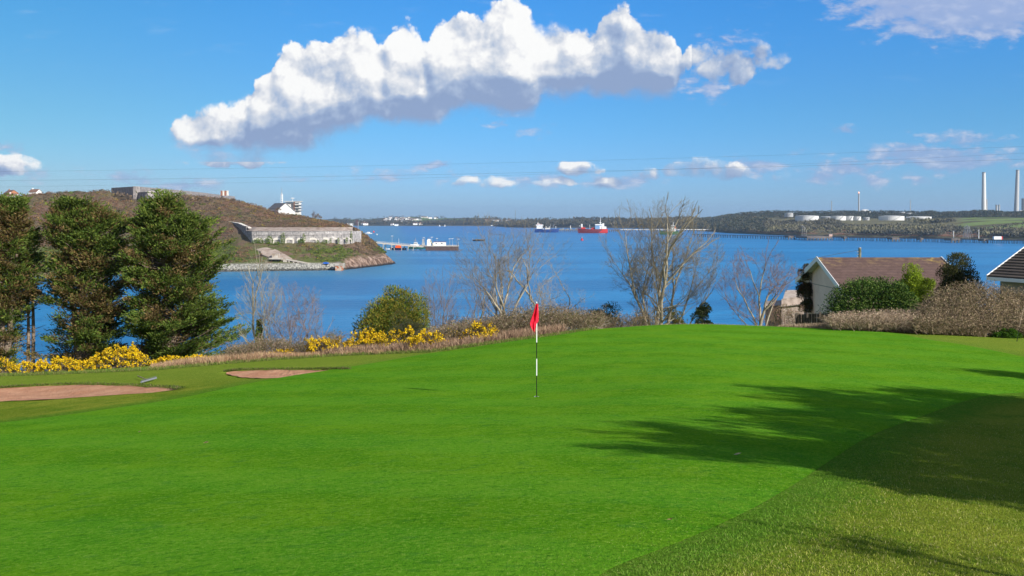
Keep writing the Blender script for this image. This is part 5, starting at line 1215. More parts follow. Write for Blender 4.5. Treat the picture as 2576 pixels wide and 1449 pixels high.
# gorse in flower
edge = [(-200,948),(0,946),(230,938),(400,930),(560,916),(700,905),(860,895),(950,891),(1080,886),(1160,876),(1240,865),(1330,853),(1420,841),(1500,829)]
er = np.array([hit(*p) for p in edge]); ep = np.array([p for p, _ in edge])
def edgeY(p): return np.interp(p, ep, er[:, 1])
def gorse(p_, top, base, wpx, Y_, label, seed, bloom=1., n=5200):
    r = np.random.RandomState(seed); x_ = X(p_, Y_); zb = gz1(x_, Y_); h = Z(top, Y_)-zb; hw = wpx/2/F*Y_; T = empty('gorse_bush', (x_, Y_, zb))
    ns = int(190*hw*max(h, .5)); d = r.normal(size=(ns, 3)); d[:, 2] = np.abs(d[:, 2]); d /= np.linalg.norm(d, axis=1, keepdims=True)
    bmp_ = (1+.22*vnoise(d[:, 0]*3+seed, d[:, 2]*3, 1., seed))[:, None]
    root = d*np.array([hw, hw*.7 if hw*.7 < 1.3 else 1.3, h*.9])*r.uniform(.70, .98, (ns, 1))*bmp_; dr = d*.5; dr[:, 2] += .75; dr += r.normal(size=(ns, 3))*.25; dr /= np.linalg.norm(dr, axis=1, keepdims=True)
    L = r.uniform(.14, .34, ns)*min(1, h)
    pg = 34; i = np.repeat(np.arange(ns), pg); t = r.uniform(0, 1, len(i))
    C = root[i]+dr[i]*(L[i]*t)[:, None]+r.normal(size=(len(i), 3))*.022
    v1 = leaves_np(C, dr[i]*.5, .055, .014, pick([(.045,.062,.016),(.075,.07,.025),(.10,.075,.04)], len(i), r, .3), r, cone=.9)
    m = int(n*hw*max(h, .6)*.8*bloom); i = r.randint(0, ns, m); t = r.uniform(.35, 1.05, m); keep = r.rand(m) < np.clip(0.68+.6*vnoise(root[i, 0]*2.2+3, root[i, 2]*2.6, 1., seed+2)+.25*d[i, 2], .12, 1); i, t = i[keep], t[keep]
    C = root[i]+dr[i]*(L[i]*t)[:, None]+r.normal(size=(len(i), 3))*.026; e = r.normal(size=(len(i), 3)); e[:, 2] += .3
    v2 = leaves_np(C, e, .058, .052, pick([(.78,.52,.010),(.84,.60,.015),(.70,.40,.008),(.62,.44,.03)], len(i), r, .12), r, cone=.3)
    mesh_np('spines', *v1[:2], M['needle'], colr=v1[2], parent=T); mesh_np('flowers', *v2[:2], M['petal'], colr=v2[2], parent=T)
    k = int(60*hw)+20; dd = d[r.randint(0, ns, k)]; sg_ = [(r.uniform(-.5, .5)*hw, r.uniform(-.2, .2), -.1, dd[j, 0]*hw*.75, dd[j, 1]*.6, max(.1, dd[j, 2]*h*.75), .012, .006) for j in range(k)]
    v, q = tubes_np(sg_, 3); mesh_np('stems', v, q, M['cbark'], parent=T)
    return tag(T, label, 'gorse', 'gorse bushes in flower')
GB = [(5,905,950,85,38.5,'gorse bush at the left edge, its lower half brown',.55),(88,908,942,110,39.5,'low gorse bush between the left edge one and the bright even one',1.1),(170,901,942,140,39,'even low gorse bush thick with flowers left of the tall domed one',1.25),
      (305,875,934,165,40,'tallest domed gorse bush with a bare brown hollow in front of the conifers',1.),(425,897,922,80,41,'low gorse bush just right of the tall domed one',1.),(492,897,918,90,41.5,'thin low gorse bush in dry grass under the rightmost conifer',.9),
      (715,880,893,60,43,'smallest gorse bush in the dry grass below the broad thicket tree',1.1),(820,848,890,92,43.5,'round gorse bush at the left end of the central gorse',1.1),(925,835,862,95,47,'long gorse bush just below the rounded cypress bush',1.),(1010,829,868,90,46,'gorse bush below the pale grey green bush',1.1),
      (1080,838,880,90,44.5,'full gorse bush sloping down at the middle of the central gorse',1.2),(1150,833,862,62,46,'small gorse bush left of the upright gorse bush',.9),(1208,815,860,75,45,'upright gorse bush at the right end, below the spreading tree',1.)]
for i, a in enumerate(GB): gorse(a[0], a[1], a[2], a[3]*(1.3 if a[0] > 700 else 1), a[4] if a[0] < 600 else float(edgeY(a[0]))+(2.6 if a[0] in (925, 1010, 1150) else 1.7), a[5], 200+i, a[6])

# ---------------------------------------------------------------- dry grass, undergrowth, brambles, turf blades
def blades(n, pf, Yf, hf, wd, cols_, r, name, label, lean=.35, kind='stuff', cat='grass', matn='straw', w=None):
    p = pf(n); Y_ = Yf(p, n); x_ = X(p, Y_); z_ = gz(x_, Y_); C = np.stack([x_, Y_, z_-.02], 1)
    D = r.normal(size=(n, 3))*[lean, lean, .05]; D[:, 2] += 1
    v, q, c = leaves_np(C, D, hf(p, Y_, n), wd, pick(cols_, n, r, .25, w), r, cone=.0001)
    return tag(mesh_np(name, v, q, M[matn], colr=c), label, cat, kind=kind)
rb = np.random.RandomState(77)
TAN = [(.40,.27,.15),(.48,.35,.21),(.33,.20,.12),(.27,.16,.11)]
blades(26000, lambda n: rb.uniform(380, 1130, n), lambda p, n: edgeY(p)+.25+np.abs(rb.normal(size=n))*1.5+.5*vnoise(p, p*0, 40, 3), lambda p, Y_, n: rb.uniform(.12, .42, n)*np.interp(p, [380, 470, 650, 760, 1130], [.5, .9, 1.1, .7, .7]), .014, TAN, rb, 'dry_grass', 'tan dry grass along the far edge of the rough below the gorse')
blades(18000, lambda n: rb.uniform(820, 1420, n), lambda p, n: edgeY(p)+.5+rb.uniform(0, 2.4, n), lambda p, Y_, n: rb.uniform(.2, .5, n), .016, [(.26,.16,.11),(.33,.22,.15),(.40,.29,.19),(.19,.12,.085)], rb, 'dead_bracken', 'reddish brown dead bracken below the central gorse and bare trees', .5)
blades(15000, lambda n: rb.uniform(-60, 1500, n), lambda p, n: edgeY(p)-.3+rb.uniform(0, .9, n), lambda p, Y_, n: rb.uniform(.05, .20, n), .014, [(.10,.17,.025),(.14,.20,.04),(.24,.22,.08)], rb, 'rough_edge', 'shaggy green tufts where the mown rough ends', .5, matn='leaf')
def tangle(n, C, size, cols_, r, name, label, arcs, rad=.010, w=None):
    """arching stems with bits of dead leaf: C(n) gives root points"""
    P_ = C(arcs); seg = []; a = r.uniform(0, 6.283, arcs); L = r.uniform(.5, 1.3, arcs)*size; up = r.uniform(.35, 1.0, arcs)*size; kk = 6
    t = np.linspace(0, 1, kk+1); segs = []
    for j in range(kk):
        def pt(u): return np.stack([P_[:, 0]+np.cos(a)*L*u, P_[:, 1]+np.sin(a)*L*u, P_[:, 2]+up*(4*u*(1-u*.62))*.5], 1)
        segs.append(np.concatenate([pt(t[j]), pt(t[j+1]), np.full((arcs, 1), rad*(1-.12*j)), np.full((arcs, 1), rad*(1-.12*(j+1)))], 1))
    v, q = tubes_np(np.concatenate(segs), 3); cc = np.repeat(pick(cols_, arcs*kk, r, .2, w), 6, axis=0)
    R_ = C(n); R_[:, 2] += r.uniform(0, 1, n)*size*1.0; l = leaves_np(R_, r.normal(size=(n, 3))+[0, 0, .5], .16*size, .045*size, pick(cols_, n, r, .35, w), r, cone=.5)
    v, q, c = merge([(v, q, cc), l]); return tag(mesh_np(name, v, q, M['straw'], colr=c), label, 'undergrowth', kind='stuff')
def zone(pl, pr, Y0, Y1, hfun):
    def f(n):
        p = rb.uniform(pl, pr, n); Y_ = rb.uniform(0, 1, n)*(Y1-Y0)+Y0 if not callable(Y0) else Y0(p)+rb.uniform(0, 1, n)*Y1
        x_ = X(p, Y_); z_ = gz(x_, Y_); h = np.maximum(hfun(p, Y_), 0); return np.stack([x_, Y_, z_+h*rb.uniform(0, 1, n)**.6], 1)
    return f
BR = [(.19,.135,.09),(.25,.18,.125),(.32,.25,.175),(.12,.095,.05),(.12,.12,.05)]
tangle(26000, zone(1070, 1520, lambda p: edgeY(p)+1.5, 9., lambda p, Y_: .05+.30*vnoise(p, Y_*20, 45, 2)+np.interp(p, [1070, 1150, 1300, 1450, 1520], [.3, .5, .62, .6, .2])), .55, BR, rb, 'undergrowth', 'brown leafless undergrowth beneath the central bare trees', 4200)
tangle(9000, zone(570, 860, lambda p: edgeY(p)+1.2, 5., lambda p, Y_: .35+.4*vnoise(p, Y_*20, 45, 2)), .45, BR, rb, 'undergrowth', 'brown undergrowth beneath the ivy clad tree and the thicket tree', 1600)
tangle(6000, zone(1440, 1660, 47, 53, lambda p, Y_: .6+.3*vnoise(p, Y_*20, 30, 2)), .5, BR, rb, 'undergrowth', 'low brown undergrowth just beyond the crest of the green', 900)
PB = [(.33,.235,.165),(.41,.31,.22),(.49,.39,.28),(.24,.165,.115),(.17,.14,.07)]
def mound(p, Y_):
    t_ = np.interp(p, [2290,2330,2380,2440,2500,2576,2760], [.3,1.15,1.7,1.95,1.9,1.7,1.6]); return t_*np.clip((Y_-38.6)/4.2, 0, 1)+.25*vnoise(p, Y_*20, 30, 4)
tangle(52000, zone(2300, 2760, 39.0, 44.0, mound), .55, [(.22,.155,.10),(.29,.215,.14),(.35,.27,.18),(.14,.11,.06),(.15,.14,.06)], rb, 'bramble_mound', 'high brown bramble mound between the dark hedge and the right edge', 7000)
tangle(24000, zone(2085, 2520, 39.8, 43.6, lambda p, Y_: .25+np.interp(p, [2085, 2130, 2250, 2520], [.02, .12, .35, .3])*np.clip((Y_-39.5)/3, .2, 1)), .5, PB, rb, 'bramble_strip', 'pinkish dry bramble stems in front of the dark hedge and the mound', 5500)
blades(16000, lambda n: rb.uniform(1960, 2480, n), lambda p, n: np.interp(p, [1960, 2100, 2250, 2420, 2480], [45.5, 42.2, 40.6, 39.3, 38.9])+rb.uniform(0, 1.6, n), lambda p, Y_, n: rb.uniform(.12, .45, n)*np.interp(p, [1960, 2080, 2300], [.5, .8, 1.1]), .014, PB+[(.42,.32,.2)], rb, 'dry_grass', 'dry pinkish grass at the foot of the brambles and the fence')
blades(8000, lambda n: rb.uniform(1500, 2100, n), lambda p, n: 45.3+rb.uniform(0, 1.6, n), lambda p, Y_, n: rb.uniform(.03, .14, n), .012, [(.14,.17,.04),(.30,.26,.12),(.40,.32,.2)], rb, 'crest_grass', 'thin fringe of longer grass along the crest of the green', .5)
# standing blades in the near rough, lying clippings on the green
def near_blades(n, x0, x1, y0, y1, inside, h0, h1, wd, cols_, name, label, tilt, pw=1.6, w=None):
    Y_ = y0+(y1-y0)*rb.uniform(0, 1, n)**pw; x_ = rb.uniform(-1, 1, n)*Y_*.62 if x0 is None else rb.uniform(x0, x1, n)
    ii = in_poly(x_, Y_, GREEN); dd, _, _ = poly_near(x_, Y_, GREEN); k = ii if inside else ~ii
    if not inside: k &= (x_ > 0)
    x_, Y_, dd = x_[k], Y_[k], dd[k]; m = len(x_); D = rb.normal(size=(m, 3))*[tilt, tilt, .1]; D[:, 2] += 1 if not inside else .45
    h = rb.uniform(h0, h1, m); cc = pick(cols_, m, rb, .3, w)
    if not inside:
        g_ = np.clip(1-(dd-.35)/.5, 0, 1)[:, None]; cc = cc*(1-.75*g_)+np.array([[.10,.235,.024]])*.75*g_*(1+rb.uniform(-.3, .4, (m, 1))); h *= np.where(dd < .12, .5, 1)
    v, q, c = leaves_np(np.stack([x_, Y_, gz(x_, Y_)+(.014 if inside else -.004)], 1), D, h, wd, cc, rb, cone=.0001)
    return tag(mesh_np(name, v, q, M['leaf'], colr=c), label, 'grass', kind='stuff')
near_blades(300000, None, 0, 5.0, 17, False, .014, .040, .0042, [(.17,.25,.022),(.26,.31,.04),(.35,.35,.09),(.12,.19,.018),(.46,.42,.18)], 'rough_grass', 'yellowish blades of the rough in the lower right corner', .55, w=[.28,.3,.18,.18,.06])
near_blades(420000, None, 0, 5.0, 20, True, .008, .020, .0032, [(.065,.20,.010),(.105,.26,.014),(.19,.33,.03),(.045,.14,.008),(.34,.40,.12)], 'green_grass', 'fine short blades of the putting green', .8, 1.9, w=[.34,.32,.14,.17,.03])
# ragged turf along the far lips of the bunkers
for Bk, lb in ((BUNK1, 'ragged turf along the far lip of the larger left bunker'), (BUNK2, 'ragged turf along the far lip of the smaller bunker')):
    Bn = np.array(Bk); i = rb.randint(0, len(Bn), 5200); t_ = rb.uniform(0, 1, 5200)[:, None]; q_ = Bn[i]*(1-t_)+Bn[(i+1) % len(Bn)]*t_
    mid_ = np.interp(q_[:, 0], [Bn[:, 0].min(), Bn[:, 0].max()], [Bn[Bn[:, 0].argmin(), 1], Bn[Bn[:, 0].argmax(), 1]]); k_ = q_[:, 1] > mid_-.05; q_ = q_[k_]; m = len(q_)
    q_ = q_+rb.normal(size=(m, 2))*[.08, .06]+[0, .02]; D = rb.normal(size=(m, 3))*[.5, .4, .1]+[0, -.5, .9]
    v, q, c = leaves_np(np.stack([q_[:, 0], q_[:, 1], gz(q_[:, 0], q_[:, 1])+.01], 1), D, rb.uniform(.04, .12, m), .016, pick([(.05,.10,.014),(.08,.14,.02),(.13,.17,.04),(.20,.17,.08)], m, rb, .3), rb, cone=.0001)
    tag(mesh_np('bunker_lip_grass', v, q, M['leaf'], colr=c), lb, 'grass', kind='stuff')
# a few bits lying on the green
for k_, (p_, y_, L, cc, lb) in enumerate(((510,1120,.10,(.55,.42,.2),'straw coloured dead leaf on the green at lower left'),(345,1092,.07,(.4,.3,.15),'small dry leaf on the green left of the straw coloured one'),(1677,1318,.05,(.3,.18,.1),'small brown leaf on the green right of centre near the bottom'),(1845,1150,.09,(.5,.42,.25),'thin dry stalk lying at the edge of the tree shade'))):
    h_ = hit(p_, y_); t = leaves_np(np.array([[0, 0, .012], [.02, .01, .015]]), np.array([[1., .2, .12], [.8, -.4, .3]]), L, L*.3, np.array([cc, cc]), rb, cone=.01)
    o = mesh_np('fallen_leaf', t[0], t[1], M['leaf'], colr=t[2]); o.location = (h_[0], h_[1], gz1(*h_)+.02); tag(o, lb, 'leaf')

# ================================================================ flag, rake, stake
pb = hit(1350, 1001); pb = (pb[0], pb[1], gz1(*pb)+.02); kp = pb[1]/F
fl = empty('golf_flag', pb)
H_ = (1001-765.7)*kp
def seg_(a, b, m, nm='pole_section', r=.0095):
    mb = MB(); mb.tube([(0, 0, a), (0, 0, b)], r, 10); mb.build(nm, m, fl, smooth=False)
zz = [(1001-y)*kp for y in (1001, 947.5, 905, 864, 815, 790, 765.7)]
M['polew'] = mat('white_pole', color=(.80, .80, .78), rough=.35); M['poleb'] = mat('black_pole', color=(.012, .012, .012), rough=.35)
seg_(-.1, zz[1], M['poleb']); seg_(zz[1], zz[2], M['polew'], r=.0115); seg_(zz[2], zz[3], M['poleb']); seg_(zz[3], zz[4], M['polew'], r=.0115); seg_(zz[4], H_, M['poleb'])
mb = MB(); mb.lathe([(.010, H_), (.014, H_+.01), (.010, H_+.03), (.002, H_+.035)], (0, 0, 0), 10); mb.build('cap', M['polew'], fl)
nu, nv = 26, 40; vs = []
hv = [0, .12, .3, .5, .66, .74, .82, .9, 1.]; le = [1.5, 4, 8, 13, 16.5, 17, 15, 12, 7.5]; re = [3.2, 4, 4.5, 4.8, 4.8, .5, -1.5, -2.5, -4.5]
Hf = (833.9-766.5)*kp
for j in range(nv+1):
    t = j/nv; l = np.interp(t, hv, le)*kp; r_ = np.interp(t, hv, re)*kp
    for i in range(nu+1):
        s_ = i/nu; x_ = -l+(r_+l)*s_; am = .014+.060*min(1, t*1.7)
        y_ = -am*math.sin(s_*math.pi*3.4+t*1.4)*(.6+.4*math.sin(t*5+1))-.010-.02*t
        if s_ > .86: y_ -= .012
        zr = -.02*math.sin(s_*9+1)*t-(.05*(1-abs(s_-.42)*2) if t > .9 else 0)*(t-.9)*10
        vs.append((x_, y_, H_-.008-Hf*t+zr))
I = np.arange(len(vs)).reshape(nv+1, nu+1); Q = np.stack([I[:-1, :-1], I[:-1, 1:], I[1:, 1:], I[1:, :-1]], -1).reshape(-1, 4)
def clothf(q, b):
    p = wpos(q); q.put(b.inputs['Base Color'], q.mix(q.rng(q.noise(p, 18, 3), .35, .65), (.62, .008, .030), (.74, .020, .055)))
    wv_ = q.noise(p, 55, 2); bump(q, b, wv_, .15, .004)
M['flag'] = mat('red_cloth', clothf, rough=.7, spec=.2)
fo = mesh_np('flag', vs, Q, M['flag'], parent=fl, smooth=True); sd = fo.modifiers.new('thick', 'SOLIDIFY'); sd.thickness = .0015
tag(fl, 'red flag hanging limp on its black and white pole in the green', 'golf flag')
cup = empty('hole_cup', pb); mb = MB(); vs_ = []; n = 28
for r_, z_ in ((.054, -.004), (.054, .006), (.047, .006), (.047, -.08)):
    vs_ += [(r_*math.cos(2*math.pi*k/n), r_*math.sin(2*math.pi*k/n), z_) for k in range(n)]
mb.add(vs_, [(i*n+k, i*n+(k+1) % n, (i+1)*n+(k+1) % n, (i+1)*n+k) for i in range(3) for k in range(n)]); mb.build('rim', M['polew'], cup)
mb = MB(); mb.lathe([(.0465, -.001), (.0465, .0)], (0, 0, .004), n); mb.build('hollow', M['dark'], cup)  # near-black disc paints the shade down the hole
tag(cup, 'white rimmed hole at the foot of the flag pole', 'golf hole')

rk = hit(372, 962); rk0 = Vector((rk[0], rk[1], gz1(*rk)+.03)); a_ = hit(355, 967); b_ = hit(393, 958); h_ = hit(345, 955)
rake = empty('rake', rk0, 0)
def rel_(q_, dz=.0): return Vector((q_[0]-rk0.x, q_[1]-rk0.y, gz1(*q_)+.04+dz-rk0.z))
A, B = rel_(a_, .03), rel_(b_, .05); mb = MB(); mb.tube([A, B], .028, 6)
for k in range(15): p = A.lerp(B, (k+.5)/15); mb.tube([p, p+Vector((.02, -.03, .075))], .007, 4)
mb.build('head', mat('grey_plastic', color=(.20, .21, .24), rough=.5), rake)
mb = MB(); Mi = A.lerp(B, .45); mb.tube([Mi, rel_(h_, .02)+Vector((-.1, .3, .02))], .016, 6); mb.build('handle', mat('ash_handle', color=(.34, .24, .16), rough=.7), rake)
tag(rake, 'grey headed rake lying on the grass behind the left bunker', 'rake')
st = hit(2557, 859); st = (st[0], st[1], gz1(*st)); stake = empty('marker_stake', st); k_ = st[1]/F
mb = MB(); mb.tube([(0, 0, -.1), (7*k_, 0, 36*k_)], .012, 7); mb.build('lower_half', M['black'], stake); mb = MB(); mb.tube([(7*k_, 0, 36*k_), (18*k_, 0, 84*k_)], .010, 7); mb.build('upper_half', mat('pale_stick', color=(.40, .30, .22)), stake)
tag(stake, 'thin leaning stick standing in the grass at the right edge', 'stake')

# ================================================================ houses on the right
def rooff(c1, c2, lichen, zr, row=.16):
    def f(q, b):
        p = wpos(q); x, y, z = q.sep(p)
        cs = q.m('FRACT', q.m('DIVIDE', z, row)); tile = q.m('FRACT', q.m('MULTIPLY', q.m('ADD', x, y), 3.2))
        n = q.noise(p, 2.2, 5, .7); c = q.mix(q.rng(n, .35, .65), c1, c2)
        c = q.mix(q.m('MULTIPLY', q.rng(q.noise(p, 7, 4, .7), .55, .75), .5), c, tuple(v*1.7 for v in c2))
        li = q.m('MULTIPLY', q.rng(z, zr-.75, zr-.05), q.rng(q.noise(p, 1.1, 5, .7), .46, .66)); li = q.m('MULTIPLY', li, q.m('ADD', .35, q.m('ADD', q.rng(x, 23.6, 21.8), q.rng(x, 28.0, 29.6)))); c = q.mix(q.m('MULTIPLY', li, .9), c, lichen)
        c = q.mix(q.m('MULTIPLY', q.m('LESS_THAN', cs, .14), .38), c, tuple(v*.3 for v in c1))
        q.put(b.inputs['Base Color'], c); bump(q, b, q.m('ADD', cs, q.m('MULTIPLY', q.m('GREATER_THAN', tile, .15), .3)), .8, .03)
    return f
M['render'] = speck('cream_render', (.80, .60, .50), (.86, .65, .54), 1.2, detail=6, c3=(.74, .54, .45), scale3=.5, bmp=.3, bdist=.01, rough=.95)
hs = empty('bungalow', (21.9, 62.2, 26)); X0, X1, Y0, Y1, ze, zr = 21.9, 29.6, 62.3, 71.6, 30.35, 32.12; Ym = (Y0+Y1)/2
mb = MB(); mb.prism([(Y0, 25), (Y1, 25), (Y1, ze), (Ym, zr-.05), (Y0, ze)], X0, X1, 'x'); wl_ = bl(mb, 'wall', M['render'], hs)
mb = MB(); mb.box(X0-.02, X0+.02, Y0+.1, Y1-.1, ze-.10, ze-.06); bl(mb, 'wall_seam', mat('seam', color=(.3, .25, .2)), hs)
ov, oe, sl_ = .5, .35, (zr-ze)/(Ym-Y0); mb = MB()
for s_, ye in ((-1, Y0-oe), (1, Y1+oe)):
    zl = ze-oe*sl_; vs = [(X0-ov, ye, zl), (X1+ov, ye, zl), (X1+ov, Ym, zr+.0), (X0-ov, Ym, zr+.0)]; vs += [(a, b, c+.16) for a, b, c in vs]
    mb.add(vs, [(0,3,2,1),(4,5,6,7),(0,1,5,4),(1,2,6,5),(2,3,7,6),(3,0,4,7)])
M['roof1'] = mat('brown_roof_tiles', rooff((.092,.056,.047), (.125,.078,.066), (.30,.21,.06), zr+.15), rough=.85); roof_ = bl(mb, 'roof', M['roof1'], hs)
mb = MB(); mb.tube([(X0-ov, Ym, zr+.17), (X1+ov, Ym, zr+.17)], .11, 8); rg = mb.build('ridge_tiles', mat('ridge_tile', color=(.24, .15, .10), rough=.85)); rg.parent = roof_; rg.matrix_parent_inverse = Matrix.Translation(hs.location).inverted()
for xx, w in ((X0-ov, -.04), (X1+ov, .04)):
    mb = MB()
    for ye in (Y0-oe, Y1+oe):
        zl = ze-oe*sl_; vs = [(xx, ye, zl-.10), (xx+w, ye, zl-.10), (xx+w, Ym, zr-.10), (xx, Ym, zr-.10)]; vs += [(a, b, c+.34) for a, b, c in vs]
        mb.add(vs, [(0,3,2,1),(4,5,6,7),(0,1,5,4),(1,2,6,5),(2,3,7,6),(3,0,4,7)])
    bl(mb, 'barge_board', M['white'], hs)
mb = MB(); mb.box(X0-ov+.02, X0+.0, Y0-oe, Y1+oe, ze-oe*sl_-.14, ze-oe*sl_-.10); 
vs = [(X0-ov, Y0-oe, ze-oe*sl_-.03), (X0, Y0-oe, ze-oe*sl_-.03), (X0, Ym, zr-.03), (X0-ov, Ym, zr-.03)]
mb = MB(); mb.add(vs, [(0,1,2,3)]); vs = [(X0-ov, Y1+oe, ze-oe*sl_-.03), (X0, Y1+oe, ze-oe*sl_-.03), (X0, Ym, zr-.03), (X0-ov, Ym, zr-.03)]; mb.add(vs, [(0,3,2,1)]); bl(mb, 'soffit', M['offwhite'], hs)
mb = MB(); mb.tube([(X0-.4, Y0-oe-.07, ze-oe*sl_+.02), (X1+.4, Y0-oe-.07, ze-oe*sl_+.02)], .065, 8); bl(mb, 'gutter', mat('brown_gutter', color=(.07, .045, .035), rough=.4), hs)
tag(hs, 'cream bungalow with a brown tiled roof and white barge boards', 'bungalow')

h2 = empty('tiled_house', (25, 50, 28)); A = Vector((25.0, 50, 32.04)); e_ = Vector((.37, -.93, 0)); u_ = Vector((.93, .37, 0)); up_ = Vector((0, 0, .54))
def Q2(t, s_, dz=0.): return A+e_*t+u_*s_+up_*s_+Vector((0, 0, dz))
M['roof2'] = mat('dark_ribbed_tiles', rooff((.075,.058,.045), (.11,.088,.068), (.12,.10,.05), 60., .20), rough=.85)
mb = MB(); nr = 26
for k in range(nr):
    s0, s1 = k*.25-.1, (k+1)*.25-.1; vs = [Q2(0, s0, .055), Q2(15, s0, .055), Q2(15, s1, .0), Q2(0, s1, .0), Q2(0, s0, -.12), Q2(15, s0, -.12), Q2(15, s1, -.12), Q2(0, s1, -.12)]
    mb.add(vs, [(0,1,2,3),(4,7,6,5),(0,4,5,1),(1,5,6,2),(2,6,7,3),(3,7,4,0)])
R0 = nr*.25-.1
def Q3(t, s_, dz=0.): return Q2(t, R0, dz)+u_*s_-up_*s_
mb.add([Q3(0, 0, .05), Q3(15, 0, .05), Q3(15, R0, .05), Q3(0, R0, .05), Q3(0, 0, -.1), Q3(15, 0, -.1), Q3(15, R0, -.1), Q3(0, R0, -.1)], [(0,1,2,3),(4,7,6,5),(0,4,5,1),(1,5,6,2),(2,6,7,3),(3,7,4,0)])
bl(mb, 'roof', M['roof2'], h2)
mb = MB()
for f_ in (Q2, Q3):
    a, b = f_(-.04, -.1 if f_ is Q2 else 0), f_(-.04, R0); d = Vector(e_)*-.04
    mb.add([a+Vector((0,0,-.12)), b+Vector((0,0,-.12)), b+Vector((0,0,.07)), a+Vector((0,0,.07)), a+d+Vector((0,0,-.12)), b+d+Vector((0,0,-.12)), b+d+Vector((0,0,.07)), a+d+Vector((0,0,.07))], [(0,3,2,1),(4,5,6,7),(0,1,5,4),(1,2,6,5),(2,3,7,6),(3,0,4,7)])
bl(mb, 'verge_board', M['white'], h2)
mb = MB(); a, b = Q2(.0, -.1, -.03)-u_*.03, Q2(15, -.1, -.03)-u_*.03; d = -u_*.05
mb.add([a+Vector((0,0,-.18)), b+Vector((0,0,-.18)), b, a, a+d+Vector((0,0,-.18)), b+d+Vector((0,0,-.18)), b+d, a+d], [(0,1,2,3),(4,7,6,5),(0,4,5,1),(1,5,6,2),(2,6,7,3),(3,7,4,0)])
bl(mb, 'fascia', M['white'], h2)
def W2(t, s_, z): return (A.x+e_.x*t+u_.x*s_, A.y+e_.y*t+u_.y*s_, z)
mb = MB(); s1 = 2*R0-.6; ht = 32.04-.2
vs = [W2(.3, .45, 27), W2(14.7, .45, 27), W2(14.7, s1, 27), W2(.3, s1, 27), W2(.3, .45, ht+.2), W2(14.7, .45, ht+.2), W2(14.7, s1, ht+.2), W2(.3, s1, ht+.2), W2(.3, R0, 32.04+R0*.54-.2), W2(14.7, R0, 32.04+R0*.54-.2)]
mb.add(vs, [(0,3,2,1),(0,1,5,4),(2,3,7,6),(3,0,4,8,7),(1,2,6,9,5)]); bl(mb, 'wall', mat('buff_render', color=(.46, .38, .31), rough=.95), h2)
mb = MB(); vs = [W2(5.2, .40, 30.0), W2(8.4, .40, 30.0), W2(8.4, .44, 30.0), W2(5.2, .44, 30.0)]; vs += [(x_, y_, z_+1.1) for x_, y_, z_ in vs]; mb.add(vs, [(0,1,2,3),(4,7,6,5),(0,4,5,1),(1,5,6,2),(2,6,7,3),(3,7,4,0)]); wn = bl(mb, 'window', M['glass'], h2)
mb = MB()
for z_ in (29.95, 31.05): vs = [W2(5.1, .34, z_), W2(8.5, .34, z_), W2(8.5, .45, z_), W2(5.1, .45, z_)]; vs += [(x_, y_, z_+.1) for x_, y_, z_ in vs]; mb.add(vs, [(0,3,2,1),(4,5,6,7),(0,1,5,4),(1,2,6,5),(2,3,7,6),(3,0,4,7)])
fr = mb.build('frame', M['white']); fr.parent = wn; fr.matrix_parent_inverse = Matrix.Translation(h2.location).inverted()
tag(h2, 'house with dark ribbed tile roof cut off by the right edge', 'house')

# old stone cottage lower down, left of the bungalow
ct = empty('stone_cottage', (X(1985, 82), 82, 25)); Yc = 80
def C3(p_, py_, dY=0.): return tuple(at(p_, py_, Yc+dY))
mb = MB(); mb.add([C3(1925, 900), C3(1968, 900), C3(1968, 768), C3(1925, 768), C3(1925, 900, 6), C3(1968, 900, 6), C3(1968, 768, 6), C3(1925, 768, 6)], [(0,1,2,3),(4,7,6,5),(0,4,5,1),(1,5,6,2),(2,6,7,3),(3,7,4,0)])
mb.add([C3(1966, 900, -1), C3(2030, 900, -1), C3(2030, 745, -1), C3(1966, 752, -1), C3(1966, 900, 7), C3(2030, 900, 7), C3(2030, 745, 7), C3(1966, 752, 7)], [(0,1,2,3),(4,7,6,5),(0,4,5,1),(1,5,6,2),(2,6,7,3),(3,7,4,0)])
bl(mb, 'wall', speck('pink_grey_rubble', (.34,.27,.23), (.45,.37,.32), 3., c3=(.24,.19,.16), scale3=1.), ct)
mb = MB(); mb.add([C3(1963, 772, -1.3), C3(2034, 764, -1.3), C3(2034, 729, 3), C3(1976, 730, 3), C3(1963, 772, 7.5), C3(2034, 764, 7.5)], [(0,1,2,3),(3,2,5,4),(0,3,4),(1,5,2),(0,4,5,1)])
mb.add([C3(1920, 770, -.3), C3(1968, 768, -.3), C3(1968, 755, 3), C3(1928, 757, 3), C3(1920, 770, 6), C3(1968, 768, 6)], [(0,1,2,3),(3,2,5,4),(0,3,4),(1,5,2),(0,4,5,1)])
bl(mb, 'roof', speck('lichened_slates', (.33,.27,.23), (.42,.36,.31), 2.5, c3=(.22,.18,.15), scale3=.8), ct)
mb = MB(); mb.box(X(1949, 79.9), X(1962, 79.9), 79.85, 79.95, Z(792, 80), Z(776, 80)); wn = bl(mb, 'window', M['glass'], ct)
mb = MB(); mb.box(X(1954.7, 79.8), X(1956.3, 79.8), 79.78, 79.84, Z(792, 80), Z(776, 80)); mb.box(X(1948, 79.8), X(1963, 79.8), 79.78, 79.84, Z(776.5, 80), Z(775, 80)); fr = mb.build('frame', M['white']); fr.parent = wn; fr.matrix_parent_inverse = Matrix.Translation(ct.location).inverted()
tag(ct, 'old pinkish stone cottage half hidden behind the reddish bare tree', 'cottage')

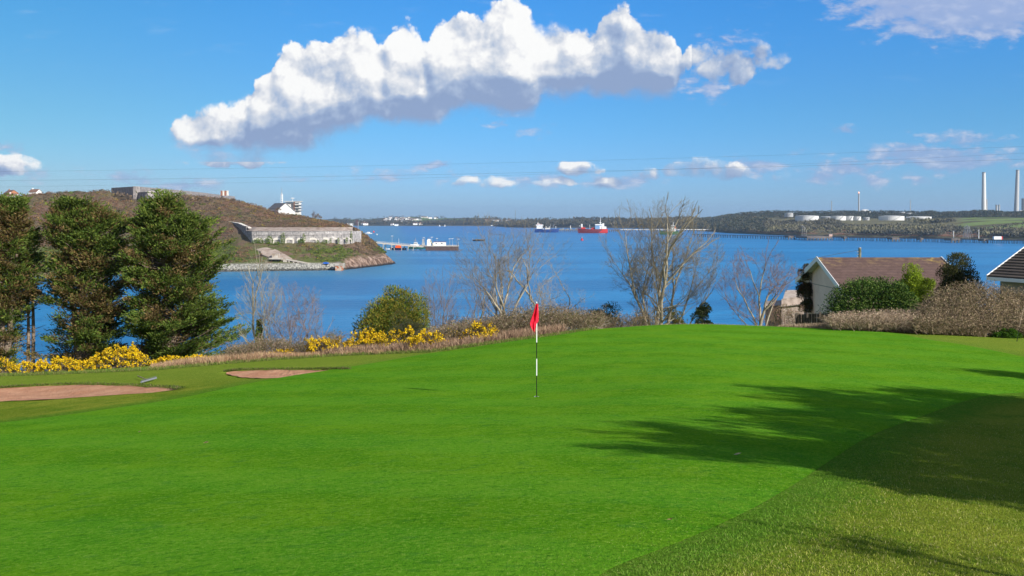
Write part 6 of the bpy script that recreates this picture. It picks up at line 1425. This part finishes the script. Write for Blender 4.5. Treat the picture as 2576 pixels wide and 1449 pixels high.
fc = empty('board_fence', gbase(2030, 49)); M['fence'] = speck('tarred_boards', (.045, .036, .030), (.085, .068, .055), 5.)
pts = [gbase(p, Y_) for p, Y_ in ((2003, 50), (2030, 49.5), (2062, 49), (2095, 48.5), (2130, 48))]
for a, b in zip(pts[:-1], pts[1:]):
    mb = MB(); d = Vector((b[0]-a[0], b[1]-a[1], 0)); n_ = int(d.length/.13)
    for k in range(n_):
        u0, u1 = k/n_, (k+.88)/n_; x0, y0 = a[0]+d.x*u0, a[1]+d.y*u0; x1, y1 = a[0]+d.x*u1, a[1]+d.y*u1; z = a[2]+(b[2]-a[2])*u0; o = .02*(k % 2)
        mb.add([(x0, y0+o, z-.1), (x1, y1+o, z-.1), (x1, y1+o+.02, z-.1), (x0, y0+o+.02, z-.1), (x0, y0+o, z+.95), (x1, y1+o, z+.95), (x1, y1+o+.02, z+.95), (x0, y0+o+.02, z+.95)], [(0,3,2,1),(4,5,6,7),(0,1,5,4),(1,2,6,5),(2,3,7,6),(3,0,4,7)])
    bl(mb, 'panel', M['fence'], fc)
for a in pts: mb = MB(); mb.box(a[0]-.05, a[0]+.05, a[1]-.08, a[1]-.005, a[2]-.2, a[2]+1.02); bl(mb, 'post', M['fence'], fc)
tag(fc, 'low dark board fence below the bungalow gable', 'fence')

pz = gbase(2163, 90); pole = empty('utility_pole', pz); ht = Z(624, 90)-pz[2]; mb = MB(); mb.tube([(0, 0, -.3), (0, 0, ht)], [.17, .13], 10); mb.build('shaft', speck('mossy_pole', (.10, .11, .075), (.19, .19, .15), 3.), pole)
mb = MB()
for z_ in (.35, .6, .85): mb.tube([(-.14, -.05, ht-z_), (-.30, -.05, ht-z_)], .035, 6)
mb.build('insulators', M['grey'], pole); mb = MB(); mb.lathe([(.15, ht-.02), (.10, ht+.06)], (0, 0, 0), 10); mb.build('cap', M['grey'], pole); tag(pole, 'wooden utility pole rising behind the bungalow roof', 'utility pole')
M['wire'] = mat('wire', color=(.05, .05, .055), rough=.6)
def cable(pts, Y0, Y1, r, label):
    P_ = []; xs = np.linspace(pts[0][0], pts[-1][0], 60); c = np.polyfit([p for p, _ in pts], [y for _, y in pts], min(2, len(pts)-1))
    for i, x_ in enumerate(xs): Y_ = Y0+(Y1-Y0)*i/59; P_.append(at(x_, float(np.polyval(c, x_)), Y_))
    b = P_[30].copy(); mb = MB(); mb.tube([p-b for p in P_], r, 4); o = mb.build('overhead_cable', M['wire'], loc=b); tag(o, label, 'cable', 'overhead cables across the sky')
cable([(-500,435),(0,432),(757,423),(1460,403),(2012,387),(3000,352)], 70, 60, .0035, 'uppermost of the thin overhead cables across the low sky')
cable([(-500,457),(0,454.5),(188,453),(900,441),(2034,418),(3000,385)], 70, 60, .0045, 'middle one of the thin overhead cables across the low sky')
cable([(-500,475),(0,469),(848,455),(1695,426),(2392,393),(3000,362)], 70, 60, .003, 'lowest of the thin overhead cables, just above the hilltop fort')
cable([(2161,629),(2100,640),(2030,654)], 90, 84, .018, 'short service cable dropping left from the utility pole')

# ================================================================ jetty below the point, with its craft
def hull(L, B, D, prof=.55, sheer=.18, n=18, m=7, transom=.75):
    """boat hull, bow towards +x; returns verts, faces incl. deck, water line at z=0"""
    vs = []; fs = []
    for i in range(n+1):
        t = i/n; x_ = -L/2+L*t; w = B/2*(transom+(1-transom)*min(1, t/.35)) if t < .35 else B/2*max(.015, (1-((t-.35)/.65)**2.3))
        top = D*(1+sheer*(2*t-.9)**2*(1.6 if t > .5 else .6)); kx = L*.04*(t**3)
        for j in range(m+1):
            s_ = j/m; a = s_*math.pi/2; vs.append((x_+kx*(s_), w*math.sin(a)**prof, -D*.35+(top+D*.35)*(s_**1.3))); 
    k = m+1; N = len(vs); vs += [(x_, -y_, z_) for x_, y_, z_ in vs]
    for i in range(n):
        for j in range(m):
            a, b, c, d = i*k+j, (i+1)*k+j, (i+1)*k+j+1, i*k+j+1; fs += [(a, b, c, d), (N+d, N+c, N+b, N+a)]
        fs.append((i*k+m, (i+1)*k+m, N+(i+1)*k+m, N+i*k+m))
    fs.append(tuple(range(0, k))+tuple(range(N+k-1, N-1, -1)))
    return vs, fs
def boat(name, p_, py_, L, B, D, hm, rz, label, cat, parts, scale=1.):
    Y_ = seaY(py_); t = empty(name, (X(p_, Y_), Y_, 0), R(rz)); mb = MB(); mb.add(*hull(L, B, D)); mb.build('hull', hm, t)
    for nm, m, fn in parts: mb = MB(); fn(mb); mb.build(nm, m, t)
    return tag(t, label, cat)
Yj = 1050
jy = empty('pier', (X(1075, Yj), Yj, 0)); M['pierdeck'] = speck('pale_concrete_deck', (.42, .38, .33), (.50, .46, .41), .4); M['sheet'] = speck('rusty_sheet_piling', (.085, .055, .050), (.13, .085, .075), .8)
xa, xb = X(925, Yj+8), X(1078, Yj); za, zb = Z(607, Yj), Z(620.5, Yj)
mb = MB(); vs = [(xa, Yj-2.5, za-1.3), (xb, Yj-2.5, zb-1.3), (xb, Yj+2.5, zb-1.3), (xa, Yj+2.5, za-1.3)]; vs += [(a, b, c+1.3) for a, b, c in vs]; mb.add(vs, [(0,3,2,1),(4,5,6,7),(0,1,5,4),(1,2,6,5),(2,3,7,6),(3,0,4,7)]); bl(mb, 'deck', M['pierdeck'], jy)
mb = MB()
for o in (-2.4, 2.4):
    mb.tube([(xa, Yj+o, za+1.), (xb, Yj+o, zb+1.)], .07, 4)
    for k in range(40): f_ = k/39; mb.tube([(xa+(xb-xa)*f_, Yj+o, za+(zb-za)*f_), (xa+(xb-xa)*f_, Yj+o, za+(zb-za)*f_+1.)], .06, 4)
bl(mb, 'railing', M['offwhite'], jy)
for p_ in (967, 987.5, 1014, 1030, 1043):
    for s_, o in ((-1, -2), (1, 2)):
        x_ = X(p_, Yj); zt = za+(zb-za)*(x_-xa)/(xb-xa)-1.3; mb = MB(); mb.tube([(x_+s_*1.3+(.7 if s_ > 0 else -.7), Yj+o, -3), (x_+s_*1.0, Yj+o, zt)], .42, 8); bl(mb, 'leg', M['concrete'], jy)
    mb = MB(); mb.box(x_-1.6, x_+1.6, Yj-2.6, Yj+2.6, zt-.6, zt-.01); bl(mb, 'crosshead', M['concrete'], jy)
mb = MB(); mb.box(X(1072, Yj), X(1153, Yj), Yj-7, Yj+7, -2, Z(617.5, Yj)-.8)
for k in range(30): xk = X(1073+k*2.7, Yj); mb.box(xk, xk+.45, Yj-7.2, Yj-7, -2, Z(617.5, Yj)-.8)
bl(mb, 'pier_head', M['sheet'], jy)
mb = MB(); zd = Z(617.5, Yj)-.8; mb.box(X(1070.5, Yj), X(1154, Yj), Yj-7.5, Yj+7.5, zd, zd+.7); bl(mb, 'pier_deck', M['pierdeck'], jy)
zd += .7
mb = MB()
for k in range(26): xk = X(1074+k*3.1, Yj); mb.tube([(xk, Yj-7.2, zd), (xk, Yj-7.2, zd+1)], .06, 4)
mb.tube([(X(1074, Yj), Yj-7.2, zd+1), (X(1152, Yj), Yj-7.2, zd+1)], .06, 4); bl(mb, 'railing', M['offwhite'], jy)
tag(jy, 'pale pier on slanting legs with a rust brown sheet piled head', 'pier')
cb = empty('pier_building', (X(1106, Yj), Yj+1, zd)); mb = MB(); w = (1121-1090)/F*Yj; mb.box(-w/2, w/2, -2.5, 3, 0, 3.8); mb.build('wall', M['white'], cb)
mb = MB(); mb.box(-w/2-.3, w/2+.3, -2.8, 3.3, 3.8, 4.15); mb.build('roof', mat('dark_red_roof', color=(.18, .03, .03)), cb)
for xo, ww in ((-4.4, 1.6), (1.2, 2.2)): mb = MB(); mb.box(xo, xo+ww, -2.56, -2.48, 1.7, 2.7); mb.build('window', M['glass'], cb)
tag(cb, 'long low white building with two dark windows on the pier head', 'building')
t = empty('control_hut', (X(1079, Yj), Yj+1, zd)); mb = MB(); mb.box(-2., 2., -2, 2, 0, 5.4); mb.prism([(-2, 5.4), (2, 5.4), (1.2, 7.2), (-1.4, 7.0)], -2, 2, 'y'); mb.build('tower', M['white'], t)
mb = MB(); mb.tube([(1.6, -2.2, 5.8), (3.6, -2.4, 2.4), (5, -2.5, .2)], .35, 6); mb.build('chute', mat('yellow_paint', color=(.6, .45, .15)), t)
mb = MB(); mb.tube([(0, -2.15, 3.9), (0, -2.0, 3.9)], 1.1, 14); mb.build('round_panel', M['offwhite'], t); mb = MB(); mb.tube([(1, 0, 7), (1, 0, 10)], .12, 5); mb.tube([(-1, 0, 7), (-1, 0, 8.6)], .3, 5); mb.build('aerials', M['grey'], t)
tag(t, 'white hut with a round panel and yellow gangway on the pier', 'hut')
t = empty('mobile_crane', (X(1065, Yj), Yj+1, Z(618.5, Yj))); mb = MB(); mb.box(-1.6, 1.6, -1.2, 1.2, .5, 3.6); mb.box(-1.2, .3, -1, 1, 3.6, 7.6); mb.build('body', M['tankd'], t); mb = MB(); mb.tube([(.8, 0, 3.6), (1.4, 0, 8.4)], .25, 6); mb.build('jib', M['grey'], t); tag(t, 'narrow grey hoist left of the white hut on the pier', 'hoist')
lp0 = None
LP = [(927,587,'left end, over the rocks'),(986,594,'above the orange boat'),(1066,598,'left of the white hut'),(1086,597,'just right of the white hut'),(1099,600,'behind the middle of the white building'),(1131,601,'at the right end of the white building'),(1138,600.5,'just right of the white building'),(1153,602,'at the far right corner of the pier head')]
for p_, top, lb in LP:
    zb_ = zd if p_ > 1075 else za+(zb-za)*(X(p_, Yj)-xa)/(xb-xa); hh = Z(top, Yj)-zb_
    t = empty('lamp_post', (X(p_, Yj), Yj+1.5, zb_)); mb = MB(); mb.tube([(0, 0, 0), (0, 0, hh)], [.16, .10], 6); mb.build('post', M['steel'], t); mb = MB(); mb.box(-1.2, 1.2, -.3, .3, hh-.1, hh+.3); mb.build('lamp', M['offwhite'], t)
    tag(t, 'lamp post on the pier, '+lb, 'lamp post', 'lamp posts on the pier')
boat('pilot_boat', 1002, 628.5, 18, 5.5, 2.2, mat('dark_blue_hull', color=(.012, .018, .05), rough=.4), 180, 'dark hulled launch with an orange cabin moored behind the pier', 'boat',
     [('cabin', M['orange'], lambda m: (m.box(-3, 3.2, -1.8, 1.8, 2.0, 4.8), m.box(-2, 1.6, -1.5, 1.5, 4.8, 6.2))), ('window', M['glass'], lambda m: m.box(-1.9, 1.5, -1.56, 1.56, 5.1, 5.8)), ('mast', M['offwhite'], lambda m: (m.tube([(-.5, 0, 6), (-.5, 0, 13)], [.22, .12], 5), m.box(-1.4, .4, -.8, .8, 7.4, 7.8))), ('fender', M['white'], lambda m: (m.box(5.5, 7.5, -1.4, -.6, 1.4, 3)))])
boat('dinghy', 975, 627.3, 5, 2, .8, M['white'], 0, 'small white dinghy left of the orange cabined launch', 'boat', [('thwart', M['grey'], lambda m: m.box(-.3, .3, -.8, .8, .75, .95)), ('outboard', M['black'], lambda m: m.box(-2.8, -2.4, -.3, .3, .3, 1.5))])
boat('dinghy', 1058, 629, 4, 1.8, .7, M['white'], 0, 'small white dinghy under the right end of the pier deck', 'boat', [('thwart', M['grey'], lambda m: m.box(-.3, .3, -.7, .7, .65, .85))])
boat('work_boat', 1050, 626, 22, 6, 2.6, mat('green_hull', color=(.02, .10, .07), rough=.4), 0, 'white topped work boat moored behind the right half of the pier', 'boat',
     [('wheelhouse', M['white'], lambda m: (m.box(-8, 2, -2.2, 2.2, 2.4, 5.2), m.box(-4, 0, -1.8, 1.8, 5.2, 7.4))), ('window', M['glass'], lambda m: m.box(-3.8, -.1, -1.86, 1.86, 6.0, 6.8)), ('mast', M['grey'], lambda m: (m.tube([(-2, 0, 7.4), (-2, 0, 13)], [.35, .15], 5), m.tube([(-4.4, 0, 5.2), (-3.4, 0, 11)], .15, 5), m.box(-3.4, -.6, -.7, .7, 8.8, 9.2))), ('deck_gear', mat('ochre_gear', color=(.45, .28, .12)), lambda m: (m.box(3.2, 5.4, -1.2, 1.2, 2.6, 4.6), m.box(6.5, 8, -1, 1, 2.6, 3.8)))])
boat('barge', 1204, 606.5, 19, 6, 2.2, mat('black_hull', color=(.02, .018, .02), rough=.6), 4, 'dark open barge lying alone left of the spreading bare tree', 'barge', [('coaming', mat('olive_gear', color=(.16, .13, .07)), lambda m: (m.box(-6, 6, -2, -1.8, 2.2, 3.0), m.box(-6, 6, 1.8, 2, 2.2, 3.0))), ('post', M['offwhite'], lambda m: m.tube([(-9, 0, 2), (-9, 0, 4.5)], .2, 5)), ('hatch', mat('tan_hatch', color=(.30, .25, .13)), lambda m: m.box(-5.6, 5.6, -1.7, 1.7, 2.2, 2.7))])
boat('motor_boat', 926.5, 588.2, 17, 6, 1.8, M['white'], 180, 'small white motor boat off the tip of the headland', 'boat', [('cabin', M['white'], lambda m: m.prism([(-4, 1.8), (4, 1.8), (2, 4.4), (-2.4, 4.6)], -1.8, 1.8, 'y')), ('window', M['glass'], lambda m: m.box(-2, 1.8, -1.85, 1.85, 3.0, 3.8))])

def buoy(p_, py_, h, m, label, cone=True):
    Y_ = seaY(py_); t = empty('buoy', (X(p_, Y_), Y_, 0)); mb = MB(); mb.lathe([(h*.40, -.4), (h*.42, h*.22), (h*.30, h*.34), (h*.16, h*.36)] if cone else [(h*.3, -.3), (h*.5, h*.2), (h*.5, h*.6), (h*.3, h*.9), (.05, h)], (0, 0, 0), 16); mb.build('float', m, t)
    if cone: mb = MB(); mb.lathe([(h*.17, h*.34), (h*.10, h*.8), (h*.04, h*.82)], (0, 0, 0), 10); mb.build('tower', m, t); mb = MB(); mb.lathe([(.1, h*.8), (h*.07, h*.84), (h*.07, h*.95), (.02, h)], (0, 0, 0), 8); mb.build('lantern', M['white'], t)
    else: mb = MB(); mb.tube([(0, 0, h), (0, 0, h*1.25)], .1, 5); mb.build('ring', M['grey'], t)
    tag(t, label, 'buoy')
buoy(1464, 605, 9.0*seaY(605)/F, M['red'], 'conical red channel buoy below the red ship')
buoy(940, 585, 4.2, mat('coral_buoy', color=(.65, .06, .06)), 'round red mooring buoy right of the white motor boat', False)
buoy(948, 591, 2.6, M['offwhite'], 'small pale mooring buoy below the round red one', False)
buoy(1674, 648, 1.6, M['offwhite'], 'tiny white float on the water under the largest bare tree', False)

# ships at the far berths
def ship(name, p0_, p1_, py_, B, D, hm, label, bow_right, parts, yaw=0):
    Y_ = seaY(py_); L = (p1_-p0_)/F*Y_; t = empty(name, (X((p0_+p1_)/2, Y_), Y_, 0), R((0 if bow_right else 180)+yaw)); mb = MB(); mb.add(*hull(L, B, D, .35, .12)); mb.build('hull', hm, t)
    for nm, m, fn in parts: mb = MB(); fn(mb, L); mb.build(nm, m, t)
    return tag(t, label, 'ship')
ship('tanker', 1345, 1404, 584.6, 14, 8, M['navy'], 'blue hulled tanker with a tall white superstructure', True,
     [('superstructure', M['white'], lambda m, L: (m.box(-L/2+5, -L/2+20, -5.5, 5.5, 7, 17), m.box(-L/2+3, -L/2+22, -7, 7, 17, 20), m.box(-L/2+4, -L/2+24, -5.5, 5.5, 7, 9.4), m.box(-L/2+9, -L/2+13, -2, 2, 20, 22))),
      ('bridge_window', M['glass'], lambda m, L: m.box(-L/2+2.9, -L/2+22.1, -6, 6, 18, 19)), ('funnel', M['white'], lambda m, L: m.tube([(-L/2+8, 0, 20), (-L/2+8, 0, 25)], 1.1, 8)),
      ('deck_house', M['offwhite'], lambda m, L: (m.box(-L/2+27, -L/2+39, -3, 3, 8, 11.5), m.tube([(-L/2+29, 0, 11), (-L/2+29, 0, 16)], .8, 6), m.tube([(-L/2+37, 0, 11), (-L/2+37, 0, 15.5)], .8, 6))),
      ('crane', M['grey'], lambda m, L: (m.tube([(L/2-20, 0, 8), (L/2-19, 0, 22)], .6, 6), m.tube([(L/2-14, 0, 9), (L/2-10, 0, 21)], .5, 6))), ('foremast', M['white'], lambda m, L: m.tube([(L/2-6, 0, 8), (L/2-6, 0, 16)], .6, 6)), ('rail', M['red'], lambda m, L: m.box(-L/2+5, -L/2+19, -5, 5, 20.1, 20.5))])
ship('tanker', 1455.5, 1528, 586.4, 15, 9.5, M['darkred'], 'dark red tanker with white upperworks at its right end', False,
     [('stern_paint', M['red'], lambda m, L: m.box(-L/2-.15, -L/2+20, -6.6, 6.6, .8, 10.2)), ('superstructure', M['white'], lambda m, L: (m.box(-L/2+3, -L/2+14, -5, 5, 10, 16), m.box(-L/2+10, -L/2+15, -5, 5, 16, 22), m.box(-L/2+13, -L/2+30, -7, 7, 19, 21.5), m.box(-L/2+15, -L/2+19, -5, 5, 10, 21))),
      ('accommodation', mat('pale_blue_block', color=(.16, .30, .50)), lambda m, L: m.box(-L/2+19, -L/2+30, -5.4, 5.4, 9.5, 18.8)), ('funnel', M['offwhite'], lambda m, L: m.box(-L/2+8, -L/2+12, -2, 2, 16, 24)),
      ('mainmast', M['white'], lambda m, L: (m.tube([(-L/2+17, 0, 21), (-L/2+17, 0, 38)], [1., .3], 6), m.box(-L/2+14.5, -L/2+19.5, -.5, .5, 25, 26))), ('deck_gear', M['red'], lambda m, L: (m.box(-8, 4, -3, 3, 9.5, 12.5), m.tube([(-2, -3, 12), (-2, 3, 12)], 2, 8), m.box(L/2-16, L/2-6, -4, 4, 10, 14))),
      ('foremast', M['offwhite'], lambda m, L: (m.tube([(8, 0, 9), (8, 0, 21)], .5, 6), m.box(L/2-10, L/2-5.5, -2, 2, 12, 22), m.box(L/2-8, L/2-1, -.6, .6, 17, 18)))])
ship('coaster', 1660, 1706, 590, 12, 7, M['green_paint'], 'green hulled white ship half hidden behind the largest bare tree', False,
     [('superstructure', M['white'], lambda m, L: (m.box(-L/2+6, -L/2+20, -5, 5, 6, 13), m.box(-L/2+8, -L/2+16, -4.4, 4.4, 13, 20))), ('funnel', M['orange'], lambda m, L: m.box(-L/2+6, -L/2+9, -2, 2, 13, 18)), ('mast', M['white'], lambda m, L: m.tube([(-L/2+11, 0, 20), (-L/2+11, 0, 28)], .5, 6)), ('bridge_window', M['glass'], lambda m, L: m.box(-L/2+7.9, -L/2+16.1, -4.5, 4.5, 17, 18.6))])
fb = empty('berth', (X(1430, 2480), 2480, 0)); mb = MB(); mb.box(X(1395, 2480), X(1560, 2480), 2476, 2486, 4.4, 6.4); bl(mb, 'deck', M['pier'], fb)
for k in range(30): mb = MB(); x_ = X(1398+k*5.4, 2480); mb.box(x_-.6, x_+.6, 2477, 2485, -2, 4.4); bl(mb, 'pile', M['pier'], fb)
mb = MB()
for k in range(14): x_ = X(1405+k*6+2*math.sin(k*3), 2480); mb.box(x_-2, x_+2.5, 2478, 2482, 6.4, 7.6+1.2*(k % 3))
bl(mb, 'pipework', speck('mixed_pipework', (.30, .28, .24), (.22, .26, .28), .2), fb); mb = MB(); mb.tube([(X(1435, 2480), 2481, 6), (X(1435, 2480), 2481, Z(567, 2480))], [1.6, .9], 6); bl(mb, 'gantry', M['offwhite'], fb)
tag(fb, 'low dark oil berth between the blue and the dark red tanker', 'berth')
# grey drilling barge behind the point
gr = empty('jack_up_barge', (X(890, 2600), 2600, 0)); mb = MB(); mb.box(-14, 16, -8, 8, 1, 5); mb.build('pontoon', mat('blue_grey_hull', color=(.06, .09, .14)), gr)
mb = MB(); mb.box(-12, -3, -5, 5, 5, 18); mb.box(-9, -4, -4, 4, 18, 22); mb.build('deck_house', M['offwhite'], gr)
for xo in (-13, -2, 12): mb = MB(); mb.tube([(xo, 0, -2), (xo, 0, 22 if xo < 0 else 26)], .9, 6); mb.build('leg', M['grey'], gr)
mb = MB(); mb.tube([(8, 0, 5), (10, 0, 32)], .6, 5); mb.tube([(10, 0, 32), (2, 0, 18)], .4, 5); mb.build('crane', M['darkred'], gr); tag(gr, 'grey work barge with tall legs and a crane behind the headland', 'barge')
for p_, py_, lb in ((1106, 569.4, 'left one of two tiny white sails under the middle village'), (1119, 569.6, 'right one of two tiny white sails under the middle village')):
    Y_ = min(seaY(py_), 4300); t = empty('sailing_boat', (X(p_, Y_), Y_, 0)); mb = MB(); mb.add(*hull(9, 3, 1.2)); mb.build('hull', M['white'], t); mb = MB(); mb.prism([(-2.5, 1.5), (2.2, 1.5), (.4, 9)], -.08, .08, 'y'); mb.build('sail', M['white'], t); tag(t, lb, 'sailing boat')

# ================================================================ air
mb = MB(); mb.box(-9500, 9500, -350, 12500, -4, 175)
hm = bpy.data.materials.new('haze'); hm.use_nodes = True; ht_ = hm.node_tree; ht_.nodes.clear()
pv = ht_.nodes.new('ShaderNodeVolumePrincipled'); pv.inputs['Color'].default_value = (.50, .72, 1., 1); pv.inputs['Density'].default_value = .00006; pv.inputs['Anisotropy'].default_value = .2
mo = ht_.nodes.new('ShaderNodeOutputMaterial'); ht_.links.new(pv.outputs[0], mo.inputs['Volume'])
tag(mb.build('haze', hm), kind='stuff')
